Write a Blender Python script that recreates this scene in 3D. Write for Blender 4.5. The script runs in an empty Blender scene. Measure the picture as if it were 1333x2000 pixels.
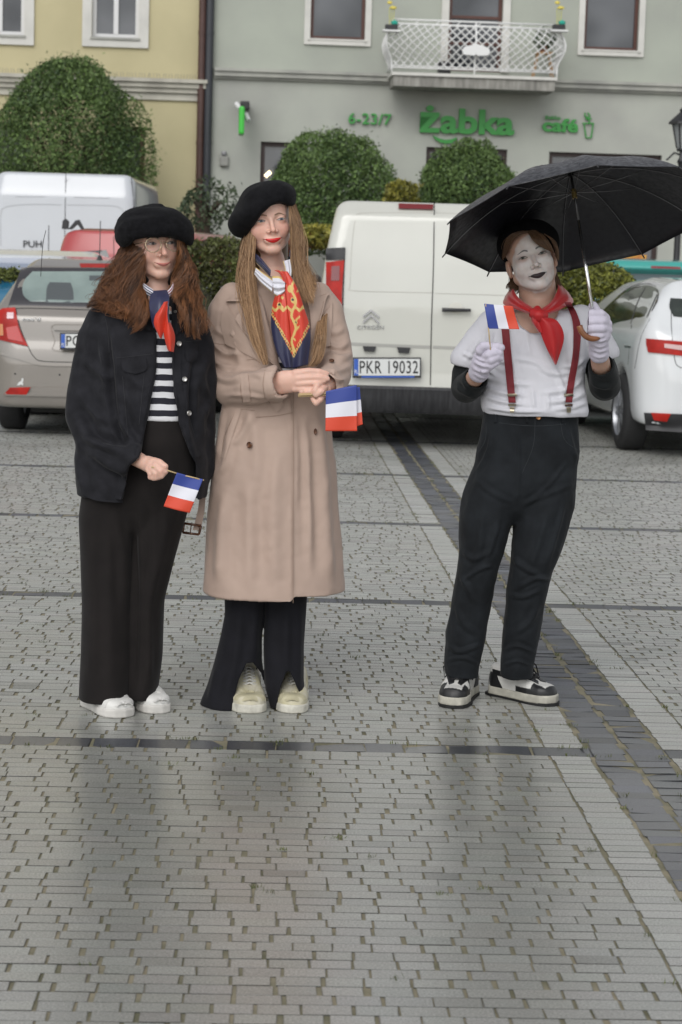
import bpy, bmesh, math, random
import numpy as np
from mathutils import Vector, Matrix
from mathutils.bvhtree import BVHTree
C = bpy.context.scene.collection
SC = bpy.context.scene
PI = math.pi
# ------------------------------------------------------------------ camera
FPX = 3889.0; CAMH = 1.5
TH = math.radians(7.12); RO = math.radians(1.7)
_F = Vector((0, math.cos(TH), -math.sin(TH))); _R0 = Vector((1, 0, 0)); _U0 = Vector((0, math.sin(TH), math.cos(TH)))
_R = _R0 * math.cos(RO) + _U0 * math.sin(RO)
_U = _U0 * math.cos(RO) - _R0 * math.sin(RO)
CAM = Vector((0, 0, CAMH))
cd = bpy.data.cameras.new('camera'); cam = bpy.data.objects.new('camera', cd); C.objects.link(cam)
cd.sensor_fit = 'VERTICAL'; cd.sensor_height = 36.0; cd.lens = 36.0 * FPX / 2000.0
cd.clip_end = 500; cd.clip_start = 0.1
m3 = Matrix((_R, _U, -_F)).transposed()
cam.matrix_world = Matrix.Translation(CAM) @ m3.to_4x4()
cd.dof.use_dof = True; cd.dof.focus_distance = 6.65; cd.dof.aperture_fstop = 7.1
SC.camera = cam
# ------------------------------------------------------------------ light
w = bpy.data.worlds.new("World"); SC.world = w; w.use_nodes = True
nt = w.node_tree; bg = nt.nodes['Background']
sky = nt.nodes.new('ShaderNodeTexSky'); sky.sky_type = 'NISHITA'; sky.sun_disc = False
SUN_EL = math.radians(40); SUN_AZ = math.radians(196)
sky.sun_elevation = SUN_EL; sky.sun_rotation = SUN_AZ; sky.air_density = 1.0; sky.dust_density = 1.0
hs = nt.nodes.new('ShaderNodeHueSaturation'); hs.inputs['Saturation'].default_value = 0.16
nt.links.new(sky.outputs[0], hs.inputs['Color']); nt.links.new(hs.outputs[0], bg.inputs[0])
bg.inputs[1].default_value = 0.15
sl = bpy.data.lights.new('sun', 'SUN'); sl.energy = 1.0; sl.angle = math.radians(40); sl.color = (1, 0.98, 0.95)
so = bpy.data.objects.new('sun', sl); C.objects.link(so)
# sun_rotation is measured clockwise from +Y seen from above
_sd = Vector((math.sin(SUN_AZ) * math.cos(SUN_EL), math.cos(SUN_AZ) * math.cos(SUN_EL), math.sin(SUN_EL)))
so.rotation_euler = _sd.to_track_quat('Z', 'Y').to_euler()
SC.view_settings.view_transform = 'Standard'; SC.view_settings.look = 'None'
SC.view_settings.gamma = 1; SC.view_settings.use_curve_mapping = False
SC.view_settings.exposure = 0.27
# ------------------------------------------------------------------ pixel helpers
def ray(px, py):
    return _F + _R * ((px - 666.5) / FPX) - _U * ((py - 1000.0) / FPX)
def P(px, py, Y):
    d = ray(px, py); return CAM + d * (Y / d.y)
def G(px, py, z=0.0):
    d = ray(px, py); return CAM + d * ((z - CAMH) / d.z)
def PIX(v):
    v = Vector(v) - CAM; z = v.dot(_F)
    return 666.5 + FPX * v.dot(_R) / z, 1000 - FPX * v.dot(_U) / z
# ------------------------------------------------------------------ objects
def tag(o, label=None, cat=None, group=None, kind=None):
    if label: o['label'] = label
    if cat: o['category'] = cat
    if group: o['group'] = group
    if kind: o['kind'] = kind
    return o
def empty(name, loc, label, cat, group=None, rz=0):
    o = bpy.data.objects.new(name, None); C.objects.link(o); o.location = loc; o.rotation_euler = (0, 0, rz)
    return tag(o, label, cat, group)
def mobj(name, verts, faces, mat, parent=None, smooth=True, world=True, cols=None, sharp=None):
    me = bpy.data.meshes.new(name)
    verts = np.asarray(verts, dtype=np.float32)
    if isinstance(faces, np.ndarray):
        nv, nf, k = len(verts), len(faces), faces.shape[1]
        me.vertices.add(nv); me.vertices.foreach_set('co', verts.ravel())
        me.loops.add(nf * k); me.loops.foreach_set('vertex_index', faces.astype(np.int32).ravel())
        me.polygons.add(nf); me.polygons.foreach_set('loop_start', np.arange(0, nf * k, k, dtype=np.int32))
        me.update(calc_edges=True)
    else:
        me.from_pydata(verts.tolist(), [], [list(map(int, f)) for f in faces]); me.update()
    if cols is not None:
        a = me.color_attributes.new('col', 'FLOAT_COLOR', 'POINT')
        cc = np.ones((len(verts), 4), dtype=np.float32); cc[:, :3] = cols
        a.data.foreach_set('color', cc.ravel())
    me.polygons.foreach_set('use_smooth', [bool(smooth)] * len(me.polygons))
    if sharp is not None and smooth: me.set_sharp_from_angle(angle=math.radians(sharp))
    for mm in (mat if isinstance(mat, (list, tuple)) else [mat]): me.materials.append(mm)
    o = bpy.data.objects.new(name, me); C.objects.link(o)
    if parent is not None:
        o.parent = parent
        if world:   # verts given in world space: cancel the parent's transform chain
            mw = Matrix.Identity(4); p = parent
            while p is not None:
                mw = (Matrix.Translation(p.location) @ p.rotation_euler.to_matrix().to_4x4()) @ mw; p = p.parent
            me.transform(mw.inverted())
    return o
class MB:
    """collects plain shapes, builds one mesh"""
    def __init__(s): s.v = []; s.f = []
    def add(s, v, f):
        n = len(s.v); s.v += [tuple(a) for a in v]; s.f += [tuple(i + n for i in a) for a in f]; return s
    def box(s, c, d, rz=0, bev=0.0, rot=None):
        x, y, z = d[0] / 2, d[1] / 2, d[2] / 2
        if bev > 0:
            bm = bmesh.new(); bmesh.ops.create_cube(bm, size=1)
            bmesh.ops.scale(bm, vec=d, verts=bm.verts)
            bmesh.ops.bevel(bm, geom=bm.edges[:], offset=min(bev, min(d) * .45), segments=2, affect='EDGES', profile=.5)
            bm.verts.index_update(); vs = [v.co.copy() for v in bm.verts]; fs = [[v.index for v in f.verts] for f in bm.faces]; bm.free()
        else:
            vs = [Vector((a * x, b * y, cc * z)) for a in (-1, 1) for b in (-1, 1) for cc in (-1, 1)]
            fs = [(0, 1, 3, 2), (4, 6, 7, 5), (0, 4, 5, 1), (2, 3, 7, 6), (0, 2, 6, 4), (1, 5, 7, 3)]
        R = rot if rot is not None else Matrix.Rotation(rz, 3, 'Z')
        return s.add([R @ v + Vector(c) for v in vs], fs)
    def tube(s, pts, r, n=8, cap=True):
        pts = [Vector(p) for p in pts]; m = len(pts)
        rr = r if isinstance(r, (list, tuple)) else [r] * m
        vs = []; up = None
        for i, p in enumerate(pts):
            t = (pts[min(i + 1, m - 1)] - pts[max(i - 1, 0)])
            t = t.normalized() if t.length > 1e-9 else Vector((0, 0, 1))
            if up is None: up = Vector((0, 0, 1)) if abs(t.z) < .9 else Vector((1, 0, 0))
            a = t.cross(up).normalized(); b = a.cross(t).normalized(); up = b
            for k in range(n):
                q = 2 * PI * k / n; vs.append(p + a * math.cos(q) * rr[i] + b * math.sin(q) * rr[i])
        fs = [(i * n + k, i * n + (k + 1) % n, (i + 1) * n + (k + 1) % n, (i + 1) * n + k) for i in range(m - 1) for k in range(n)]
        if cap: fs += [tuple(range(n))[::-1], tuple((m - 1) * n + k for k in range(n))]
        return s.add(vs, fs)
    def prism(s, poly, d, origin=(0, 0, 0), ax=None):
        """poly [(u,v)] extruded; ax=(U,V,N) vectors; from 0 to d along N"""
        U, V, N = ax if ax else (Vector((1, 0, 0)), Vector((0, 0, 1)), Vector((0, 1, 0)))
        o = Vector(origin); n = len(poly)
        vs = [o + U * a + V * b for a, b in poly] + [o + U * a + V * b + N * d for a, b in poly]
        fs = [tuple(range(n)), tuple(range(2 * n - 1, n - 1, -1))] + [(i, i + n, (i + 1) % n + n, (i + 1) % n) for i in range(n)]
        return s.add(vs, fs)
    def lathe(s, prof, c=(0, 0, 0), n=24, sx=1, sy=1):
        vs = [(c[0] + r * math.cos(2 * PI * k / n) * sx, c[1] + r * math.sin(2 * PI * k / n) * sy, c[2] + z) for r, z in prof for k in range(n)]
        fs = [(i * n + k, i * n + (k + 1) % n, (i + 1) * n + (k + 1) % n, (i + 1) * n + k) for i in range(len(prof) - 1) for k in range(n)]
        fs += [tuple(range(n))[::-1], tuple((len(prof) - 1) * n + k for k in range(n))]
        return s.add(vs, fs)
    def build(s, name, mat, parent=None, smooth=False, world=True, sharp=None):
        return mobj(name, s.v, s.f, mat, parent, smooth, world, sharp=sharp)
# ------------------------------------------------------------------ materials
_M = {}
def mat(name, col, rough=.6, metal=0, var=0, vscale=8, col2=None, bump=0, bscale=60, sheen=0, coat=0, sss=0, alpha=1, trans=0,
        spec=.5, attr=False, dirt=None, rvar=0, bdist=.002, detail=5, coatr=.1, emit=None, stretch=None):
    if name in _M: return _M[name]
    m = bpy.data.materials.new(name); m.use_nodes = True; _M[name] = m
    t = m.node_tree; N = t.nodes; L = t.links; b = N['Principled BSDF']
    b.inputs['Base Color'].default_value = (*col, 1); b.inputs['Roughness'].default_value = rough
    b.inputs['Metallic'].default_value = metal; b.inputs['Specular IOR Level'].default_value = spec
    if sheen: b.inputs['Sheen Weight'].default_value = sheen; b.inputs['Sheen Roughness'].default_value = .4
    if coat: b.inputs['Coat Weight'].default_value = coat; b.inputs['Coat Roughness'].default_value = coatr
    if sss: b.inputs['Subsurface Weight'].default_value = sss; b.inputs['Subsurface Radius'].default_value = (.012, .005, .003); b.inputs['Subsurface Scale'].default_value = 1.0
    if trans: b.inputs['Transmission Weight'].default_value = trans
    b.inputs['Alpha'].default_value = alpha
    if emit: b.inputs['Emission Color'].default_value = (*emit[0], 1); b.inputs['Emission Strength'].default_value = emit[1]
    tc = N.new('ShaderNodeTexCoord'); src = tc.outputs['Object']
    if stretch:
        mp = N.new('ShaderNodeMapping'); mp.inputs['Scale'].default_value = stretch; L.new(src, mp.inputs[0]); src = mp.outputs[0]
    base = None
    if attr:
        a = N.new('ShaderNodeAttribute'); a.attribute_name = 'col'; base = a.outputs['Color']; L.new(base, b.inputs['Base Color'])
    if var:
        n = N.new('ShaderNodeTexNoise'); n.inputs['Scale'].default_value = vscale; n.inputs['Detail'].default_value = detail
        L.new(src, n.inputs['Vector'])
        mx = N.new('ShaderNodeMix'); mx.data_type = 'RGBA'
        r = N.new('ShaderNodeMapRange'); r.inputs[1].default_value = .35; r.inputs[2].default_value = .65
        L.new(n.outputs['Fac'], r.inputs[0]); L.new(r.outputs[0], mx.inputs[0])
        if base is not None:
            mm = N.new('ShaderNodeMix'); mm.data_type = 'RGBA'; mm.blend_type = 'MULTIPLY'; mm.inputs[0].default_value = 1
            L.new(base, mm.inputs[6]); mx.inputs[6].default_value = (1 - var,) * 3 + (1,); mx.inputs[7].default_value = (1, 1, 1, 1)
            L.new(mx.outputs[2], mm.inputs[7]); L.new(mm.outputs[2], b.inputs['Base Color'])
        else:
            c2 = col2 if col2 else tuple(c * (1 - var) for c in col)
            mx.inputs[6].default_value = (*col, 1); mx.inputs[7].default_value = (*c2, 1)
            L.new(mx.outputs[2], b.inputs['Base Color'])
        if rvar:
            rr = N.new('ShaderNodeMapRange'); rr.inputs[3].default_value = rough - rvar; rr.inputs[4].default_value = rough + rvar
            rr.inputs[1].default_value = .35; rr.inputs[2].default_value = .65
            L.new(n.outputs['Fac'], rr.inputs[0]); L.new(rr.outputs[0], b.inputs['Roughness'])
    if bump:
        n2 = N.new('ShaderNodeTexNoise'); n2.inputs['Scale'].default_value = bscale; n2.inputs['Detail'].default_value = 4
        L.new(src, n2.inputs['Vector'])
        bp = N.new('ShaderNodeBump'); bp.inputs['Strength'].default_value = bump; bp.inputs['Distance'].default_value = bdist
        L.new(n2.outputs['Fac'], bp.inputs['Height']); L.new(bp.outputs[0], b.inputs['Normal'])
    return m
# ------------------------------------------------------------------ numpy noise
_rng = np.random.default_rng(7); _LAT = _rng.random((64, 64, 64)).astype(np.float32)
def vnoise(x, y, z):
    xi = np.floor(x).astype(int); yi = np.floor(y).astype(int); zi = np.floor(z).astype(int)
    fx, fy, fz = x - xi, y - yi, z - zi
    fx = fx * fx * (3 - 2 * fx); fy = fy * fy * (3 - 2 * fy); fz = fz * fz * (3 - 2 * fz)
    r = 0
    for a in (0, 1):
        for b in (0, 1):
            for c in (0, 1):
                r = r + _LAT[(xi + a) & 63, (yi + b) & 63, (zi + c) & 63] * (fx if a else 1 - fx) * (fy if b else 1 - fy) * (fz if c else 1 - fz)
    return r * 2 - 1
def fbm(p, s, oct=3):
    r = 0; a = 1.0
    for o in range(oct):
        r = r + a * vnoise(p[:, 0] * s + 11.3 * o, p[:, 1] * s + 5.1 * o, p[:, 2] * s + 2.7 * o); a *= .5; s *= 2.03
    return r
# ------------------------------------------------------------------ signed distance fields
class Vox:
    def __init__(s, lo, hi, h, hz=None):
        s.h = h; s.ax = [np.arange(lo[i] - 3 * h, hi[i] + 3 * h + h, (hz or h) if i == 2 else h).astype(np.float32) for i in range(3)]
        s.D = np.full([len(a) for a in s.ax], .08, dtype=np.float32)
    def sl(s, lo, hi):
        r = []
        for i in range(3):
            a = np.searchsorted(s.ax[i], lo[i]); b = np.searchsorted(s.ax[i], hi[i]); r.append(slice(max(a - 1, 0), b + 1))
        return tuple(r)
    def add(s, prim, k=.01, mode='u'):
        f, lo, hi = prim; m = .025 + k
        if lo is None: sl = (slice(None),) * 3
        else: sl = s.sl([a - m for a in lo], [a + m for a in hi])
        X = s.ax[0][sl[0]][:, None, None]; Y = s.ax[1][sl[1]][None, :, None]; Z = s.ax[2][sl[2]][None, None, :]
        if min(X.size, Y.size, Z.size) == 0: return s
        d = f(X, Y, Z); a = s.D[sl]
        if mode == 'u':
            h = np.maximum(k - np.abs(a - d), 0) / max(k, 1e-6); s.D[sl] = np.minimum(a, d) - h * h * k * .25
        elif mode == 's':
            d = -d; h = np.maximum(k - np.abs(a - d), 0) / max(k, 1e-6); s.D[sl] = np.maximum(a, d) + h * h * k * .25
        elif mode == 'i':
            h = np.maximum(k - np.abs(a - d), 0) / max(k, 1e-6); s.D[sl] = np.maximum(a, d) + h * h * k * .25
        return s
    def mesh(s):
        D = s.D; ins = (D < 0).astype(np.uint8)
        c = ins[:-1, :-1, :-1].copy()
        for a in (0, 1):
            for b in (0, 1):
                for e in (0, 1):
                    if a | b | e: c += ins[a:D.shape[0] - 1 + a, b:D.shape[1] - 1 + b, e:D.shape[2] - 1 + e]
        act = np.flatnonzero((c > 0) & (c < 8)); sh = c.shape
        i, j, k = np.unravel_index(act, sh)
        cor = [(a, b, e) for a in (0, 1) for b in (0, 1) for e in (0, 1)]
        val = {q: D[i + q[0], j + q[1], k + q[2]] for q in cor}
        acc = np.zeros((len(act), 3)); cnt = np.zeros(len(act))
        for q in cor:
            for ax_ in range(3):
                if q[ax_]: continue
                q2 = tuple(1 if t == ax_ else q[t] for t in range(3))
                a, b = val[q], val[q2]; m = (a < 0) != (b < 0)
                t = np.where(m, a / np.where(m, a - b, 1), 0)
                pos = np.array(q, float)[None, :].repeat(len(act), 0); pos[:, ax_] = t
                acc += pos * m[:, None]; cnt += m
        acc /= cnt[:, None]
        fi = np.stack([i, j, k], 1) + acc
        V = np.stack([np.interp(fi[:, t], np.arange(len(s.ax[t])), s.ax[t]) for t in range(3)], 1)
        F = []
        def cid(a, b, e): return np.searchsorted(act, (a * sh[1] + b) * sh[2] + e)
        for ax_ in range(3):
            sa = [slice(None)] * 3; sb = [slice(None)] * 3; sa[ax_] = slice(0, -1); sb[ax_] = slice(1, None)
            A = ins[tuple(sa)]; B = ins[tuple(sb)]
            e = np.argwhere(A != B); o1, o2 = (ax_ + 1) % 3, (ax_ + 2) % 3
            e = e[(e[:, o1] > 0) & (e[:, o2] > 0) & (e[:, o1] < sh[o1]) & (e[:, o2] < sh[o2])]
            flip = A[e[:, 0], e[:, 1], e[:, 2]] == 1
            def off(p, q):
                t = e.copy(); t[:, o1] -= p; t[:, o2] -= q; return cid(t[:, 0], t[:, 1], t[:, 2])
            q = np.stack([off(1, 1), off(0, 1), off(0, 0), off(1, 0)], 1)
            q[~flip] = q[~flip][:, ::-1]; F.append(q)
        return V, np.concatenate(F)
def normals(V, F):
    n = np.zeros_like(V); a = V[F[:, 2]] - V[F[:, 0]]; b = V[F[:, 3]] - V[F[:, 1]]; fn = np.cross(a, b)
    for k in range(4):
        for c in range(3): n[:, c] += np.bincount(F[:, k], fn[:, c], len(V))
    return n / (np.linalg.norm(n, axis=1)[:, None] + 1e-12)
def relax(V, F, it=1, lam=.5):
    e = np.concatenate([F[:, [0, 1]], F[:, [1, 2]], F[:, [2, 3]], F[:, [3, 0]]])
    deg = np.bincount(e[:, 0], minlength=len(V)) + np.bincount(e[:, 1], minlength=len(V)); deg = np.maximum(deg, 1)
    for _ in range(it):
        s = np.zeros_like(V)
        for c in range(3): s[:, c] = np.bincount(e[:, 0], V[e[:, 1], c], len(V)) + np.bincount(e[:, 1], V[e[:, 0], c], len(V))
        V = V + lam * (s / deg[:, None] - V)
    return V
def chain(pts, rad, sy=1.0, yc=None):
    """round cones through points; sy scales the depth thickness about each point's y"""
    pts = [np.array(p, float) for p in pts]; rad = list(rad) if isinstance(rad, (list, tuple)) else [rad] * len(pts)
    if len(pts) == 1: pts.append(pts[0] + 1e-5); rad.append(rad[0])
    R = max(rad)
    lo = [min(p[i] for p in pts) - R * max(1, sy) for i in range(3)]; hi = [max(p[i] for p in pts) + R * max(1, sy) for i in range(3)]
    def f(X, Y, Z):
        best = None
        for a, b, ra, rb in zip(pts[:-1], pts[1:], rad[:-1], rad[1:]):
            ab = b - a; L2 = float(ab @ ab) + 1e-12
            t = np.clip(((X - a[0]) * ab[0] + (Y - a[1]) * ab[1] + (Z - a[2]) * ab[2]) / L2, 0, 1)
            dx = X - a[0] - t * ab[0]; dy = (Y - a[1] - t * ab[1]) / sy; dz = Z - a[2] - t * ab[2]
            d = np.sqrt(dx * dx + dy * dy + dz * dz) - (ra + t * (rb - ra))
            best = d if best is None else np.minimum(best, d)
        return best.astype(np.float32)
    return f, lo, hi
def ell(c, r, R=None):
    c = np.array(c, float); r = np.array(r, float); M = np.array(R.transposed()) if R is not None else np.eye(3); m = max(r)
    def f(X, Y, Z):
        x, y, z = X - c[0], Y - c[1], Z - c[2]
        u = (M[0, 0] * x + M[0, 1] * y + M[0, 2] * z) / r[0]; v = (M[1, 0] * x + M[1, 1] * y + M[1, 2] * z) / r[1]; w_ = (M[2, 0] * x + M[2, 1] * y + M[2, 2] * z) / r[2]
        k0 = np.sqrt(u * u + v * v + w_ * w_); k1 = np.sqrt((u / r[0]) ** 2 + (v / r[1]) ** 2 + (w_ / r[2]) ** 2) + 1e-9
        return (k0 * (k0 - 1) / k1).astype(np.float32)
    return f, list(c - m), list(c + m)
def loft(rows, n=2.3, cap=.01, wob=None):
    """rows: (z, cx, cy, a, b) superelliptic slices along z"""
    r = np.array(sorted(rows), float); zz = r[:, 0]
    zs = np.linspace(zz[0], zz[-1], 240)
    # smooth interpolation of the rows
    T = [np.interp(zs, zz, r[:, i]) for i in range(1, 5)]
    kk = np.array([1, 2, 3, 2, 1.]); kk /= kk.sum()
    w_ = max(1, int(240 / len(rows) / 5))
    for _ in range(w_ * 2):
        T = [np.convolve(np.pad(t, 2, 'edge'), kk, 'valid') for t in T]
    lo = [min(T[0] - T[2]), min(T[1] - T[3]), zz[0]]; hi = [max(T[0] + T[2]), max(T[1] + T[3]), zz[-1]]
    def f(X, Y, Z):
        cx, cy, a, b = [np.interp(Z.ravel(), zs, t)[None, None, :] for t in T]
        if wob is not None:
            th = np.arctan2((Y - cy) / b, (X - cx) / a); g = wob(th, Z); a = a * g; b = b * g
        u = np.abs(X - cx) / a; v = np.abs(Y - cy) / b
        q = (u ** n + v ** n) ** (1 / n)
        k1 = np.sqrt((u / a) ** 2 + (v / b) ** 2) / np.maximum(q, 1e-3) + 1e-6
        d = (q - 1) / np.maximum(k1, 1e-6)
        d = np.where(q < .3, -np.minimum(a, b) * .7, d)
        dz = np.maximum(zs[0] - Z, Z - zs[-1])
        return np.maximum(d, dz).astype(np.float32)
    return f, lo, hi
def warp(prim, R, c):
    """prim given in a local frame, rotated by R (3x3) and moved to c"""
    f, lo, hi = prim; c = np.array(c, float); M = np.array(R.transposed())
    cs = [Vector((x, y, z)) for x in (lo[0], hi[0]) for y in (lo[1], hi[1]) for z in (lo[2], hi[2])]
    ws = [R @ q for q in cs]
    def g(X, Y, Z):
        x, y, z = X - c[0], Y - c[1], Z - c[2]
        return f(M[0, 0] * x + M[0, 1] * y + M[0, 2] * z, M[1, 0] * x + M[1, 1] * y + M[1, 2] * z, M[2, 0] * x + M[2, 1] * y + M[2, 2] * z)
    return g, [min(q[i] for q in ws) + c[i] for i in range(3)], [max(q[i] for q in ws) + c[i] for i in range(3)]
# ------------------------------------------------------------------ surface details
def poly_interp(pts, n):
    p = np.array(pts, float); d = np.r_[0, np.cumsum(np.linalg.norm(np.diff(p, axis=0), axis=1))]
    t = np.linspace(0, d[-1], n); return np.stack([np.interp(t, d, p[:, i]) for i in range(p.shape[1])], 1)
def catmull(pts, n):
    p = np.array(pts, float)
    if len(p) < 3: return poly_interp(p, n)
    q = np.vstack([2 * p[0] - p[1], p, 2 * p[-1] - p[-2]]); out = []
    m = len(p) - 1
    for t in np.linspace(0, m - 1e-9, n):
        i = int(t); u = t - i; a, b, c, d = q[i], q[i + 1], q[i + 2], q[i + 3]
        out.append(.5 * (2 * b + (c - a) * u + (2 * a - 5 * b + 4 * c - d) * u * u + (3 * b - a - 3 * c + d) * u ** 3))
    return np.array(out)
class Surf:
    def __init__(s, *vf):
        v = []; f = []
        for V, F in vf:
            n = len(v); v += [tuple(x) for x in V]; f += [tuple(int(i) + n for i in q) for q in F]
        s.t = BVHTree.FromPolygons(v, f)
    def hit(s, px, py):
        r = s.t.ray_cast(CAM, ray(px, py).normalized()); return r[0], r[1]
def gridmesh(g, thick, bulge=0):
    """g: n x m array of front points and camera-ward direction; closed slab behind it"""
    n, m = g.shape[:2]; back = g + np.array([0, thick, 0])
    V = np.vstack([g.reshape(-1, 3), back.reshape(-1, 3)]); N = n * m; F = []
    for i in range(n - 1):
        for j in range(m - 1):
            a = i * m + j; F.append((a, a + 1, a + m + 1, a + m)); F.append((N + a, N + a + m, N + a + m + 1, N + a + 1))
    rim = [j for j in range(m)] + [i * m + m - 1 for i in range(1, n)] + [(n - 1) * m + j for j in range(m - 2, -1, -1)] + [i * m for i in range(n - 2, 0, -1)]
    for a, b in zip(rim, rim[1:] + rim[:1]): F.append((b, a, N + a, N + b))
    return V, F
def strip(surf, A, B, n=16, m=6, off=.003, thick=.004, smooth=2, bulge=0, curve=True, yfix=None, rayf=None, full=False):
    """patch between polylines A and B laid on a surface (real geometry with thickness);
    points are photo pixels, or coordinates of rayf, optionally with an extra offset as third value"""
    ip = catmull if curve else poly_interp
    A = np.array(A, float); B = np.array(B, float); a = ip(A, n); b = ip(B, n); T = np.full((n, m), np.nan); O = np.zeros((n, m, 3)); Dr = np.zeros((n, m, 3)); ex = np.zeros((n, m))
    for i in range(n):
        for j in range(m):
            q = a[i] + (b[i] - a[i]) * j / (m - 1)
            if rayf: o, d = rayf(q[0], q[1])
            else: o, d = CAM, ray(q[0], q[1]).normalized()
            O[i, j] = o; Dr[i, j] = d
            if len(q) > 2: ex[i, j] = q[2]
            if yfix is not None: T[i, j] = (yfix - o.y) / d.y; continue
            h = surf.t.ray_cast(o, d)[0]
            if h is not None: T[i, j] = (h - o).length
    if np.isnan(T).any():
        md = np.nanmedian(T) if not np.isnan(T).all() else 6.5
        for i in range(n):
            r = T[i]; ok = ~np.isnan(r)
            T[i] = np.interp(np.arange(m), np.flatnonzero(ok), r[ok]) if ok.any() else md
    for _ in range(smooth):
        E = np.pad(T, 1, 'edge'); T = (E[1:-1, 1:-1] * 2 + E[:-2, 1:-1] + E[2:, 1:-1] + E[1:-1, :-2] + E[1:-1, 2:]) / 6
    bl = 0
    if bulge:
        bl = bulge * np.sin(PI * np.linspace(0, 1, m))[None, :] * np.sin(PI * np.linspace(0, 1, n))[:, None] ** .5
    g = O + Dr * (T - off - bl - ex)[..., None]
    V, F = gridmesh(g, thick)
    N = n * m; V[N:] = (g + Dr * thick).reshape(-1, 3)
    return (V, F, a, b) if full else (V, F)
def line(surf, pts, wpx, off=.001, thick=.003, n=24, **k):
    p = catmull(pts, n)[:, :2]; t = np.gradient(p, axis=0); t /= np.linalg.norm(t, axis=1)[:, None] + 1e-9
    nn = np.stack([-t[:, 1], t[:, 0]], 1)
    ww = np.interp(np.linspace(0, 1, n), np.linspace(0, 1, len(wpx)), wpx)[:, None] if isinstance(wpx, (list, tuple)) else wpx
    return strip(surf, (p - nn * ww / 2).tolist(), (p + nn * ww / 2).tolist(), n=n, m=3, off=off, thick=thick, curve=False, **k)
def addvf(mb, vf): mb.add(vf[0], vf[1]); return mb
def segdist(p, pts):
    """distance of 2-D points to a polyline and parameter"""
    best = np.full(len(p), 1e9); tt = np.zeros(len(p)); n = len(pts) - 1
    for i in range(n):
        a = np.array(pts[i][:2], float); b = np.array(pts[i + 1][:2], float); ab = b - a
        t = np.clip(((p - a) @ ab) / (ab @ ab + 1e-9), 0, 1); d = np.linalg.norm(p - a - t[:, None] * ab, axis=1)
        m = d < best; best[m] = d[m]; tt[m] = (i + t[m]) / n
    return best, tt
def pixv(V):
    d = V - np.array(CAM); z = d @ np.array(_F)
    return np.stack([666.5 + FPX * (d @ np.array(_R)) / z, 1000 - FPX * (d @ np.array(_U)) / z], 1)
def folds(V, N, lines, front=True):
    """lines: (polyline px, amplitude m, width px) pushed in/out along the normal on the camera side"""
    q = pixv(V); fr = np.clip(-N[:, 1] * 2, 0, 1) if front else 1.0; d = np.zeros(len(V))
    for pts, amp, wd in lines:
        p = catmull(pts, 12) if len(pts) > 2 else np.array(pts, float)
        x0, y0 = p[:, 0].min() - 4 * wd, p[:, 1].min() - 4 * wd; x1, y1 = p[:, 0].max() + 4 * wd, p[:, 1].max() + 4 * wd
        m = (q[:, 0] > x0) & (q[:, 0] < x1) & (q[:, 1] > y0) & (q[:, 1] < y1)
        if not m.any(): continue
        ds, t = segdist(q[m], p); e = np.clip(np.minimum(t, 1 - t) * 5, 0, 1)
        d[m] += amp * np.exp(-(ds / wd) ** 2) * (.25 + .75 * e) - amp * .45 * np.exp(-((ds - 1.8 * wd) / wd) ** 2) * e
    return V + N * (d * fr)[:, None]
def sdpoly(poly, Y, Z):
    """signed distance to a polygon on broadcast arrays"""
    p = np.array(poly, float); n = len(p); Y, Z = np.broadcast_arrays(Y, Z); d = np.full(Y.shape, 1e9); s = np.ones(Y.shape)
    for i in range(n):
        a = p[i]; b = p[i - 1]; e = b - a; wy, wz = Y - a[0], Z - a[1]
        t = np.clip((wy * e[0] + wz * e[1]) / (e @ e + 1e-12), 0, 1); by, bz = wy - e[0] * t, wz - e[1] * t; d = np.minimum(d, by * by + bz * bz)
        c1 = Z >= a[1]; c2 = Z < b[1]; c3 = e[0] * wz > e[1] * wy
        m = (c1 & c2 & c3) | (~c1 & ~c2 & ~c3); s = np.where(m, -s, s)
    return s * np.sqrt(d)
def smax(a, b, k):
    h = np.maximum(k - np.abs(a - b), 0) / k; return np.maximum(a, b) + h * h * k * .25
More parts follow.
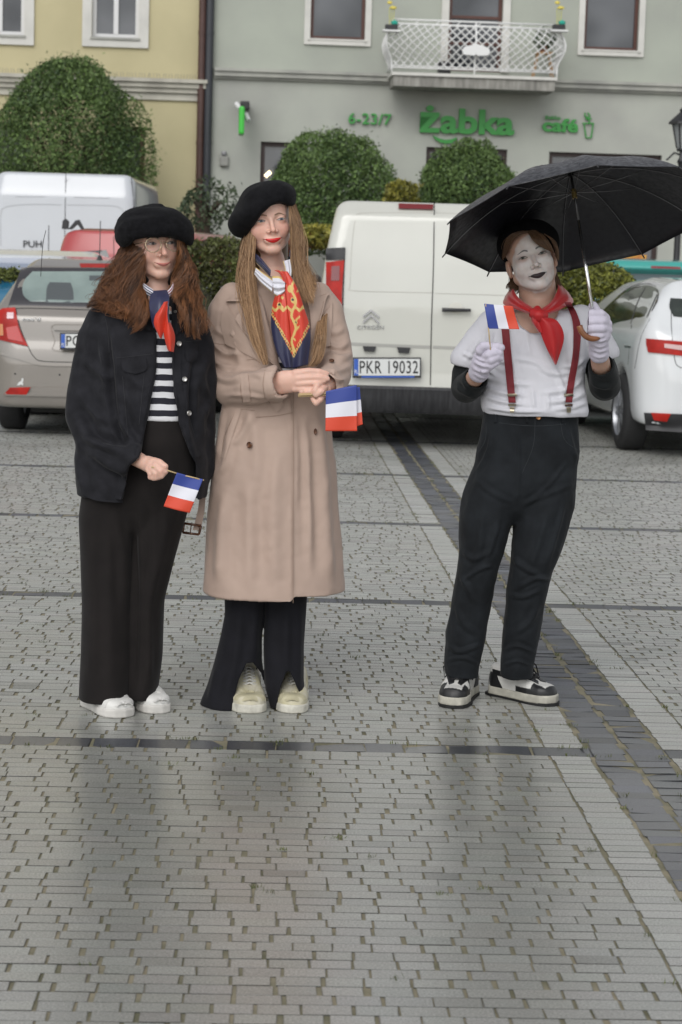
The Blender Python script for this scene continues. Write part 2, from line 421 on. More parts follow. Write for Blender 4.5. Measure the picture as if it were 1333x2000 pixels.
# ================================================================== GROUND
random.seed(3); rs = np.random.default_rng(5)
AL = math.radians(2.2); E1 = np.array([math.cos(AL), math.sin(AL)]); E2 = np.array([-math.sin(AL), math.cos(AL)])
ORG = np.array([0.829, 5.357])
def paving():
    U0, U1, V0, V1 = -6.4, 5.2, -3.2, 15.2
    bands = [0.70 + 2.715 * k for k in range(-2, 7)]       # v of the dark cross courses
    BH = .112; st = []      # stones: u0,u1,v0,v1,kind
    def row(u0, u1, v0, v1, kind, lw, jit):
        u = u0
        while u < u1:
            L = lw * (1 + jit * (rs.random() - .5) * 2)
            if u + L > u1 - lw * .4: L = u1 - u
            st.append((u, u + L, v0, v1, kind)); u += L
    edges = []
    v = V0
    while v < V1:
        nb = [b for b in bands if b >= v - 1e-6]; b = nb[0] if nb else V1 + 1
        n = max(1, round((min(b, V1) - v) / .0535))
        if b - v > .02:
            h = (min(b, V1) - v) / n
            for i in range(n):
                va, vb = v + i * h, v + (i + 1) * h
                o = (i % 2) * .049 + rs.random() * .022
                row(U0 - o, -.132, va, vb, 0, .098, .14); st.append((.372, .372 + .05 + (i % 2) * .049, va, vb, 0)); row(.422 + (i % 2) * .049, U1, va, vb, 0, .098, .14)
                st.append((-.132, -.004, va, vb, 1)); st.append((.244, .372, va, vb, 1))
        if b < V1:
            row(U0 - rs.random() * .1, -.004, b, b + BH, 2, .135, .2); row(.244, U1, b, b + BH, 2, .135, .2)
        v = b + BH
    v = V0
    while v < V1:
        h1 = .075 * (1 + .25 * (rs.random() - .5)); st.append((-.002 + .01 * (rs.random() - .5), .12, v, v + h1, 3)); v += h1
    v = V0
    while v < V1:
        h1 = .075 * (1 + .25 * (rs.random() - .5)); st.append((.124, .242 + .01 * (rs.random() - .5), v, v + h1, 3)); v += h1
    S = np.array(st); n = len(S); k = S[:, 4]
    ju = np.where(k == 0, .0036, np.where(k == 3, .007, .004)) * (.35 + rs.random(n) ** 1.6 * 2.0); jv = np.where(k >= 2, .0024, .0015) * (.4 + rs.random(n))
    u0, u1, v0, v1 = S[:, 0] + ju, S[:, 1] - ju, S[:, 2] + jv, S[:, 3] - jv
    bev = np.where(k >= 2, .0045, .0018)
    z = rs.normal(0, .0004, n) + np.where(k >= 2, -.001, 0); q3 = np.where(k >= 2, 14, 1); tu = rs.normal(0, .0012, n) * q3; tv = rs.normal(0, .0016, n) * q3
    cu, cv = (u0 + u1) / 2, (v0 + v1) / 2
    V = np.zeros((n, 16, 3)); idx = 0
    corners = [(0, 0), (1, 0), (1, 1), (0, 1)]
    for ring, (ins, dz) in enumerate([(-.0, -.02), (0, -.0005), (.10, 0), (1.1, 0)]):
        for c, (a, b) in enumerate(corners):
            uu = np.where(a, u1 - bev * ins, u0 + bev * ins); vv = np.where(b, v1 - bev * ins, v0 + bev * ins)
            if c == 0 or True:
                if ring == 0: J = None
            ji = rs.normal(0, .0009, n); jj = rs.normal(0, .0003, n) * np.where(k >= 2, 6, 1); ji = ji * np.where(k >= 2, 3, 1)
            if ring == 0: ji *= 0; jj *= 0
            uu = uu + ji; vv = vv + jj
            zz = z + dz + tu * (uu - cu) + tv * (vv - cv)
            V[:, ring * 4 + c, 0] = ORG[0] + uu * E1[0] + vv * E2[0]; V[:, ring * 4 + c, 1] = ORG[1] + uu * E1[1] + vv * E2[1]; V[:, ring * 4 + c, 2] = zz
    fq = [(12, 13, 14, 15)]
    for r in range(3):
        for c in range(4):
            d = (c + 1) % 4; fq.append((r * 4 + c, r * 4 + d, r * 4 + 4 + d, r * 4 + 4 + c))
    F = (np.arange(n)[:, None, None] * 16 + np.array(fq)[None]).reshape(-1, 4)
    base = np.array([[.46, .462, .428], [.52, .522, .49], [.085, .090, .104], [.105, .112, .130]])[k.astype(int)]
    t = (1 + rs.normal(0, 1, n) * np.where(k >= 2, .20, .055))[:, None]; t = np.clip(t, .5, 1.6); tint = rs.normal(0, .007, (n, 3)); col = np.clip(base * t * (1 + tint), .03, .6)
    dark = rs.random(n) < .012; col[dark] *= .72
    CC = np.repeat(col[:, None, :], 16, axis=1); CC[:, :4] *= .16; CC[:, 4:8] *= .22; CC[:, 8:12] *= .62  # sides and rims darkened: dirt, with joint shade put into the colour
    return V.reshape(-1, 3), F, CC.reshape(-1, 3)
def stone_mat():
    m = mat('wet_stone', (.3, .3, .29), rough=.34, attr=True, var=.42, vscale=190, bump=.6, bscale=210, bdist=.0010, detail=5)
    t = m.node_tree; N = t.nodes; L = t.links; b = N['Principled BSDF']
    # rain water: patches of film, most of it on the near part of the square
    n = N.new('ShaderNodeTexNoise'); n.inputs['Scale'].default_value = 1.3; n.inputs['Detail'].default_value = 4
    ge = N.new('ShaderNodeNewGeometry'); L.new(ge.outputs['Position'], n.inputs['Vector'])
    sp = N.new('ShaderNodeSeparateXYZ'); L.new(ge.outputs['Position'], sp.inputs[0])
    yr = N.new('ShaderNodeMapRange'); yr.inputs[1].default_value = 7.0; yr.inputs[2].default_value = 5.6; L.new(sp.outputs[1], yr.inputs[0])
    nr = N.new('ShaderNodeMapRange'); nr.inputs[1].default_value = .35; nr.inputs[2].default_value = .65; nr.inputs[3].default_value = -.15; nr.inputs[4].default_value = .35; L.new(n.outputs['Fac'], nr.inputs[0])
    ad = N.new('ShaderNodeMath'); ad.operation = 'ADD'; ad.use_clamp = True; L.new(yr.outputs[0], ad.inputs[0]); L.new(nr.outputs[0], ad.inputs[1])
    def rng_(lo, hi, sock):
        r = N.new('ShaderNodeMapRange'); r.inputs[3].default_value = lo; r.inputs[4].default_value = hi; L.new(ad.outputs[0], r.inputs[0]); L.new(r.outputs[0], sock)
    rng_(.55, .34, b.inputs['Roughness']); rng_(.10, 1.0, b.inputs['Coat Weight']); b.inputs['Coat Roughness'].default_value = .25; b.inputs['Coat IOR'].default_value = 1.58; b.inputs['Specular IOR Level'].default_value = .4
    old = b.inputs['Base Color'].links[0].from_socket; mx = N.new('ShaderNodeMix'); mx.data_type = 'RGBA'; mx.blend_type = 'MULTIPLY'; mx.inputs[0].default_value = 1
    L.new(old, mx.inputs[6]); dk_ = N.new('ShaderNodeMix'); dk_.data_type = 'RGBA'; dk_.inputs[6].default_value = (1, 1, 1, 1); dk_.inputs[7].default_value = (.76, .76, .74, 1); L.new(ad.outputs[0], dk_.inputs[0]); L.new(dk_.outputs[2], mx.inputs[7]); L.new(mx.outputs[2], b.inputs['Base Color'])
    return m
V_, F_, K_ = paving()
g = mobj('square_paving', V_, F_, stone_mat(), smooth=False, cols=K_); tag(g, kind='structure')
sand = mat('joint_sand', (.27, .235, .16), rough=.8, var=.6, vscale=9, col2=(.13, .125, .075), bump=.6, bscale=120, bdist=.004)
far = mat('far_paving', (.2, .2, .19), rough=.45, var=.3, vscale=3, bump=.4, bscale=40)
gm = MB(); gm.add([(-120, -60, -.0026), (120, -60, -.0026), (120, 220, -.0026), (-120, 220, -.0026)], [(0, 1, 2, 3)])
g2 = gm.build('ground', [sand]); tag(g2, kind='structure')
# brick pattern on ground beyond the modelled setts
fm = MB(); fm.add([(-60, 20.6, -.001), (60, 20.6, -.001), (60, 32.2, -.001), (-60, 32.2, -.001)], [(0, 1, 2, 3)])
tag(fm.build('road', far), kind='structure')
pv = MB(); pv.box((0, 33.5, .055), (120, 2.6 + 4, .13)); pvm = mat('kerb_stone', (.24, .24, .23), rough=.5, var=.2, vscale=5)
po = pv.build('pavement', pvm); po.rotation_euler = (0, 0, .06); tag(po, kind='structure')
def weeds():
    V = []; F = []; n = 0
    for i in range(520):
        r = random.random()
        if r < .45: v = random.choice([.70 + 2.715 * k for k in range(-1, 5)]) + random.choice([0, .112]) + random.gauss(0, .004); u = random.uniform(-3, 2.6)
        elif r < .7: v = random.uniform(-2, 12); u = random.choice([-.004, .122, .243, -.132, .372]) + random.gauss(0, .004)
        else: v = random.uniform(-2.5, 10); u = random.uniform(-2.6, 2)
        cl = random.randint(4, 14)
        for j in range(cl):
            uu, vv = u + random.gauss(0, .012), v + random.gauss(0, .004)
            x, y = ORG[0] + uu * E1[0] + vv * E2[0], ORG[1] + uu * E1[1] + vv * E2[1]
            a = random.uniform(0, 2 * PI); h = random.uniform(.003, .011); l = random.uniform(.003, .009)
            dx, dy = math.cos(a) * l, math.sin(a) * l
            V += [(x - dy * .25, y + dx * .25, -.004), (x + dy * .25, y - dx * .25, -.004), (x + dx + dy * .15, y + dy - dx * .15, h), (x + dx * .9, y + dy * .9, h * 1.1)]
            F.append((n, n + 1, n + 2, n + 3)); n += 4
    return V, F
wd = mobj('weeds', *weeds(), mat('weed_green', (.11, .13, .03), rough=.6, var=.5, vscale=2), smooth=False)
tag(wd, 'small green and yellowish weeds in the joints between the paving setts', 'weeds', kind='stuff')
# ================================================================== BUILDINGS
FS = .06; FO = Vector((0, 34, 0)); FE = Vector((1, FS, 0)).normalized(); FN = Vector((FE.y, -FE.x, 0)); FZ = Vector((0, 0, 1))
def fs(px, py, out=0.0):
    """facade coordinates (s, z) of a pixel on the plane `out` metres in front of the facade"""
    d = ray(px, py); o = FO + FN * out; t = (o - CAM).dot(FN) / d.dot(FN); q = CAM + d * t - FO
    return q.dot(FE), q.z
def fw(s, z, out=0.0): return FO + FE * s + FZ * z + FN * out
FROT = Matrix((FE, -FN, FZ)).transposed()
def fbox(mb, s0, s1, z0, z1, o0, o1, bev=0):
    return mb.box(fw((s0 + s1) / 2, (z0 + z1) / 2, (o0 + o1) / 2), (abs(s1 - s0), abs(o1 - o0), abs(z1 - z0)), rot=FROT, bev=bev)
def pbox(mb, x0, y0, x1, y1, o0, o1, bev=0):
    """box whose front face covers the pixel rectangle (taken at its middle)"""
    xm, ym = (x0 + x1) / 2, (y0 + y1) / 2
    s0 = fs(x0, ym, o1)[0]; s1 = fs(x1, ym, o1)[0]; z0 = fs(xm, y1, o1)[1]; z1 = fs(xm, y0, o1)[1]
    return fbox(mb, s0, s1, z0, z1, o0, o1, bev)
def holewall(s0, s1, z0, z1, holes, depth=.2):
    mb = MB(); ss = sorted({s0, s1, *[h[0] for h in holes], *[h[1] for h in holes]}); zs = sorted({z0, z1, *[h[2] for h in holes], *[h[3] for h in holes]})
    for a, b in zip(ss[:-1], ss[1:]):
        for c, d in zip(zs[:-1], zs[1:]):
            if any(h[0] - 1e-6 <= a and b <= h[1] + 1e-6 and h[2] - 1e-6 <= c and d <= h[3] + 1e-6 for h in holes): continue
            mb.add([fw(a, c), fw(b, c), fw(b, d), fw(a, d)], [(0, 1, 2, 3)])
    for a, b, c, d in holes:
        for p, q in (((a, c), (b, c)), ((b, c), (b, d)), ((b, d), (a, d)), ((a, d), (a, c))):
            mb.add([fw(*p), fw(*q), fw(*q, -depth), fw(*p, -depth)], [(3, 2, 1, 0)])
    return mb
yel = mat('yellow_plaster', (.51, .455, .275), rough=.85, var=.09, vscale=1.1, bump=.35, bscale=90, bdist=.004, rvar=.05)
grn = mat('green_plaster', (.39, .415, .355), rough=.85, var=.14, vscale=.8, col2=(.33, .345, .305), bump=.35, bscale=90, bdist=.004)
grn2 = mat('base_plaster', (.415, .43, .38), rough=.85, var=.16, vscale=.9, col2=(.34, .345, .315), bump=.35, bscale=90, bdist=.004)
trim = mat('white_trim', (.62, .61, .57), rough=.7, var=.12, vscale=3, bump=.2, bscale=60)
grey_tr = mat('grey_trim', (.40, .40, .36), rough=.8, var=.3, vscale=2.2, col2=(.27, .27, .25), bump=.3, bscale=50)
brownf = mat('brown_frame', (.085, .028, .018), rough=.45, var=.2, vscale=6)
whitef = mat('window_white', (.66, .66, .66), rough=.4)
glassm = mat('window_glass', (.015, .018, .024), rough=.05, spec=.7, var=.6, vscale=1.1, col2=(.10, .105, .115), detail=1)
zinc = mat('zinc', (.28, .28, .29), rough=.5, metal=.6, var=.2, vscale=6)
roofm = mat('roof_tile', (.17, .05, .03), rough=.7, var=.3, vscale=12, bump=.5, bscale=30)
blackm = mat('black_iron', (.015, .015, .017), rough=.4)
def window(parent, hole, frame_mat, fw_, split, sill=True, door=False, bars=0):
    a, b, c, d = hole; m = MB(); o0, o1 = -.16, -.09
    fbox(m, a, a + fw_, c, d, o0, o1); fbox(m, b - fw_, b, c, d, o0, o1); fbox(m, a + fw_, b - fw_, c, c + fw_, o0, o1); fbox(m, a + fw_, b - fw_, d - fw_, d, o0, o1)
    if split:
        mid = (a + b) / 2; fbox(m, mid - fw_ * .55, mid + fw_ * .55, c + fw_, d - fw_, o0, o1 + .01)
    for i in range(bars):
        z = c + fw_ + (d - c) * (.18 + .2 * i); fbox(m, a + fw_, b - fw_, z, z + fw_ * .8, o0, o1 - .005)
    o = m.build('window', frame_mat, parent)
    p = MB(); fbox(p, a + fw_, b - fw_, c + fw_, d - fw_, -.15, -.135); p.build('pane', glassm, o)
    return o
# ---- yellow building
ZT = 9.2
yl0 = fs(-2100, 300)[0]; yl1 = fs(403, 300)[0]
yb = empty('yellow_building', fw((yl0 + yl1) / 2, 0), 'pale yellow plastered house with white framed windows left of the brown drainpipe', 'house')
def pxhole(x0, y0, x1, y1, ztop=None):
    xm, ym = (x0 + x1) / 2, (y0 + y1) / 2
    return (fs(x0, ym)[0], fs(x1, ym)[0], fs(xm, y1)[1], ztop if ztop else fs(xm, y0)[1])
wz = fs(220, 76)[1]
H1 = pxhole(180, 0, 273, 74, wz + 1.55); H0 = pxhole(-50, 0, 49, 68, wz + 1.55); H2 = pxhole(-290, 0, -190, 62, wz + 1.55); HX = [(H0[0] + (H0[0] - H1[0]) * k, H0[1] + (H0[0] - H1[0]) * k, H0[2], H0[3]) for k in (2, 3, 4, 5, 6, 7)]
HD = (fs(208, 300)[0], fs(283, 300)[0], .2, fs(276, 248)[1]); HD2 = (fs(-60, 300)[0], fs(60, 300)[0], .2, HD[3])
holewall(yl0, yl1, 0, ZT, [H0, H1, H2, HD, HD2] + HX).build('wall', yel, yb)
m = MB(); fbox(m, yl0, yl1, 0, ZT, -9, -.25); m.build('body', yel, yb)
m = MB(); m.add([fw(yl0, ZT, .5), fw(yl1, ZT, .5), fw(yl1, ZT + 3, -4.5), fw(yl0, ZT + 3, -4.5), fw(yl1, ZT, -9.3), fw(yl0, ZT, -9.3)], [(0, 1, 2, 3), (3, 2, 4, 5), (0, 3, 5), (1, 4, 2), (0, 5, 4, 1)]); m.build('roof', roofm, yb)
for hh in [H0, H1, H2] + HX:
    wo = window(yb, hh, whitef, .07, True)
    a, b, c, d = hh; t = .155; m = MB()
    fbox(m, a - t, a, c - t, d + t, .002, .05); fbox(m, b, b + t, c - t, d + t, .002, .05); fbox(m, a, b, d, d + t, .002, .05); fbox(m, a, b, c - t, c - .04, .002, .05)
    m.build('frame', trim, wo); m = MB(); fbox(m, a - .02, b + .02, c - .038, c, -.088, .075); m.build('sill', grey_tr, wo)
for hh in (HD, HD2): window(yb, hh, brownf, .08, False)
zc = fs(200, 151)[1]; m = MB()
fbox(m, yl0, yl1, zc - .06, zc, .002, .20); fbox(m, yl0, yl1, zc - .14, zc - .063, .002, .15); fbox(m, yl0, yl1, zc - .22, zc - .143, .002, .10); fbox(m, yl0, yl1, zc - .34, zc - .223, .002, .045)
m.build('cornice', mat('cornice_cream', (.52, .50, .43), rough=.8, var=.25, vscale=3, col2=(.38, .36, .31)), yb)
m = MB(); s = yl0
while s < yl1:
    if s > -7: m.tube([fw(s, zc - .01, .1), fw(s + random.uniform(-.02, .02), zc + .09, .12)], .0035, 4)
    s += .05
m.build('bird_spikes', zinc, yb)
# ---- green building
gl0 = yl1; gl1 = fs(2300, 300)[0]
gb = empty('green_building', fw((gl0 + gl1) / 2, 0), 'grey green plastered building with balcony and green shop lettering', 'building')
GA = pxhole(607, 0, 714, 77, fs(660, 77)[1] + 1.6); GB = pxhole(1142, 0, 1248, 98, fs(660, 77)[1] + 1.6)
GC = pxhole(1560, 0, 1666, 110, GA[3]); GD = pxhole(876, 0, 981, 140, GA[3] + .1)
gz = lambda x, y: fs(x, y)[1]
D1 = (fs(509, 320)[0], fs(600, 320)[0], .25, gz(530, 277)); D2 = (fs(832, 330)[0], fs(990, 330)[0], .9, gz(870, 288)); D3 = (fs(1072, 330)[0], fs(1292, 330)[0], .3, gz(1130, 298)); D4 = (fs(1440, 330)[0], fs(1560, 330)[0], .3, gz(1500, 310))
holewall(gl0, gl1, gz(900, 166), ZT - .1, [GA, GB, GC, GD]).build('upper_wall', grn, gb)
holewall(gl0, gl1, 0, gz(900, 166), [D1, D2, D3, D4]).build('lower_wall', grn2, gb)
m = MB(); fbox(m, gl0 + .003, gl1, 0, ZT - .1, -9, -.25); m.build('body', grn2, gb)
Z2 = ZT - .1; m = MB(); m.add([fw(gl0, Z2, .5), fw(gl1, Z2, .5), fw(gl1, Z2 + 3, -4.5), fw(gl0, Z2 + 3, -4.5), fw(gl1, Z2, -9.3), fw(gl0, Z2, -9.3)], [(0, 1, 2, 3), (3, 2, 4, 5), (0, 3, 5), (1, 4, 2), (0, 5, 4, 1)]); m.build('roof', roofm, gb)
for hh in (GA, GB, GC):
    wo = window(gb, hh, brownf, .055, False); a, b, c, d = hh; t = .10; m = MB()
    fbox(m, a - t, a, c - t, d + t, .002, .035); fbox(m, b, b + t, c - t, d + t, .002, .035); fbox(m, a, b, d, d + t, .002, .035); fbox(m, a, b, c - t, c - .03, .002, .05)
    m.build('frame', trim, wo); m = MB(); fbox(m, a - .04, b + .04, c - .028, c, -.088, .06); m.build('sill', trim, wo)
wo = window(gb, GD, brownf, .06, False, bars=3); a, b, c, d = GD; m = MB(); t = .125
fbox(m, a - t, a, c, d + t, .002, .04); fbox(m, b, b + t, c, d + t, .002, .04); fbox(m, a, b, d, d + t, .002, .04); m.build('frame', trim, wo)
for hh in (D1, D2, D3, D4): window(gb, hh, mat('dark_brown_door', (.035, .018, .016), rough=.5), .07, hh is D3, bars=1)
zc = gz(900, 150); m = MB()
s0c, s1c = fs(766, 150)[0] - .02, fs(1086, 150)[0] + .02
fbox(m, gl0 + .12, gl1, zc - .05, zc, .002, .16); fbox(m, gl0 + .12, gl1, zc - .13, zc - .052, .002, .12); fbox(m, gl0 + .12, gl1, zc - .17, zc - .132, .002, .06)
m.build('cornice', grey_tr, gb)
# lamp glow inside the shop door
m = MB(); m.tube([fw(fs(519, 344)[0], gz(519, 344), -.13), fw(fs(529, 335)[0], gz(529, 335), -.128)], .03, 8); m.build('shop_light', mat('warm_light', (1, .8, .5), emit=((1, .8, .5), 3)), gb)
# posters low in shop window
m = MB(); pbox(m, 1205, 497, 1262, 560, -.085, -.08); m.build('window_poster', mat('poster', (.35, .05, .03), rough=.4, var=1, vscale=2.5, col2=(.75, .5, .05)), gb)
# ---- balcony (part of the building)
SL0, SL1 = fs(765, 155, .9)[0], fs(1088, 155, .9)[0]; zt = fs(925, 146, .9)[1]
bal = MB(); fbox(bal, SL0, SL1, zt - .05, zt, .003, .95); bo = bal.build('balcony', trim, gb)
m = MB(); fbox(m, SL0 + .03, SL1 - .03, zt - .22, zt - .052, .165, .91); m.build('slab', mat('old_concrete', (.34, .33, .30), rough=.9, var=.5, vscale=3, col2=(.16, .155, .14), stretch=(3, 3, .6)), bo)
railm = mat('rail_white', (.72, .72, .71), rough=.45)
m = MB(); zb, ztop = zt + .08, fs(925, 50, 1.0)[1]
def bulge(z):
    t = (z - zb) / (ztop - zb); return .11 * math.sin(PI * min(1, max(0, (1 - t) * 1.25 - .02))) if t > 0 else 0
def rp(s, z):
    c = (SL0 + SL1) / 2; hw = (SL1 - SL0) / 2; k = 1 + bulge(z) / hw
    return fw(c + (s - c) * k, z, .88 + bulge(z))
NZ = 9; zz = [zb + (ztop - zb) * i / (NZ - 1) for i in range(NZ)]
W_ = SL1 - SL0; Hh = ztop - zb; pitch = .132
i = -int(Hh / pitch) - 2
while i * pitch < W_ + Hh:
    for sgn in (1, -1):
        pts = []
        for t in np.linspace(0, 1, 14):
            z = zb + Hh * t; s = SL0 + i * pitch + (z - zb) * sgn + (0 if sgn > 0 else Hh * 0)
            if SL0 <= s <= SL1: pts.append(rp(s, z) + FN * (.004 * sgn))
        if len(pts) > 1: m.tube(pts, .0105, 4)
    i += 1
for z, r in ((zb, .013), (zb + .03, .008)): m.tube([rp(SL0, z), rp(SL1, z)], r, 6)
for s in (SL0, (SL0 + SL1) / 2, SL1): m.tube([rp(s, zt)] + [rp(s, z) for z in zz] + [rp(s, ztop + .07)], .015, 6)
for s in (SL0, SL1):
    for dd in np.linspace(.1, .9, 7):
        m.tube([rp(s, z) - FN * dd for z in zz], .008, 4)
    m.tube([rp(s, ztop), rp(s, ztop) - FN * .88], .018, 6); m.tube([rp(s, zb), rp(s, zb) - FN * .88], .012, 6)
m.tube([rp(SL0, ztop), rp(SL1, ztop)], .02, 6); m.tube([rp(SL0, ztop + .07), rp(SL1, ztop + .07)], .016, 6)
for s in np.linspace(SL0, SL1, 9): m.tube([rp(s, ztop), rp(s + .05, ztop + .035), rp(s + .1, ztop + .07)], .008, 4)
m.build('railing', railm, bo, smooth=True)
m = MB(); cz = fs(927, 100, 1)[1]
m.add([fw((SL0 + SL1) / 2 + x, cz + z, 1.01) for x, z in [(-.02, -.07), (-.2, -.06), (-.23, 0), (-.2, .06), (-.1, .09), (0, .12), (.1, .09), (.2, .06), (.23, 0), (.2, -.06), (.02, -.07), (0, -.04)]], [tuple(range(12))])
m.v += [(a, b + .02, c) for a, b, c in m.v]; m.f += [tuple(range(12, 24))[::-1]] + [(k, k + 12, (k + 1) % 12 + 12, (k + 1) % 12) for k in range(12)]
m.build('ornament', railm, bo)
# planters with pinwheel flowers at the balcony corners
for px, lab in ((765, 'small dark planter with yellow and turquoise pinwheels at the left balcony corner'), (1092, 'small dark planter with pale yellow pinwheels at the right balcony corner')):
    s, z = fs(px, 52, 1.0); t = empty('balcony_planter', fw(s, z, .95), lab, 'planter', 'planters on the balcony rail')
    m = MB(); fbox(m, s - .1, s + .1, z - .055, z + .03, .92, 1.06, .01); m.build('pot', blackm, t)
    m = MB(); fbox(m, s - .14, s + .14, z - .085, z - .058, .9, 1.1); m.build('bracket', railm, t)
    m = MB()
    for k in range(3): m.tube([fw(s + .03 * k - .03, z + .03, .98), fw(s + .04 * k - .04, z + .3 + .05 * (k % 2), .98)], .006, 5)
    m.build('stem', mat('stem_g', (.5, .5, .08)), t)
    m = MB(); m.lathe([(.001, -.03), (.055, -.015), (.055, .015), (.001, .03)], tuple(fw(s + .02, z + .30, 1.0)), 8); m.lathe([(.001, -.03), (.04, -.015), (.04, .015), (.001, .03)], tuple(fw(s - .04, z + .38, 1.0)), 8)
    m.build('flower', mat('yellow_flower', (.75, .62, .12), rough=.6), t)
    m = MB(); m.lathe([(.001, -.04), (.05, -.02), (.06, .02), (.001, .05)], tuple(fw(s + .05, z + .06, 1.0)), 8); m.build('leaf', mat('turq', (.03, .4, .3)), t)
m = MB(); s, z = fs(1063, 120, .5); 
t = empty('wooden_stool', fw(s, zt, .4), 'small wooden stool with a plant pot behind the right part of the balcony railing', 'stool')
for a in (-1, 1):
    for b in (-1, 1): m = MB(); m.tube([fw(s + a * .17, zt, .4 + b * .12), fw(s + a * .1, zt + .42, .4 + b * .08)], .014, 5); m.build('leg', mat('wood_lt', (.42, .25, .12)), t)
m = MB(); fbox(m, s - .14, s + .14, zt + .42, zt + .45, .28, .52); m.build('seat', mat('wood_lt', (.42, .25, .12)), t)
tp = empty('potted_plant', fw(s, zt + .45, .4), 'dark leafy plant in a pot on the wooden balcony stool', 'plant')
m = MB(); m.lathe([(.05, 0), (.075, .11), (.06, .11)], tuple(fw(s, zt + .451, .4)), 12); m.build('pot', mat('pot_t', (.25, .12, .08)), tp)
def leaves(cs, n, size, rng, flat=.5):
    """n small leaf quads scattered at centres drawn from cs() -> (pos, outward)"""
    V = np.zeros((n, 4, 3)); col = np.zeros((n, 3))
    pos, nrm, c = cs(n); d = rng.normal(size=(n, 3)); d /= np.linalg.norm(d, axis=1)[:, None]
    nn = nrm * flat + d * (1 - flat * .4); nn /= np.linalg.norm(nn, axis=1)[:, None]
    a = np.cross(nn, rng.normal(size=(n, 3))); a /= np.linalg.norm(a, axis=1)[:, None] + 1e-9; b = np.cross(nn, a)
    s = size * (.6 + .8 * rng.random(n))[:, None]
    V[:, 0] = pos - a * s * .5; V[:, 1] = pos + b * s * .22 + nn * s * .06; V[:, 2] = pos + a * s * .5; V[:, 3] = pos - b * s * .22 + nn * s * .06
    F = np.arange(n * 4).reshape(n, 4)
    return V.reshape(-1, 3), F, np.repeat(c, 4, axis=0)
leafm = mat('foliage', (.07, .1, .03), rough=.5, attr=True, spec=.4)
leafm.node_tree.nodes['Principled BSDF'].inputs['Subsurface Weight'].default_value = 0
def crown(name, c, r, n, size, colA, colB, seed, parent=None, lump=.16, square=2.0, stray=.05, shoots=True, taper=0.0):
    rng = np.random.default_rng(seed); c = np.array(c, float); r = np.array(r, float)
    K = 46; ld = rng.normal(size=(K, 3)); ld /= np.linalg.norm(ld, axis=1)[:, None]; lr = rng.random(K)
    def cs(n):
        d = rng.normal(size=(n, 3)); d /= np.linalg.norm(d, axis=1)[:, None]
        q = (np.abs(d) ** square).sum(1) ** (-1 / square)
        L = np.zeros(n); 
        sim = d @ ld.T; L = (np.exp((sim - 1) * 26) * (lr[None] * 2 - .35)).sum(1)
        rad = q * (1 + lump * np.clip(L, -1, 1.5)) * (1 - .42 * rng.random(n) ** 2.2) + stray * rng.exponential(size=n) * (rng.random(n) < .25)
        p = c + d * rad[:, None] * r
        sh_ = (rng.random(n) < .055) & (d[:, 2] > -.2); kk = (rng.integers(0, 90, n)); p[sh_] = c + (ld[kk % 46][sh_] * np.array([1, 1, .9]) + rng.normal(0, .035, (sh_.sum(), 3))) * r * (.95 + .22 * rng.random(sh_.sum()))[:, None] if shoots else p[sh_]
        if taper: k_ = 1 - taper * (p[:, 2] - c[2]) / r[2]; p[:, 0] = c[0] + (p[:, 0] - c[0]) * k_; p[:, 1] = c[1] + (p[:, 1] - c[1]) * k_
        t = np.clip(rng.normal(.45 + .3 * np.clip(L, -1, 1), .28), 0, 1)[:, None]
        col = np.array(colA) * (1 - t) + np.array(colB) * t; col = col * (1 + rng.normal(0, .2, (n, 1)))
        return p, d / r / np.linalg.norm(d / r, axis=1)[:, None], np.clip(col, .005, 1)
    V, F, K_ = leaves(cs, n, size, rng)
    return mobj(name, V, F, leafm, parent, smooth=False, cols=K_)
crown('leaves', fw(s, zt + .68, .4), (.17, .15, .17), 260, .07, (.012, .03, .012), (.04, .08, .03), 4, tp)
bx = empty('storage_box', fw(*fs(868, 130, .5), .5), 'small black box standing behind the balcony railing beside the door', 'box')
bx_s, bx_z = fs(868, 135, .5); m = MB(); fbox(m, bx_s - .1, bx_s + .1, zt + .002, zt + .2, .35, .6, .01); m.build('body', blackm, bx); m = MB(); fbox(m, bx_s - .11, bx_s + .11, zt + .202, zt + .23, .34, .61, .005); m.build('lid', blackm, bx)
# ---- lettering
green_s = mat('sign_green', (.035, .27, .045), rough=.45)
def text(body, name, mt, parent, size, off, ex, M, sx=1, spacing=1):
    cu = bpy.data.curves.new(name, 'FONT'); cu.body = body; cu.size = size; cu.offset = off; cu.extrude = ex; cu.bevel_depth = 0; cu.space_character = spacing
    cu.resolution_u = 4
    to = bpy.data.objects.new(name, cu); C.objects.link(to)
    dg = bpy.context.evaluated_depsgraph_get(); me = bpy.data.meshes.new_from_object(to.evaluated_get(dg))
    V = [v.co.copy() for v in me.vertices]; F = [tuple(p.vertices) for p in me.polygons]
    bpy.data.objects.remove(to); x0 = min(v.x for v in V); x1 = max(v.x for v in V); y0 = min(v.y for v in V); y1 = max(v.y for v in V)
    return V, F, (x0, x1, y0, y1)
def ptext(body, name, mt, parent, x0, y0, x1, y1, out=.05, off=0, depth=.03, spacing=1, surf=None):
    """text filling the pixel box, standing on the facade"""
    V, F, (a, b, c, d) = text(body, name, mt, parent, 1, off, .5, None, spacing=spacing)
    s0, s1 = fs(x0, (y0 + y1) / 2, out)[0], fs(x1, (y0 + y1) / 2, out)[0]; z0, z1 = fs((x0 + x1) / 2, y1, out)[1], fs((x0 + x1) / 2, y0, out)[1]
    W = [fw(s0 + (v.x - a) / (b - a) * (s1 - s0), z0 + (v.y - c) / (d - c) * (z1 - z0), out - (0 if v.z > 0 else depth)) for v in V]
    return mobj(name, W, F, mt, parent, smooth=False)
sg = empty('shop_sign', fw(*fs(913, 240)), 'large green shop name in bold raised letters on the wall below the balcony', 'shop sign')
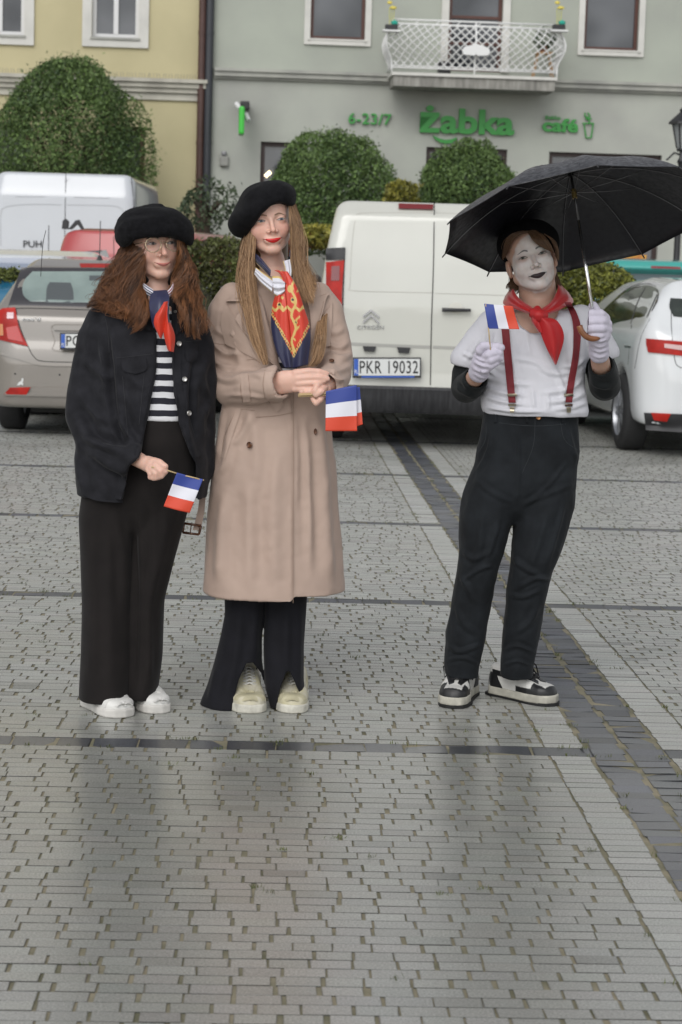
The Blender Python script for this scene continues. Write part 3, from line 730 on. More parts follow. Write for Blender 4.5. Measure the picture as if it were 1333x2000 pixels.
ptext('żabka', 'lettering', green_s, sg, 821, 208, 1006, 262, .08, .032, .07)
m = MB(); arc = [(846, 264), (858, 270), (870, 273), (882, 272), (892, 268)]; lo_ = [(850, 272), (860, 278), (872, 281), (884, 279), (893, 272)]
pl = [fs(*q, .07) for q in arc] + [fs(*q, .07) for q in lo_[::-1]]
m.prism([(a, b) for a, b in pl], .06, FO + FN * .01, (FE, FZ, FN)); m.build('swoosh', green_s, sg)
ho = empty('opening_hours_sign', fw(*fs(722, 233)), 'thin green opening hours 6-23/7 in raised figures left of the shop name', 'sign')
ptext('6-23/7', 'lettering', green_s, ho, 681, 221, 765, 243, .06, .012, .04, 1.05)
cf = empty('cafe_sign', fw(*fs(1110, 240)), 'green cafe lettering with a cup outline right of the shop name', 'sign')
ptext('café', 'lettering', green_s, cf, 1060, 231, 1130, 258, .06, .035, .04)
ptext('żabka', 'small_lettering', green_s, cf, 1066, 225, 1096, 233, .06, .02, .03)
m = MB()
for a, b in (((1138, 241), (1161, 241)), ((1141, 241), (1145, 269)), ((1159, 241), (1155, 269)), ((1145, 269), (1155, 269)), ((1152, 240), (1149, 230)), ((1149, 230), (1153, 226)), ((1153, 226), (1148, 220)), ((1144, 232), (1156, 232)), ((1143, 220), (1143, 227)), ((1143, 227), (1149, 230))):
    m.tube([fw(*fs(*a, .04), .04), fw(*fs(*b, .04), .04)], .013, 6)
m.build('cup_outline', green_s, cf)
# ---- drainpipes
for xs, mt, lab, rr in (((402, 383), mat('brown_pipe', (.075, .035, .028), rough=.5, var=.2), 'brown drainpipe at the edge of the yellow house', .062), ((413.5, 400), mat('dark_pipe', (.035, .038, .045), rough=.5), 'dark grey drainpipe beside the brown one', .068)):
    m = MB(); sa, sb = fs(xs[0], 0, .1)[0], fs(xs[1], 440, .1)[0]; za = fs(400, 0, .1)[1]; zb_ = fs(390, 440, .1)[1]
    sl_ = (sa - sb) / (za - zb_) * .35; smid = (sa + sb) / 2 ; zm = (za + zb_) / 2
    m.tube([fw(smid + (z - zm) * 0, z, .1) for z in (0.1, 3, 6, ZT)], rr, 12)
    o = m.build('drainpipe', mt, smooth=True, sharp=50); tag(o, lab, 'drainpipe')
    for z in (1.6, 3.4, 5.2, 7): m = MB(); m.tube([fw(smid, z, .1), fw(smid, z + .05, .1)], rr + .008, 12); m.build('clamp', mt, o)
# ---- bracket sign with cameras
bs = empty('bracket_sign', fw(*fs(470, 220)), 'narrow green projecting sign with two white cameras and a black lamp above', 'projecting sign')
m = MB(); pbox(m, 467, 207, 478, 262, .3, .9, .03); m.build('sign_box', mat('lime', (.05, .5, .05), rough=.35), bs)
m = MB(); pbox(m, 470, 197, 488, 214, .05, .5, .02); m.tube([fw(*fs(472, 205), 0), fw(*fs(472, 205, .6), .6)], .02); m.build('bracket', blackm, bs)
for a, b in (((462, 203), (470, 212)), ((480, 222), (486, 236))):
    m = MB(); m.tube([fw(*fs(*a, .4), .4), fw(*fs(*b, .5), .5)], .042, 10); m.build('camera_housing', whitef, bs, smooth=True, sharp=40)
al = empty('alarm_box', fw(*fs(438, 308)), 'grey round alarm box on the wall beside the drainpipes', 'alarm box')
m = MB(); pbox(m, 429, 303, 447, 325, .002, .08, .03); m.build('case', grey_tr, al); m = MB(); pbox(m, 433, 295, 443, 304, .002, .1, .02); m.build('lamp', zinc, al)
# ---- street lamp
lx = P(1334, 260, 27.0); lp = empty('street_lamp', (lx.x, 27, 0), 'black wrought lantern street lamp at the right edge', 'street lamp')
zt_, zb2 = P(1334, 200, 27).z, P(1334, 296, 27).z; cx, cy = lx.x, 27.0
m = MB(); m.lathe([(.11, -.02), (.12, .0), (.13, .25), (.09, .3), (.065, .35), (.05, 1.2), (.062, 1.25), (.045, 1.3), (.04, zb2 - .2), (.06, zb2 - .15), (.03, zb2 - .1), (.03, zb2)], (cx, cy, .02), 12); m.build('post', blackm, lp, smooth=True, sharp=40)
hl = zt_ - zb2
m = MB(); m.lathe([(.06, 0), (.075, .02), (.06, .05)], (cx, cy, zb2), 6)
for k in range(6):
    a = PI / 3 * k; m.tube([(cx + .07 * math.cos(a), cy + .07 * math.sin(a), zb2 + .04), (cx + .14 * math.cos(a), cy + .14 * math.sin(a), zb2 + hl * .55)], .01, 4)
m.lathe([(.2, 0), (.19, .03), (.07, hl * .22), (.05, hl * .25), (.055, hl * .3), (.015, hl * .36), (.01, hl * .45)], (cx, cy, zb2 + hl * .55), 6); m.build('lantern_frame', blackm, lp)
m = MB(); m.lathe([(.065, 0), (.13, hl * .5)], (cx, cy, zb2 + .04), 6); m.build('lantern_glass', mat('lamp_glass', (.25, .26, .26), rough=.1), lp)
m = MB(); m.tube([(cx - .2, cy, zb2 - .12), (cx - .1, cy, zb2 - .02), (cx, cy, zb2 - .05), (cx + .1, cy, zb2 - .02), (cx + .2, cy, zb2 - .12)], .015, 6); m.build('scroll', blackm, lp)
# ================================================================== TREES AND SHRUBS
barkm = mat('bark', (.06, .045, .03), rough=.9, var=.4, vscale=20, bump=.6, bscale=60, bdist=.01)
gA, gB = (.022, .048, .016), (.125, .195, .055)
def tree(px, pyc, rx, ry, Y, n, lab, seed, cat='tree', grp=None, A=gA, B=gB, size=.058, lump=.20, trunk=True, square=2.05, name='ball_tree', stray=.03, depth=None, taper=.22):
    c = P(px, pyc, Y); sc_ = Y / FPX; t = empty(name, (c.x, Y, 0), lab, cat, grp)
    r = (rx * sc_, (depth or rx * .9) * sc_, ry * sc_)
    if trunk:
        m = MB(); m.tube([(c.x, Y, -.05), (c.x + .02, Y, .8), (c.x - .02, Y, c.z - r[2] * .5), (c.x, Y, c.z)], [.09, .07, .06, .03], 8)
        for k in range(7):
            a = k * 2.4; m.tube([(c.x, Y, c.z - r[2] * .7), (c.x + math.cos(a) * r[0] * .4, Y + math.sin(a) * r[1] * .4, c.z), (c.x + math.cos(a) * r[0] * .7, Y + math.sin(a) * r[1] * .7, c.z + r[2] * .3)], [.04, .025, .01], 5)
        m.build('trunk', barkm, t, smooth=True)
    crown('crown', c, r, n, size, A, B, seed, t, lump, square, stray, taper=taper if name == 'ball_tree' else 0, shoots=name != 'hedge')
    return t
tree(132, 278, 130, 158, 32.0, 46000, 'largest round crowned tree in front of the yellow house', 1, grp='clipped trees before the houses', taper=.12)
tree(652, 378, 116, 104, 31.6, 34000, 'round bushy tree right of the beret of the woman in the trench coat', 2, grp='clipped trees before the houses', square=1.9)
tree(918, 370, 92, 78, 31.6, 24000, 'round bushy tree under the large green shop name', 3, grp='clipped trees before the houses')
tree(405, 402, 46, 38, 27.0, 750, 'small thin olive like tree in front of the drainpipes', 4, A=(.02, .035, .015), B=(.07, .10, .05), size=.08, name='small_tree', lump=.45, stray=.08)
tree(785, 378, 30, 24, 25.0, 1800, 'yellow green shrub showing above the roof of the cream van', 5, cat='shrub', A=(.07, .075, .02), B=(.27, .25, .04), size=.06, trunk=False, name='yellow_shrub', stray=.07)
tree(420, 545, 62, 70, 19.6, 9000, 'dark reddish green hedge between the two women', 6, cat='hedge', A=(.03, .025, .012), B=(.10, .12, .03), size=.05, trunk=False, name='hedge', square=3.2)
tree(1160, 590, 88, 76, 19.6, 16000, 'rounded yellow green shrub behind the umbrella handle', 7, cat='shrub', A=(.018, .028, .008), B=(.20, .21, .035), size=.05, trunk=False, name='round_shrub', lump=.1)
tree(0, 565, 60, 36, 18.9, 5000, 'low green hedge at the left edge behind the beige hatchback', 8, cat='hedge', A=(.02, .03, .01), B=(.13, .15, .03), size=.05, trunk=False, name='hedge', square=3)
# flower box between woman and van
fbp = P(615, 470, 24.0); fb = empty('flower_bed', (fbp.x, 24, 0), 'raised stone bed with yellow and red plants left of the cream van', 'flower bed')
m = MB(); m.box((fbp.x, 24, .65), (1.4, .9, 1.3), bev=.03); m.build('stone_box', mat('pink_stone', (.26, .20, .19), rough=.8, var=.3, vscale=12), fb)
crown('yellow_plants', (fbp.x + .03, 23.95, P(615, 462, 24).z), (.32, .4, .12), 1800, .08, (.10, .12, .03), (.34, .30, .05), 11, fb, .3)
crown('red_plants', (fbp.x - .35, 24, P(600, 470, 24).z), (.25, .35, .12), 700, .07, (.10, .03, .02), (.30, .10, .05), 12, fb, .3)
# ================================================================== VEHICLES
def carbody(side, rear, L, W, plan_r=.25, k=.08, h=.022, arches=(), rr=.33, plan=None, rs_=.03):
    """side: (y,z) outline; rear: list (z, halfwidth); local frame rear at y=0, forward +y"""
    v = Vox((-W / 2 - .02, -.05, .1), (W / 2 + .02, L + .05, max(p[1] for p in side) + .03), h)
    rz = np.array(sorted(rear), float)
    def f(X, Y, Z):
        d1 = sdpoly([(a, b) for a, b in side], Y[0], Z[0])[None] - 0.0
        hw = np.interp(Z.ravel(), rz[:, 0], rz[:, 1])[None, None, :]
        d2 = (np.abs(X) - hw) * .97
        # plan: rounded ends, slight taper
        cx = W / 2 - plan_r; cy = L / 2 - plan_r
        qx = np.abs(X) - cx; qy = np.abs(Y - L / 2) - cy
        d3 = np.sqrt(np.maximum(qx, 0) ** 2 + np.maximum(qy, 0) ** 2) + np.minimum(np.maximum(qx, qy), 0) - plan_r
        return smax(smax(d1 + 0 * X, d2, k), d3 + 0 * Z, k * .8).astype(np.float32)
    v.add((f, None, None), 0.001)
    for y in arches:
        def g(X, Y, Z, y=y): return np.maximum(np.sqrt((Y - y) ** 2 + (Z - rr) ** 2) - (rr + .055) + 0 * X, (W / 2 - .28) - np.abs(X)).astype(np.float32)
        v.add((g, None, None), .02, 's')
    return v
def place(V, pos, yaw):
    """local (x right, y forward) -> world, heading rotated by yaw about z"""
    c, s = math.cos(yaw), math.sin(yaw); W = V.copy(); W[:, 0] = c * V[:, 0] - s * V[:, 1] + pos[0]; W[:, 1] = s * V[:, 0] + c * V[:, 1] + pos[1]; return W
def paint(name, c, rough=.28, metal=0.0, **k): return mat(name, c, rough=rough, metal=metal, coat=1.0, coatr=.06, **k)
tyre_m = mat('tyre', (.018, .018, .019), rough=.75, bump=.3, bscale=80)
rim_m = mat('rim_alloy', (.32, .33, .35), rough=.35, metal=.8)
under_m = mat('underbody', (.012, .012, .012), rough=.85)
carglass = mat('car_glass', (.02, .026, .028), rough=.04, spec=.8)
redl = mat('red_lens', (.42, .012, .006), rough=.38, spec=.3, var=.35, vscale=9)
dredl = mat('dark_red_lens', (.16, .006, .008), rough=.12, coat=1)
blackp = mat('black_plastic', (.02, .02, .022), rough=.5, bump=.2, bscale=150)
gapm = mat('panel_gap', (.015, .015, .015), rough=.8)
platew = mat('plate_white', (.62, .63, .62), rough=.35); plateb = mat('plate_blue', (.03, .10, .42), rough=.35)
chrome = mat('chrome', (.55, .56, .58), rough=.18, metal=1)
def wheel(root, c, yaw, r=.32, w_=.215, spokes=5):
    """c: world centre; axle along local x"""
    R = Matrix.Rotation(yaw, 3, 'Z')
    def ring(prof):
        m = MB(); n = 32; vs = [Vector((x, rr * math.cos(2 * PI * k / n), rr * math.sin(2 * PI * k / n))) for x, rr in prof for k in range(n)]
        fs_ = [(i * n + k, i * n + (k + 1) % n, ((i + 1) % len(prof)) * n + (k + 1) % n, ((i + 1) % len(prof)) * n + k) for i in range(len(prof)) for k in range(n)]
        m.add([R @ v + Vector(c) for v in vs], fs_); return m
    h = w_ / 2; t = ring([(-h, r * .64), (-h - .005, r * .8), (-h + .015, r * .97), (-h + .04, r), (h - .04, r), (h - .015, r * .97), (h + .005, r * .8), (h, r * .64)]).build('wheel', tyre_m, root, smooth=True)
    m = ring([(-h + .02, r * .66), (-h + .0, r * .63), (-h + .05, r * .58), (h - .05, r * .58), (h, r * .63), (h - .02, r * .66)])
    for sx in (-1, 1):
        m.add([R @ Vector((sx * (h - .03) + dx, r * .16 * math.cos(2 * PI * k / 12), r * .16 * math.sin(2 * PI * k / 12))) + Vector(c) for dx in (-.02, .02) for k in range(12)], [tuple(range(12)), tuple(range(12, 24))[::-1]] + [(k, (k + 1) % 12, (k + 1) % 12 + 12, k + 12) for k in range(12)])
        for k in range(spokes):
            a = 2 * PI * k / spokes
            for da in (-.16, .16):
                p0 = Vector((sx * (h - .02), r * .12 * math.cos(a), r * .12 * math.sin(a))); p1 = Vector((sx * (h - .03), r * .6 * math.cos(a + da), r * .6 * math.sin(a + da)))
                m.tube([R @ p0 + Vector(c), R @ p1 + Vector(c)], .016, 5)
    m.build('rim', rim_m, t, smooth=True, sharp=40)
    d = ring([(-.02, r * .05), (-.02, r * .56), (.02, r * .56), (.02, r * .05)]); d.build('brake_disc', under_m, t)
def patch(su, A, B, name, mt, root, n=16, m=8, off=.006, thick=.02, **k):
    V, F = strip(su, A, B, n, m, off, thick, **k); return mobj(name, V, F, mt, root, smooth=True, sharp=45)
def lines(su, L, name, mt, root, w_=1.6, off=.002, thick=.012):
    mb = MB()
    for p in L: addvf(mb, line(su, p, w_, off, thick, n=max(8, 6 * len(p))))
    return mb.build(name, mt, root, smooth=True, sharp=45)
def plate(root, x0, y0, x1, y1, Y, txt, slope=0, bluestrip=True, clip=None):
    """licence plate between pixel corners at depth Y"""
    a = P(x0, y0, Y); b = P(x1, y0, Y); c = P(x0, y1, Y); ex = (b - a); ez = (c - a)
    def q(u, v, o=0): return a + ex * u + ez * v + Vector((0, -o, 0))
    def slab(nm, u0, v0, u1, v1, o0, o1, mt, par):
        m = MB(); m.add([q(u0, v0, o0), q(u1, v0, o0), q(u1, v1, o0), q(u0, v1, o0), q(u0, v0, o1), q(u1, v0, o1), q(u1, v1, o1), q(u0, v1, o1)], [(0, 1, 2, 3), (7, 6, 5, 4), (0, 4, 5, 1), (1, 5, 6, 2), (2, 6, 7, 3), (3, 7, 4, 0)]); return m.build(nm, mt, par)
    o = slab('number_plate', 0, 0, 1, 1, 0, .018, blackp, root)
    slab('plate_face', .02, .07, .98, .88, .0185, .022, platew, o); slab('blue_field', .022, .075, .085, .875, .0225, .025, plateb, o)
    if bluestrip: slab('dealer_strip', .13, .9, .9, .985, .0185, .021, plateb, o)
    def put(body, u0, u1, v0, v1, mt, off, oo=.0245):
        V, F, (x0_, x1_, y0_, y1_) = text(body, 't', mt, None, 1, off, .5, None, spacing=1.08)
        W = [q(u0 + (v.x - x0_) / (x1_ - x0_) * (u1 - u0), v1 + (v.y - y0_) / (y1_ - y0_) * (v0 - v1), oo - (0 if v.z > 0 else .0015)) for v in V]; mobj('plate_text', W, F, mt, o, smooth=False)
    put(txt, .105, .955, .16, .78, gapm, .004); put('PL', .03, .078, .6, .8, platew, .01, .0265)
    return o
# ------------------------------------------------ cream van
VY = 16.35; vc = P(845, 600, VY).x
vr = empty('cream_van', (vc, VY + 2.4, 0), 'cream white panel van seen from behind with number plate PKR 19032', 'van')
zr = P(760, 393, VY + .15).z
side = [(0.02, .30), (-.02, .45), (0, .62), (0, 1.15), (.05, 1.5), (.13, zr - .12), (.26, zr), (3.4, zr - .02), (3.9, 1.75), (4.55, 1.2), (4.85, 1.0), (4.9, .5), (4.8, .28)]
v = carbody(side, [(.1, .90), (.5, .945), (.95, .95), (1.3, .93), (1.7, .86), (zr, .80)], 4.85, 1.9, plan_r=.16, k=.11, h=.02, arches=(.85, 3.85), rr=.33)
V, F = v.mesh(); V = relax(V, F, 2); W = place(V, (vc, VY), 0)
vanp = paint('cream_paint', (.55, .55, .50), .32, var=.05, vscale=2, bump=.04, bscale=3, bdist=.02)
mobj('body', W, F, vanp, vr); su = Surf((W, F))
m = MB(); m.box((vc, VY + 2.4, .42), (1.5, 4.2, .3)); m.box((vc, VY + .2, .44), (1.66, .3, .26), bev=.04); m.box((vc, VY + .9, .36), (1.3, .3, .22), bev=.05); m.tube([(vc - .6, VY + .3, .38), (vc - .1, VY + .25, .36), (vc + .4, VY + .3, .4)], .035); m.box((vc + .1, VY + .12, .40), (.22, .1, .16), bev=.02); m.build('underbody', under_m, vr, sharp=40)
# bumper
bz0, bz1 = P(760, 806, VY).z, P(760, 751, VY).z
m = MB(); prof = [(-.09, bz1 - .012), (-.10, bz1 - .03), (-.085, bz1 - .09), (-.07, bz0 + .05), (-.02, bz0), (.25, bz0), (.25, bz1 - .012)]
for s_ in np.linspace(-1, 1, 9): pass
xs = np.linspace(-.95, .95, 25); vs = []; 
for x in xs:
    e = max(0, abs(x) - .72) / .23; yo = .16 * e * e
    vs += [(vc + x, VY + a + yo, b) for a, b in prof]
k_ = len(prof); m.add(vs, [(i * k_ + j, (i + 1) * k_ + j, (i + 1) * k_ + (j + 1) % k_, i * k_ + (j + 1) % k_) for i in range(len(xs) - 1) for j in range(k_)] + [tuple(range(k_))[::-1], tuple((len(xs) - 1) * k_ + j for j in range(k_))])
m.build('bumper', mat('worn_bumper', (.014, .014, .016), rough=.6, var=.6, vscale=14, col2=(.034, .034, .037), stretch=(3, 1, .3)), vr, smooth=True, sharp=40)
tl = patch(su, [(637, 512), (637, 560), (636, 610), (652, 655)], [(673, 508), (669, 560), (668, 610), (667, 655)], 'tail_light', redl, vr, 18, 6, .022, .06)
patch(su, [(637, 485), (637, 508)], [(674, 483), (673.5, 506)], 'light_cap', blackp, tl, 6, 6, .026, .06)
patch(su, [(648, 520), (647, 548)], [(664, 519), (663, 548)], 'inner_lens', dredl, tl, 6, 5, .027, .01)
lines(su, [[(674, 484), (671, 560), (669, 640)]], 'light_edge', blackp, vr, 2.5, .01)
RX = 2 * 845
tr_ = patch(su, [(RX - 637, 520), (RX - 637, 610), (RX - 652, 660)][::1], [(RX - 673, 516), (RX - 669, 610), (RX - 667, 660)], 'tail_light', redl, vr, 18, 6, .022, .06)
lines(su, [[(849, 393), (848.5, 420), (847, 520), (843, 640), (841, 752)]], 'door_gap', gapm, vr, 1.8, .006)
lines(su, [[(684, 560), (688, 480), (696, 424), (712, 416), (846, 416)], [(684, 560), (693, 568), (846, 572)], [(852, 416), (RX - 700, 420)], [(850, 573), (RX - 700, 577)]], 'panel_crease', mat('crease', (.42, .41, .37), rough=.4), vr, 1.6, .0015)
patch(su, [(779, 397), (779, 407)], [(847, 399), (846, 409)], 'brake_light', dredl, vr, 6, 10, .03, .05)
lines(su, [[(674, 671), (760, 675), (842, 678)], [(846, 678), (RX - 680, 684)]], 'door_step', mat('crease2', (.34, .335, .31), rough=.5), vr, 6, .003)
for a, b in (((709, 676), (735, 686)), ((776, 678), (802, 689))): patch(su, [(a[0], a[1]), (a[0] + 3, b[1])], [(b[0], a[1] + 1), (b[0] - 3, b[1] + 1)], 'plate_lamp', blackp, vr, 5, 6, .03, .05)
hd = patch(su, [(864, 601), (864, 609)], [(920, 603), (920, 609)], 'door_handle', blackp, vr, 5, 12, .05, .04, bulge=.012)
ci = [(891 + 14 * math.cos(a), 600 + 14 * math.sin(a)) for a in np.linspace(PI, 0, 9)]; co = [(891 + 14 * math.cos(a), 604 - 14 * math.sin(a)) for a in np.linspace(PI, 0, 9)]
patch(su, co, ci, 'handle_dish', mat('dish', (.58, .57, .51), rough=.3), vr, 9, 6, .006, .01)
for pts in ([(709.5, 619), (725, 606.5), (741, 620)], [(709.5, 630), (725, 616.5), (741, 631)]):
    mb = MB(); addvf(mb, strip(su, [(x, y - 2.6) for x, y in pts], [(x, y + 2.2) for x, y in pts], 13, 4, .018, .016, curve=False)); mb.build('chevron_badge', chrome, vr, smooth=True, sharp=40)
def surf_text(body, x0, y0, x1, y1, su, mt, root, name='badge', off=.008, weight=.01, th=.006, slope=0):
    V, F, (a, b, c, d) = text(body, name, mt, None, 1, weight, .5, None)
    h0 = su.hit((x0 + x1) / 2, (y0 + y1) / 2)[0]; hy = h0.y if h0 else 16.3
    W = [P(x0 + (v.x - a) / (b - a) * (x1 - x0), y1 + (v.y - c) / (d - c) * (y0 - y1) + slope * ((v.x - a) / (b - a)), hy - off + (0 if v.z > 0 else th)) for v in V]
    return mobj(name, W, F, mt, root, smooth=False)
surf_text('CITROËN', 698, 634, 750, 643, su, chrome, vr, off=.012, weight=.0)
plate(vr, 689, 698, 823, 738, VY - .025, 'PKR 19032')
for sx in (-1, 1):
    wheel(vr, (vc + sx * .8, VY + .85, .325), 0, .325); wheel(vr, (vc + sx * .8, VY + 3.85, .325), 0, .325)
# flank window strip and mirror
m = MB(); m.box((vc - 1.04, VY + 3.4, 1.25), (.16, .1, .26), bev=.04); m.build('wing_mirror', blackp, vr, sharp=40)
# ------------------------------------------------ beige hatchback
KY = 16.35; kc = P(182, 600, KY).x
kr = empty('beige_hatchback', (kc, KY + 2.1, 0), 'beige grey hatchback seen from behind at the left edge', 'car')
zk = P(120, 505, KY + .5).z
side = [(0.02, .24), (-.04, .35), (-.05, .62), (.03, .8), (.06, .98), (.2, 1.16), (.42, zk - .07), (.62, zk - .005), (1.6, zk + .02), (2.4, zk - .06), (3.3, 1.0), (4.05, .82), (4.2, .5), (4.15, .22)]
v = carbody(side, [(.1, .84), (.45, .89), (.75, .9), (.95, .88), (1.2, .74), (zk, .60)], 4.2, 1.8, plan_r=.3, k=.10, h=.02, arches=(.8, 3.4), rr=.31)
V, F = v.mesh(); V = relax(V, F, 2); W = place(V, (kc, KY), 0)
kp = paint('beige_paint', (.225, .205, .182), .3, .25, var=.05, vscale=2)
mobj('body', W, F, kp, kr); su = Surf((W, F))
m = MB(); m.box((kc, KY + 2.1, .35), (1.4, 3.6, .25)); m.box((kc - .1, KY + .35, .27), (.9, .3, .16), bev=.05); m.build('underbody', under_m, kr)
# rear window: dark border, then clearer glass with a headrest seen through it
patch(su, [(42, 522), (16, 598)], [(240, 524), (262, 606)], 'rear_window', mat('glass_border', (.03, .028, .032), rough=.15, coat=.5), kr, 10, 22, .006, .03, curve=False)
patch(su, [(64, 530), (49, 546), (44, 562), (47, 578), (60, 589)], [(232, 530), (240, 546), (243, 562), (242, 580), (230, 592)], 'clear_glass', mat('glass_green', (.25, .31, .29), rough=.12, var=.4, vscale=3, col2=(.17, .215, .205)), kr, 12, 20, .011, .012)
patch(su, [(98, 551), (92, 562), (90, 591)], [(138, 552), (143, 566), (145, 593)], 'headrest', mat('seat_cloth', (.075, .085, .09), rough=.8), kr, 8, 8, .0135, .006)
patch(su, [(175, 538), (175, 548)], [(202, 538), (202, 549)], 'inner_mirror', mat('seat_cloth', (.075, .085, .09)), kr, 5, 6, .0135, .004)
patch(su, [(156, 514), (158, 522)], [(250, 515), (248, 523)], 'brake_light', redl, kr, 5, 12, .012, .02)
tl = patch(su, [(5, 602), (-8, 615), (-18, 660)], [(30, 600), (38, 640), (55, 676)], 'tail_light', redl, kr, 14, 10, .02, .05)
patch(su, [(14, 610), (14, 622)], [(27, 610), (27, 622)], 'reversing_lamp', mat('lens_clear', (.45, .25, .28), rough=.1, coat=1), tl, 5, 5, .026, .01)
patch(su, [(-8, 632), (-8, 656)], [(6, 633), (7, 655)], 'indicator_lens', mat('lens_amber', (.5, .16, .03), rough=.1, coat=1), tl, 5, 5, .025, .01)
patch(su, [(12, 640), (16, 662)], [(34, 636), (46, 668)], 'inner_lens', mat('lens_deep', (.45, .015, .01), rough=.1, coat=1), tl, 6, 6, .026, .01)
lines(su, [[(31, 602), (40, 640), (55, 676), (68, 698), (90, 706), (200, 708)], [(15, 600), (24, 603), (60, 602), (200, 606)]], 'hatch_gap', gapm, kr, 1.5)
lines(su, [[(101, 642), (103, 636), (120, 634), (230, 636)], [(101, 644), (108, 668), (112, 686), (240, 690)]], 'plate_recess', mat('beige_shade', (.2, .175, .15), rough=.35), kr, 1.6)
patch(su, [(104, 636), (106, 645)], [(250, 638), (248, 648)], 'chrome_strip', kp, kr, 5, 12, .028, .03)
lines(su, [[(2, 690), (40, 700), (90, 712), (200, 712)]], 'bumper_highlight', kp, kr, 5, .014, .03)
lines(su, [[(10, 770), (60, 771), (200, 774)]], 'bumper_lip', kp, kr, 5, .02, .04)
patch(su, [(20, 757), (8, 770)], [(60, 756), (52, 771)], 'reflector', redl, kr, 6, 10, .022, .03)
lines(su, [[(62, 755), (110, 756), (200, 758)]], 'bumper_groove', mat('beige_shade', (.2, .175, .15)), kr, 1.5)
for x, y in ((30, 730), (117, 732)):
    m = MB(); h = su.hit(x, y)[0]; m.tube([h + Vector((0, -.003, 0)), h + Vector((0, .02, 0))], .008, 8); m.build('parking_sensor', gapm, kr)
surf_text("cee'd", 43, 619, 79, 626, su, chrome, kr, off=.02, weight=.02)
pg = [(33, 752), (38, 746), (42, 744), (43, 739), (45.5, 738.5), (46, 742), (45, 747), (46, 752), (44, 753), (42, 750.5), (38, 753)]
hy = su.hit(40, 746)[0].y - .006; m = MB(); q = [P(x, y, hy) for x, y in pg]; m.add(q + [a + Vector((0, .004, 0)) for a in q], [tuple(range(11))[::-1], tuple(range(11, 22))] + [(i, (i + 1) % 11, (i + 1) % 11 + 11, i + 11) for i in range(11)]); m.build('goose_sticker', platew, kr)
plate(kr, 118, 650, 240, 683, KY - .03, 'PO 4K517', bluestrip=False)
m = MB(); ap = P(195, 500, KY + .75); m.tube([(ap.x, ap.y, zk - .01), (ap.x, ap.y, zk + .035)], [.03, .012], 10); m.tube([(ap.x, ap.y, zk + .03), (ap.x, ap.y + .02, P(195, 431, KY + .75).z)], .004, 5); m.build('roof_aerial', blackp, kr)
for sx in (-1, 1):
    wheel(kr, (kc + sx * .77, KY + .8, .315), 0, .315); wheel(kr, (kc + sx * .77, KY + 3.4, .315), 0, .315)
# ------------------------------------------------ white hatchback on the right
ra = G(1231, 879); fa = G(1168, 850)
fd = (fa - ra).normalized(); ryaw = math.atan2(-fd.x, fd.y)
WB = 2.67; r = .325
Rm = Matrix.Rotation(ryaw, 3, 'Z')
rear_c = Vector((ra.x, ra.y, 0)) + Rm @ Vector((.79, -.80 + .06, 0))       # rear centre on the ground: wheel offset from the rear left wheel
rr0 = empty('white_hatchback', tuple(rear_c + Rm @ Vector((0, 2.2, 0))), 'white hatchback with long red tail lights at the right edge', 'car')
zw = 1.46
side = [(0.03, .26), (-.06, .36), (-.07, .62), (-.01, .8), (.02, .98), (.12, 1.08), (.32, 1.34), (.42, zw - .02), (1.4, zw), (2.2, zw - .05), (3.25, 1.0), (4.15, .8), (4.35, .5), (4.3, .22)]
v = carbody(side, [(.1, .84), (.4, .89), (.7, .915), (.9, .905), (1.0, .87), (1.25, .74), (zw, .58)], 4.36, 1.83, plan_r=.34, k=.10, h=.02, arches=(.80, .80 + WB), rr=.325)
V, F = v.mesh(); V = relax(V, F, 2); W = place(V, (rear_c.x, rear_c.y), ryaw)
wp = paint('white_paint', (.64, .655, .665), .25, var=.04, vscale=2)
mobj('body', W, F, wp, rr0); su = Surf((W, F))
m = MB(); m.box(tuple(rear_c + Rm @ Vector((0, 2.2, .36))), (1.45, 3.8, .24), rz=ryaw); m.build('underbody', under_m, rr0)
for sx in (-1, 1):
    for yy in (.80, .80 + WB): wheel(rr0, tuple(rear_c + Rm @ Vector((sx * .79, yy, r))), ryaw, r)
dk = mat('tinted_glass', (.010, .013, .013), rough=.06, spec=.6, var=.5, vscale=4, col2=(.04, .05, .042))
sg_ = patch(su, [(1150, 642), (1180, 604), (1225, 566), (1262, 557), (1284, 564), (1288, 578)], [(1152, 650), (1180, 644), (1215, 634), (1246, 628), (1268, 618), (1284, 590)], 'side_window', dk, rr0, 24, 10, .006, .02)
lines(su, [[(1262, 560), (1246, 590), (1232, 632)]], 'window_pillar', blackp, sg_, 2.2, .010); lines(su, [[(1284, 575), (1275, 595), (1264, 620)]], 'window_pillar', blackp, sg_, 2.2, .010)
lines(su, [[(1149, 646), (1185, 602), (1226, 564), (1264, 554), (1287, 562)]], 'window_surround', blackp, rr0, 1.6, .008)
lines(su, [[(1234, 634), (1228, 700), (1222, 800)], [(1270, 622), (1252, 660), (1240, 720)], [(1150, 655), (1150, 720), (1155, 800)]], 'door_gap', gapm, rr0, 1.0, .002)
tl = patch(su, [(1262, 661), (1262, 672), (1266, 688)], [(1345, 668), (1345, 684), (1345, 696)], 'tail_light', redl, rr0, 8, 16, .016, .03, curve=False)
patch(su, [(1298, 671), (1298, 679)], [(1345, 676), (1345, 686)], 'clear_strip', mat('lens_pale', (.55, .35, .34), rough=.1, coat=1), tl, 5, 10, .021, .01)
patch(su, [(1310, 582), (1308, 600), (1316, 618)], [(1420, 588), (1420, 606), (1410, 626)], 'rear_window', dk, rr0, 10, 14, .008, .02)
lines(su, [[(1312, 582), (1312, 640), (1318, 700), (1326, 716), (1345, 720)]], 'hatch_gap', gapm, rr0, 1.4, .002)
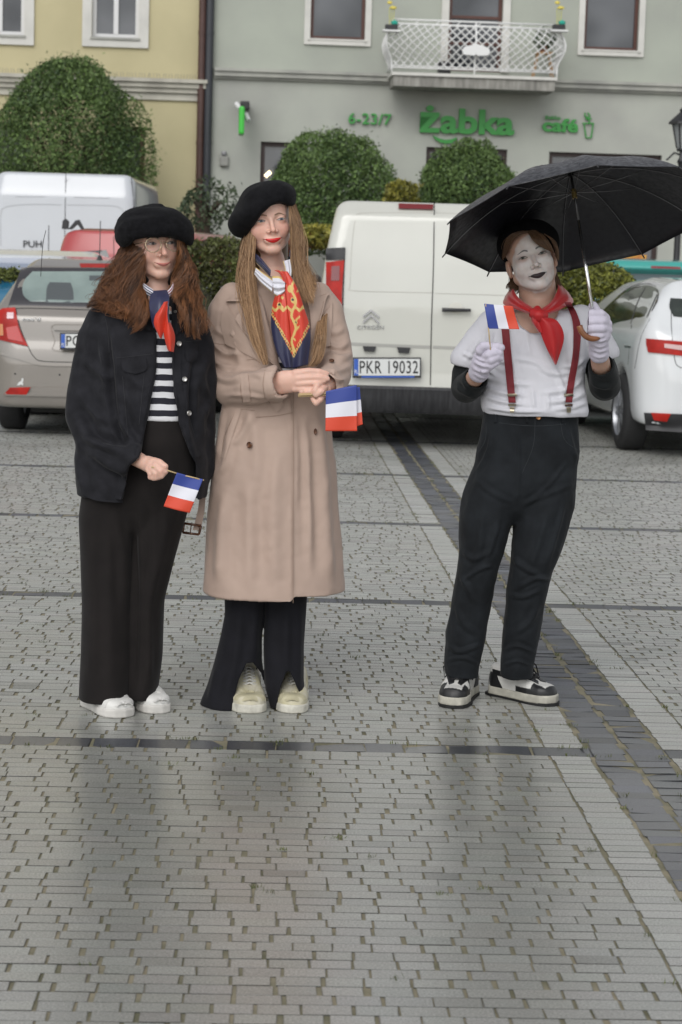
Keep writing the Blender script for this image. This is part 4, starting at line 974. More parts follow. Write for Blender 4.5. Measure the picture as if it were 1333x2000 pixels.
lines(su, [[(1220, 676), (1232, 678)]], 'door_handle', chrome, rr0, 4, .02)
patch(su, [(1258, 806), (1262, 840)], [(1420, 812), (1420, 850)], 'lower_bumper', blackp, rr0, 8, 16, .012, .03)
patch(su, [(1272, 806), (1278, 821)], [(1311, 808), (1303, 824)], 'reflector', redl, rr0, 6, 8, .02, .02)
m = MB(); q_ = P(1148, 640, fa.y + .9); m.box((q_.x - .02, q_.y, q_.z + .03), (.2, .12, .14), bev=.04); m.build('wing_mirror', wp, rr0, sharp=40)
# ------------------------------------------------ vehicles further back
def simple_vehicle(name, lab, cat, px, Y, yaw, side, rear, L, W_, colr, h=.03, k=.12, arches=(.8, 3.4), pr=.25, rough=.3, rr=.33):
    x = P(px, 500, Y).x; root = empty(name, (x, Y, 0), lab, cat)
    v = carbody(side, rear, L, W_, plan_r=pr, k=k, h=h, arches=arches, rr=rr); V, F = v.mesh(); V = relax(V, F, 2); Wd = place(V, (x, Y), yaw)
    mobj('body', Wd, F, colr, root); R = Matrix.Rotation(yaw, 3, 'Z')
    for sx in (-1, 1):
        for yy in arches: wheel(root, tuple(Vector((x, Y, 0)) + R @ Vector((sx * (W_ / 2 - .13), yy, rr))), yaw, rr)
    m = MB(); m.box(tuple(Vector((x, Y, .38)) + R @ Vector((0, L / 2, 0))), (W_ - .4, L - .6, .25), rz=yaw); m.build('underbody', under_m, root)
    return root, Surf((Wd, F))
zz_ = P(128, 338, 26.8).z
bv, su = simple_vehicle('white_van', 'large high roofed white van parked far left behind the other cars', 'van', 122, 26.6, 0, [(0, .35), (0, 1.2), (.06, zz_ - .3), (.2, zz_), (3.4, zz_), (4.0, 1.9), (4.5, 1.2), (4.6, .35)], [(.2, 1.0), (.8, 1.03), (1.6, 1.0), (zz_, .93)], 4.6, 2.07, paint('van_white', (.50, .525, .555), .3, var=.05, vscale=1.5), k=.16, arches=(1, 3.8), pr=.15)
lines(su, [[(129, 338), (128, 400), (126, 500)], [(257, 345), (262, 400), (266, 470)]], 'door_gap', gapm, bv, 1.3, .004)
lines(su, [[(2, 480), (2, 420), (12, 404), (60, 399), (120, 400)], [(132, 400), (220, 402), (240, 412), (248, 430), (250, 480)], [(30, 384), (90, 384)], [(145, 385), (215, 387)]], 'panel_crease', mat('van_crease', (.42, .44, .46), rough=.4), bv, 2.2, .003)
surf_text('PUH', 46, 470, 82, 483, su, gapm, bv, 'lettering', off=.02, weight=.0)
zr_ = P(250, 447, 22.6).z
rv, su = simple_vehicle('red_van', 'red van with a black roof mount behind the beige hatchback', 'van', 236, 22.4, math.radians(-14), [(0, .3), (0, 1.0), (.12, 1.5), (.22, zr_ - .03), (.45, zr_), (2.0, zr_ - .02), (2.8, zr_ - .2), (3.6, 1.1), (4.1, .9), (4.2, .3)], [(.2, .88), (.8, .92), (1.3, .9), (zr_, .80)], 4.2, 1.86, paint('red_paint', (.36, .035, .035), .3), k=.2, pr=.2)
patch(su, [(122, 494), (116, 510), (112, 560)], [(208, 488), (216, 510), (222, 560)], 'rear_window', carglass, rv, 8, 10, .01, .03)
lines(su, [[(90, 450), (84, 480), (80, 540)], [(222, 450), (223, 500), (224, 560)]], 'door_gap', gapm, rv, 1.2, .004)
m = MB(); a = P(122, 447, 22.9); b = P(140, 447, 22.9); zo = zr_ - .02
m.prism([(0, 0), (.07, 0), (.075, .09), (.04, .12), (.01, .09)], .08, (a.x, 22.85, zo)); m.prism([(0, 0), (.04, 0), (.10, .06), (.15, .0), (.18, .0), (.12, .11), (.08, .10)], .08, (a.x + .075, 22.85, zo)); m.build('roof_mount', blackp, rv)
m = MB(); q = P(90, 490, 22.3); m.tube([(q.x, 22.5, zr_ - .35), (q.x, 22.5, P(89, 440, 22.5).z)], .005, 4); m.build('aerial', blackp, rv)
zq = P(60, 488, 20.8).z
wv, su = simple_vehicle('white_car', 'white car showing its roof just behind the beige hatchback', 'car', 60, 20.3, math.radians(4), [(0, .3), (0, .8), (.1, 1.0), (.4, zq - .06), (.7, zq), (2.0, zq), (3, 1.0), (4, .8), (4.1, .3)], [(.2, .86), (.7, .9), (1, .88), (zq, .68)], 4.1, 1.8, paint('white_paint2', (.55, .57, .59), .25), k=.14)
patch(su, [(-20, 503), (-30, 545)], [(120, 504), (135, 560)], 'rear_window', mat('blue_glass', (.22, .25, .32), rough=.1, coat=.5), wv, 8, 10, .01, .02)
zb_ = P(5, 575, 19.0).z
blv, su = simple_vehicle('blue_car', 'sliver of a dark blue car at the left edge beside the beige hatchback', 'car', -95, 18.2, 0, [(0, .3), (0, .8), (.25, zb_ + .05), (.5, 1.25), (1.4, 1.3), (2.4, .95), (3.4, .8), (3.5, .3)], [(.2, .8), (.7, .84), (1.0, .8), (1.3, .6)], 3.5, 1.68, paint('blue_paint', (.01, .12, .22), .3), k=.14, arches=(.6, 2.9))
zt_ = P(1270, 506, 21.2).z
tv, su = simple_vehicle('teal_minivan', 'turquoise minivan with a roof spoiler behind the white hatchback', 'minivan', 1320, 20.8, math.radians(3), [(0, .3), (0, 1.0), (.2, 1.45), (.05, zt_ - .1), (.12, zt_ - .02), (.5, zt_), (2.4, zt_), (3.3, 1.1), (4.3, .9), (4.4, .3)], [(.2, .88), (.8, .92), (1.2, .88), (zt_, .74)], 4.4, 1.85, paint('teal_paint', (.04, .33, .29), .3), k=.09)
patch(su, [(1222, 534), (1200, 600)], [(1420, 538), (1440, 610)], 'rear_window', mat('grey_glass', (.13, .17, .18), rough=.1, coat=.5), tv, 8, 12, .01, .02)
patch(su, [(1272, 519), (1272, 524)], [(1330, 521), (1330, 526)], 'brake_light', dredl, tv, 4, 8, .012, .02)
gvx = P(590, 500, 21.0)
gv, su = simple_vehicle('grey_car', 'grey blue car glimpsed between the blonde woman and the cream van', 'car', 560, 21.0, math.radians(70), [(0, .3), (0, .8), (.3, 1.0), (.8, 1.38), (1.3, 1.44), (2.4, 1.42), (3.1, 1.0), (3.9, .85), (4.1, .3)], [(.2, .84), (.7, .88), (1, .85), (1.44, .66)], 4.1, 1.76, paint('grey_blue_paint', (.23, .26, .30), .3), k=.1)
# ================================================================== PEOPLE: shared builders
skin_m = mat('skin', (.5, .3, .22), rough=.48, attr=True, sss=.25, bump=.08, bscale=400, bdist=.0006, var=.06, vscale=60)
class Person:
    def __init__(s, Y0, root): s.Y = Y0; s.root = root; s.k = Y0 / FPX
    def q(s, x, y, d=0): return tuple(P(x, y, s.Y + d))
    def ch(s, pts, sy=1.0): return chain([s.q(p[0], p[1], p[2]) for p in pts], [p[3] * s.k for p in pts], sy)
    def lf(s, rows, n=2.3, wob=None, xo=0):
        r = []
        for py, xl, xr, b, dc in rows:
            c = P((xl + xr) / 2, py, s.Y + dc); r.append((c.z, c.x, c.y, abs(xr - xl) / 2 * (s.Y + dc) / FPX + xo, b + xo))
        return loft(r, n, wob=wob)
    def vox(s, x0, y0, x1, y1, d0, d1, h):
        a = P(x0, y1, s.Y); b = P(x1, y0, s.Y); return Vox((min(a.x, b.x), s.Y + d0, min(a.z, b.z)), (max(a.x, b.x), s.Y + d1, max(a.z, b.z)), h)
    def obj(s, name, V, F, m, parent=None, cols=None, sharp=None): return mobj(name, V, F, m, parent or s.root, cols=cols, sharp=sharp)
def hrot(yaw, pitch, roll): return Matrix.Rotation(math.radians(yaw), 3, 'Z') @ Matrix.Rotation(math.radians(roll), 3, 'Y') @ Matrix.Rotation(math.radians(pitch), 3, 'X')
def head_into(v, R, c, s=1.0, ears=True, wx=1.0, jaw=1.0, smile=1.0, nose=1.0, cheek=1.0):
    A = lambda p, k=.012, mode='u': v.add(warp(p, R, c), k * s, mode)
    S = lambda x, y, z: (x * s * wx, y * s, z * s)
    A(ell(S(0, .012, .045), S(.073, .094, .078)), .001)
    A(ell(S(0, -.022, -.018), S(.0625 * jaw, .064, .086)), .02)
    A(ell(S(0, -.045, .045), S(.054, .043, .045)), .02)
    for sx in (-1, 1):
        A(chain([S(sx * .050 * jaw, .0, -.055), S(sx * .012, -.060, -.099)], [.020 * s, .014 * s]), .022)
        A(ell(S(sx * .035, -.054, -.030), S(.024 * cheek, .022 * cheek, .027)), .018)
        A(chain([S(sx * .012, -.080, .017), S(sx * .044, -.062, .017)], [.0085 * s, .008 * s]), .012)
        A(ell(S(sx * .0315, -.096, .000), S(.018, .017, .0115)), .012, 's')
    A(ell(S(0, -.066, -.097), S(.020, .016, .015)), .014)
    A(chain([S(0, -.083, .010), S(0, -.096, -.016), S(0, -.1045 * (1 + .03 * nose), -.034)], [.0068 * s, .0075 * s, .0088 * s]), .009)
    for sx in (-1, 1):
        A(ell(S(sx * .0120, -.091, -.0385), S(.0068, .0105, .0068)), .006)
        A(ell(S(sx * .0315, -.0735, -.001), S(.0150, .0125, .0125)), .006)
        A(chain([S(sx * .0175, -.1025, -.040), S(sx * .030, -.092, -.056), S(sx * .036, -.084, -.066)], [.0012 * s, .0022 * s, .001 * s]), .009 * smile, 's')
    A(ell(S(0, -.079, -.0665), S(.027, .013, .016)), .012)
    A(chain([S(-.017, -.091, -.084), S(.017, -.091, -.084)], .0025 * s), .008, 's')
    for sx in (-1, 1): A(ell(S(sx * .0065, -.1035, -.0445), S(.0035, .005, .0035)), .003, 's')
    if ears:
        for sx in (-1, 1):
            A(ell(S(sx * .0745, .010, -.014), S(.009, .019, .031), ), .006); A(ell(S(sx * .083, .002, -.010), S(.004, .010, .018)), .005, 's')
def face(root, su, R, c, s, lip, lipd, iris, brow, lash, gaze=0.0, smile=1.0, open_=.0042, browz=.019, mouth=.0275, lipw=1.0, sclera=(.42, .38, .36), liner=1.0, browx=(.012, .028, .046), browt=.0024, liney=0.0, wx=1.0):
    c = Vector(c)
    def rf(u, w_): return c + R @ Vector((u * s * wx, -.25, w_ * s)), (R @ Vector((0, 1, 0))).normalized()
    def st(A, B, name, m, n=14, mm=6, off=.0006, thick=.002, par=None, **k):
        V, F = strip(su, A, B, n, mm, off, thick, rayf=rf, **k); return mobj(name, V, F, m, par or root)
    zc = -.0665; w_ = mouth; up = .0035 * smile
    o = st([(-w_, zc + up), (-w_ * .45, zc + .0045 * lipw), (0, zc + .0036 * lipw), (w_ * .45, zc + .0045 * lipw), (w_, zc + up)], [(-w_, zc + up - .0007), (-w_ * .5, zc - .0075 * lipw + up * .3), (0, zc - .0105 * lipw), (w_ * .5, zc - .0075 * lipw + up * .3), (w_, zc + up - .0007)], 'lips', lip, 22, 9, .0006, .003, bulge=.0022)
    st([(-w_ - .001, zc + up + .0004), (-w_ * .4, zc - .0012), (0, zc - .0022), (w_ * .4, zc - .0012), (w_ + .001, zc + up + .0004)], [(-w_ - .001, zc + up - .0006), (-w_ * .4, zc - .0026), (0, zc - .0034), (w_ * .4, zc - .0026), (w_ + .001, zc + up - .0006)], 'mouth_line', lipd, 20, 3, .0030, .002, par=o)
    for sx in (-1, 1):
        cx = .0315 * sx; hw = .0135; oi = open_
        top = [(cx - hw, -.0005), (cx - hw * .45, oi * .75), (cx, oi), (cx + hw * .5, oi * .75), (cx + hw, -.0002)]; bot = [(cx - hw, -.0012), (cx - hw * .45, -oi * .62), (cx, -oi * .75), (cx + hw * .5, -oi * .6), (cx + hw, -.001)]
        e = st(top, bot, 'eye', mat('sclera_%02d' % int(sclera[0] * 99), sclera, rough=.2), 12, 5, .0004, .002)
        g = cx + gaze; ir = .0057
        A = [(g - ir, 0), (g - ir * .6, min(oi * .95, ir * .8)), (g, min(oi, ir)), (g + ir * .6, min(oi * .95, ir * .8)), (g + ir, 0)]; B = [(g - ir, -.0001), (g - ir * .6, -min(oi * .66, ir * .8)), (g, -min(oi * .74, ir)), (g + ir * .6, -min(oi * .66, ir * .8)), (g + ir, -.0001)]
        st(A, B, 'iris', iris, 9, 4, .0009, .001, par=e)
        st([(g - .0024, 0), (g, min(oi * .8, .0024)), (g + .0024, 0)], [(g - .0024, -.0001), (g, -min(oi * .6, .0024)), (g + .0024, -.0001)], 'pupil', gapm, 7, 4, .0014, .001, par=e)
        L = [(cx - hw - .0012, -.0004), (cx - hw * .45, oi * .85), (cx, oi * 1.12), (cx + hw * .5, oi * .9), (cx + hw + .0012, 0)]
        th_ = .0014 * liner
        st([(a, b + th_ * t) for (a, b), t in zip(L, (.3, 1, 1.1, 1, .4))], L, 'eyelashes', lash, 14, 3, .0016, .002, par=e)
        st([(a, b * -.78 - .0002) for a, b in L], [(a, b * -.78 - .0002 - .0006 * liner) for a, b in L], 'lower_lashes', lash, 12, 3, .0008, .001, par=e)
        bz = browz; x0, x1, x2 = browx
        st([(sx * x0, bz + browt), (sx * x1, bz + .0045 + browt), (sx * x2, bz - .0015)], [(sx * x0, bz - browt), (sx * x1, bz + .0045 - browt * .8), (sx * x2, bz - .0025)], 'eyebrow', brow, 14, 4, .0012, .002)
def headlocal(V, R, c, s):
    return ((V - np.array(c)) @ np.array(R)) / s
def skincols(V, R, c, s, base, blush=.35, lipc=None):
    L = headlocal(V, R, c, s); col = np.tile(np.array(base), (len(V), 1)); inh = (L[:, 2] > -.13)
    def g(x, y, z, r): return np.exp(-(((L[:, 0] - x) ** 2 + (L[:, 1] - y) ** 2 + (L[:, 2] - z) ** 2) / r ** 2)) * inh
    b = g(-.04, -.06, -.03, .026) + g(.04, -.06, -.03, .026) + .7 * g(0, -.105, -.036, .014); b = np.clip(b, 0, 1)[:, None] * blush
    pink = np.array([base[0] * 1.03, base[1] * .70, base[2] * .68]); col = col * (1 - b) + pink * b
    n = fbm(V, 18, 2)[:, None] * .05; return np.clip(col * (1 + n), .01, 1)
def hair(P_, name, groups, matn, seed, colA, colB, r=.0013, seg=22, cln=28, extra=None, root=None, cmin=.70):
    """groups: (guides, n, spread m, depth spread m, wave amp m, wave turns, clump)"""
    rng = np.random.default_rng(seed); VV = []; FF = []; CC = []; n0 = 0
    for guides, n, spr, dsp, wa, wt, cl in groups:
        G_ = []
        for gd in guides:
            p = catmull(gd, seg); G_.append(np.array([P_.q(*t) for t in p]))
        G_ = np.array(G_); ng = len(G_)
        ncl = max(3, n // cln); cw = rng.random(ncl) * (ng - 1); cph = rng.random(ncl) * 6.28; cfr = wt * (.8 + .4 * rng.random(ncl)); cle = cmin + (1 - cmin) * rng.random(ncl); cdy = rng.normal(0, 1, ncl); ctt = rng.normal(.45, .22, ncl); cam_ = .5 + rng.random(ncl)
        for i in range(n):
            k = rng.integers(ncl); w0 = rng.random() * (ng - 1); t = np.linspace(0, 1, seg)
            wv = w0 + (cw[k] - w0) * cl * np.clip(t * 1.3, 0, 1); wv = np.clip(wv, 0, ng - 1 - 1e-6); gi = wv.astype(int) if ng > 1 else np.zeros(seg, int); fr = (wv - gi)[:, None]
            T = t * (cle[k] + rng.normal(0, .03)); T = np.clip(T, 0, 1) * (seg - 1); ti = np.minimum(T.astype(int), seg - 2); tf = (T - ti)[:, None]
            g2 = np.minimum(gi + 1, ng - 1)
            a = G_[gi, ti] * (1 - tf) + G_[gi, ti + 1] * tf; b = G_[g2, ti] * (1 - tf) + G_[g2, ti + 1] * tf; p = a * (1 - fr) + b * fr
            grow = np.clip(t * 2.2, .15, 1)
            ph = cph[k] + rng.normal(0, .2); off = rng.normal(0, spr)
            p = p.copy(); p[:, 0] += off * grow + wa * cam_[k] * grow * np.sin(6.28 * cfr[k] * t ** 1.15 + ph); p[:, 1] += rng.normal(0, dsp) * grow + cdy[k] * dsp * .6 * grow + wa * .8 * grow * np.cos(6.28 * cfr[k] * t + ph)
            p[:, 2] += rng.normal(0, spr * .3) + wa * .22 * grow * np.sin(6.28 * 2 * cfr[k] * t + ph)
            tn = np.gradient(p, axis=0); tn /= np.linalg.norm(tn, axis=1)[:, None] + 1e-9
            u = np.cross(tn, [0, 1, 0.2]); u /= np.linalg.norm(u, axis=1)[:, None] + 1e-9; w_ = np.cross(tn, u)
            rad = (r * (1.25 - .75 * t ** 2) * (.75 + .5 * rng.random()))[:, None]
            ring = np.stack([p + u * rad, p - u * rad * .6 + w_ * rad * .8, p - u * rad * .6 - w_ * rad * .8], 1).reshape(-1, 3)
            j = np.arange(seg - 1)[:, None] * 3; f = np.concatenate([np.concatenate([j + a, j + (a + 1) % 3, j + 3 + (a + 1) % 3, j + 3 + a], 1) for a in range(3)]) + n0
            tt = np.clip(ctt[k] + rng.normal(0, .16), 0, 1); c = np.array(colA) * (1 - tt) + np.array(colB) * tt
            tipc = (1 + .35 * t[:, None]) * c; VV.append(ring); FF.append(f); CC.append(np.repeat(tipc, 3, axis=0)); n0 += 3 * seg
    if extra is not None:
        V, F = extra; VV.append(V); FF.append(F + n0); CC.append(np.tile(np.array(colA) * .8, (len(V), 1)))
    return mobj(name, np.concatenate(VV), np.concatenate(FF), matn, root or P_.root, cols=np.concatenate(CC))
hairm = mat('hair', (.1, .05, .03), rough=.42, attr=True, spec=.45)
def cloth(name, col, rough=.85, var=.12, bs=900, bump=.35, sheen=.06, vs=14, **k): return mat(name, col, rough=rough, spec=.25, var=var, vscale=vs, bump=bump, bscale=bs, bdist=.0006, sheen=sheen, **k)
gapm = mat('panel_gap', (.015, .015, .015), rough=.8)
blackp = mat('black_plastic', (.02, .02, .022), rough=.5, bump=.2, bscale=150)
lash_b = mat('lash_dark', (.03, .02, .018), rough=.6)
def flag_cols(n, m, vert, cols=((.035, .06, .30), (.72, .72, .76), (.66, .07, .03))):
    c = np.zeros((n * m, 3))
    for i in range(n):
        for j in range(m):
            t = (j / (m - 1)) if vert else (i / (n - 1)); c[i * m + j] = cols[min(2, int(t * 3 * .9999))]
    return c
flagm = mat('flag_cloth', (.5, .5, .5), rough=.55, attr=True, bump=.1, bscale=500, bdist=.0005)
def flag(root, A, B, Y, wave=.004, name='cloth', seed=0, vert=False, n=31, m=31):
    """cloth between pixel edges A (first colour side) and B; colours run from A to B"""
    A = catmull(A, m); B = catmull(B, m); g = np.zeros((n, m, 3)); base = np.zeros((n, m, 3))
    # three bands modelled with doubled rows so their borders stay crisp
    ts = np.r_[np.linspace(0, 1 / 3, 9), np.linspace(1 / 3 + 1e-4, 2 / 3, 9), np.linspace(2 / 3 + 1e-4, 1, 9)]; n = len(ts); g = np.zeros((n, m, 3)); col = np.zeros((n, m, 3))
    cs = ((.030, .055, .27), (.70, .70, .76), (.62, .06, .025))
    for i, t in enumerate(ts):
        for j in range(m):
            q = A[j] * (1 - t) + B[j] * t; yy = Y + wave * math.sin(j / m * 5 + t * 3 + seed) + (q[2] if len(q) > 2 else 0)
            g[i, j] = P(q[0], q[1], yy); col[i, j] = cs[i // 9]
    V, F = gridmesh(g, .0007); return mobj(name, V, F, flagm, root, cols=np.vstack([col.reshape(-1, 3)] * 2))
woodst = mat('stick_wood', (.52, .38, .20), rough=.6)
def shoe_solid(P_, ax, L, W_, H, h=.0035):
    """ax: (heel px, toe px) ground points; returns voxel mesh of an upper and a sole"""
    a = G(*ax[0]); b = G(*ax[1]); f = Vector((b.x - a.x, b.y - a.y, 0)).normalized(); yaw = math.atan2(-f.x, f.y); R = Matrix.Rotation(yaw, 3, 'Z'); c = Vector((b.x, b.y, 0)) - f * L
    return R, c
def sneaker(P_, toe, heading, L=.275, W_=.098, name='shoe', upper=None, sole=None, top=.10, tongue=None, lift=0.0, toe_h=.055, upcol=None):
    """toe: world xy of the tip, heading: angle of the toe direction (0 = +y, pi = towards camera)"""
    R = Matrix.Rotation(heading, 3, 'Z'); T = Vector((toe[0], toe[1], 0)); c = T - R @ Vector((0, L, 0))     # local: heel at 0, toe at L
    v = Vox((c.x - L - .02, c.y - L - .02, -.005), (c.x + L + .02, c.y + L + .02, top + .06), .0035)
    out = [(-.0, .38), (.12, .42), (.3, .40), (.5, .42), (.68, .5), (.84, .47), (.95, .34), (1.0, .12)]
    def hw(y): return np.interp(y / L, [o[0] for o in out], [o[1] for o in out]) * W_ * np.clip((y + .006) / .03, 0, 1) ** .5
    def solef(X, Y, Z):
        d = np.abs(X - .006 * np.sin(Y / L * PI)) - hw(Y); d = smax(smax(d, -Y + 0 * X, .03), Y - L, .03)
        zt = .030 + .006 * np.clip((.3 * L - Y) / L, 0, 1); return smax(d, np.maximum(-Z, Z - zt), .006).astype(np.float32)
    def upf(X, Y, Z):
        t = np.clip(Y / L, 0, 1); zt = np.interp(t, [0, .12, .3, .42, .6, .78, .92, 1], [top * .98, top, top, top * .98, .083, .062, toe_h, .034])
        w_ = hw(Y) - .004; d = np.abs(X - .006 * np.sin(t * PI)) - w_ * np.sqrt(np.clip(1 - np.clip((Z - .03) / (zt - .015), 0, 1) ** 2.4 * .72, .05, 1)); d = smax(smax(d, -(Y - .004), .03), Y - (L - .006), .035)
        return smax(d * .9, np.maximum(.012 - Z, (Z - zt) * .8), .016).astype(np.float32)
    lo, hi = [-W_ * .6, 0, 0], [W_ * .6, L, top + .03]
    def mk(f):
        vv = Vox((min(c.x, T.x) - .08, min(c.y, T.y) - .08, -.004), (max(c.x, T.x) + .08, max(c.y, T.y) + .08, top + .03), .0035); vv.add(warp((f, lo, hi), R, c), .001); return vv.mesh()
    o = P_.root; V, F = mk(upf); V[:, 2] += lift; up = mobj(name, V, F, upper, o, cols=upcol((V - np.array(c)) @ np.array(R) / [1, L, 1]) if upcol else None)
    V2, F2 = mk(solef); V2[:, 2] += lift; mobj('sole', V2, F2, sole, up)
    return up, Surf((V, F)), R, c

def pixcut(P_, poly, back, v, k=.006, front=.35):
    """cut the part of a voxel solid that lies in front of depth `back` inside an outline"""
    w_ = [P(x, y, P_.Y - .08) for x, y in poly]; pl_ = [(p.x, p.z) for p in w_]
    def f(X, Y, Z): return np.maximum(sdpoly(pl_, X[:, 0, 0][:, None], Z[0, 0][None, :])[:, None, :] + 0 * Y, Y - (P_.Y + back)).astype(np.float32)
    v.add((f, [min(p[0] for p in pl_), P_.Y - front, min(p[1] for p in pl_)], [max(p[0] for p in pl_), P_.Y + back, max(p[1] for p in pl_)]), k, 's')

def shoe_panel(ss, R, c, L_, up, A, B, nm, off, th, mt, n=12, m_=8, name=None, smooth=2):
    """A,B: (fraction of the length, angle round the upper in degrees, 0 = top)"""
    def rf(u, a):
        y = u * L_; ang = math.radians(a); o = c + R @ Vector((.3 * math.sin(ang), y, .05 + .3 * math.cos(ang))); return o, (c + R @ Vector((0, y, .045)) - o).normalized()
    vf = strip(ss, A, B, n, m_, off, th, rayf=rf, smooth=smooth, curve=False); return mobj(nm, vf[0], vf[1], mt, up, sharp=50)
def low_panels(ss, R, c, L_, up, mt, mt2):
    for s_ in (-1, 1):
        shoe_panel(ss, R, c, L_, up, [(.50, s_ * 14), (.76, s_ * 10)], [(.44, s_ * 46), (.80, s_ * 34)], 'eyestay', .0022, .004, mt)
        shoe_panel(ss, R, c, L_, up, [(.05, s_ * 45), (.05, s_ * 100)], [(.22, s_ * 55), (.32, s_ * 100)], 'heel_counter', .0022, .004, mt)
        shoe_panel(ss, R, c, L_, up, [(.55, s_ * 62), (.75, s_ * 52), (.86, s_ * 40)], [(.50, s_ * 100), (.72, s_ * 104), (.84, s_ * 104)], 'quarter', .0018, .004, mt)
    shoe_panel(ss, R, c, L_, up, [(.82, -95), (.84, 0), (.82, 95)], [(.97, -100), (.975, 0), (.97, 100)], 'toe_cap', .0026, .004, mt2, n=24)
# ================================================================== WOMAN IN TRENCH COAT
YA = 6.64
ra_ = P(530, 1388, YA); wroot = empty('person', (ra_.x, YA, 0), 'woman in beige trench coat and black beret with long blonde hair holding small flags', 'person')
w2 = Person(YA, wroot); q = w2.q
R2 = hrot(12, -3, -7.5); c2 = q(522, 433.5, .005); S2 = .95; WX2 = 1.13
b = w2.vox(425, 350, 690, 1400, -.36, .2, .003)
head_into(b, R2, c2, S2, ears=False, jaw=.97, wx=WX2)
b.add(w2.ch([(520, 462, .035, 29), (531, 525, .03, 28), (535, 565, .02, 38)]), .02)
b.add(w2.lf([(560, 480, 600, .05, .02), (600, 462, 618, .08, .01), (700, 468, 612, .08, .01), (800, 465, 612, .09, .01), (900, 455, 618, .09, .01)]), .03)
for x0, x1, x2 in ((487, 480, 488), (568, 560, 566)): b.add(w2.ch([(x0 + 5, 880, .01, 42), (x0, 1100, .02, 30), (x1, 1230, .07, 20), (x2, 1340, .125, 16)]), .03)
# arms and hands
b.add(w2.ch([(462, 590, .02, 22), (436, 735, .01, 20), (505, 752, -.16, 16), (532, 747, -.205, 14)]), .01)
b.add(w2.ch([(622, 590, .02, 22), (656, 715, .0, 20), (655, 745, -.12, 16), (642, 752, -.19, 14)]), .01)
# flat upper hand (its back seen)
b.add(w2.ch([(530, 746, -.205, 15), (556, 743, -.222, 19), (580, 741, -.232, 18)], .62), .01)
b.add(w2.ch([(548, 758, -.215, 12), (578, 752, -.228, 13)], .7), .01)
for pts in ([(578, 729, -.236, 8.0), (604, 725, -.243, 6.8), (624, 726, -.243, 6.2), (638, 730, -.238, 5.4)],
            [(582, 739, -.240, 7.8), (606, 736.5, -.249, 6.6), (626, 737, -.249, 6.0), (640, 740, -.243, 5.2)],
            [(582, 749, -.240, 7.6), (604, 748, -.249, 6.4), (620, 746.5, -.25, 5.8), (633, 744, -.246, 5.0)],
            [(576, 759, -.234, 7.2), (592, 759.5, -.243, 6.0), (606, 758, -.245, 5.2), (615, 756, -.243, 4.6)]): b.add(w2.ch(pts), .0035)
# lower hand closed round the flag sticks
b.add(w2.ch([(645, 752, -.19, 14), (634, 757, -.215, 15), (622, 760, -.222, 13)], .8), .008)
for pts in ([(628, 748, -.232, 7), (620, 752, -.258, 6.4), (616, 764, -.262, 6)], [(634, 757, -.235, 7), (628, 764, -.262, 6.6), (618, 771, -.262, 6), (612, 764, -.255, 5.6)],
            [(634, 768, -.232, 7), (626, 780, -.252, 6.4), (618, 787, -.25, 6), (612, 779, -.245, 5.6)], [(624, 760, -.23, 7), (608, 765, -.25, 6), (598, 765, -.252, 5.6)], [(616, 760, -.228, 6), (600, 768, -.243, 5.4), (590, 766, -.245, 5.0)]): b.add(w2.ch(pts), .003)
V, F = b.mesh(); V = relax(V, F, 1, .4)
sk = skincols(V, R2, c2, S2, (.70, .435, .345), .6); body2 = w2.obj('body', V, F, skin_m, cols=sk); su2 = Surf((V, F))
face(wroot, su2, R2, c2, S2, mat('lips_red', (.60, .010, .012), rough=.3), mat('lips_dark', (.10, .006, .006)), mat('iris_blue', (.10, .13, .16), rough=.2), mat('brow_blond', (.24, .145, .095), rough=.8), lash_b, wx=WX2, gaze=.0008, open_=.0034, smile=1.7, mouth=.029, lipw=1.05, liner=1.4, browz=.0165)
# thumb nails / finger nails are left to the skin; beret
bv_ = w2.vox(440, 340, 600, 490, -.16, .2, .0035)
Rb = hrot(12, -4, -31)
bc = q(511, 409, .010)
bv_.add(ell(bc, (.118, .128, .056), Rb), .001); bv_.add(ell(q(524, 401, .008), (.098, .108, .052), Rb), .03)
bv_.add(ell(q(478, 440, .03), (.036, .085, .034), hrot(0, 0, -40)), .04)
def hatcut(v, R, c, s):
    v.add(warp(ell((0.0, -.065 * s, -.043 * s), (.069 * s, .085 * s, .092 * s)), R, c), .010, 's')
bv_.add(warp(ell((0, .014, .050), (.088, .103, .082)), R2, c2), .03)
pixcut(w2, [(470, 476), (484, 458), (496, 436), (511, 416), (529, 404), (548, 398.5), (566, 401), (579, 409), (596, 430), (600, 520), (470, 520)], .03, bv_, .01)
bv_.add(w2.ch([(489, 378, .0, 3.2), (485, 374, -.002, 3.4)]), .006)
V, F = bv_.mesh(); V = V + normals(V, F) * (fbm(V, 13, 2) * .0055)[:, None]; V = relax(V, F, 2)
feltm = mat('black_felt', (.0075, .0075, .009), rough=.95, var=.5, vscale=70, bump=.9, bscale=650, bdist=.002, sheen=.03, spec=.15)
ber = w2.obj('beret', V, F, feltm)
def fuzz(P_, V, F, mt, n, seed, L=.006, parent=None):
    rng = np.random.default_rng(seed); i = rng.integers(0, len(V), n); N = normals(V, F)[i]; p = V[i]; d = N + rng.normal(0, .7, (n, 3)); d /= np.linalg.norm(d, axis=1)[:, None]
    l = L * rng.random(n)[:, None]; u = np.cross(d, rng.normal(size=(n, 3))); u /= np.linalg.norm(u, axis=1)[:, None]; r = .00022
    W = np.stack([p - u * r, p + u * r, p + d * l + u * r * .5, p + d * l - u * r * .5], 1).reshape(-1, 3); return mobj('fuzz', W, np.arange(4 * n).reshape(n, 4), mt, parent or P_.root, smooth=False)
fuzz(w2, V, F, mat('fuzz_grey', (.025, .025, .028), rough=.9), 4000, 3, L=.003, parent=ber)
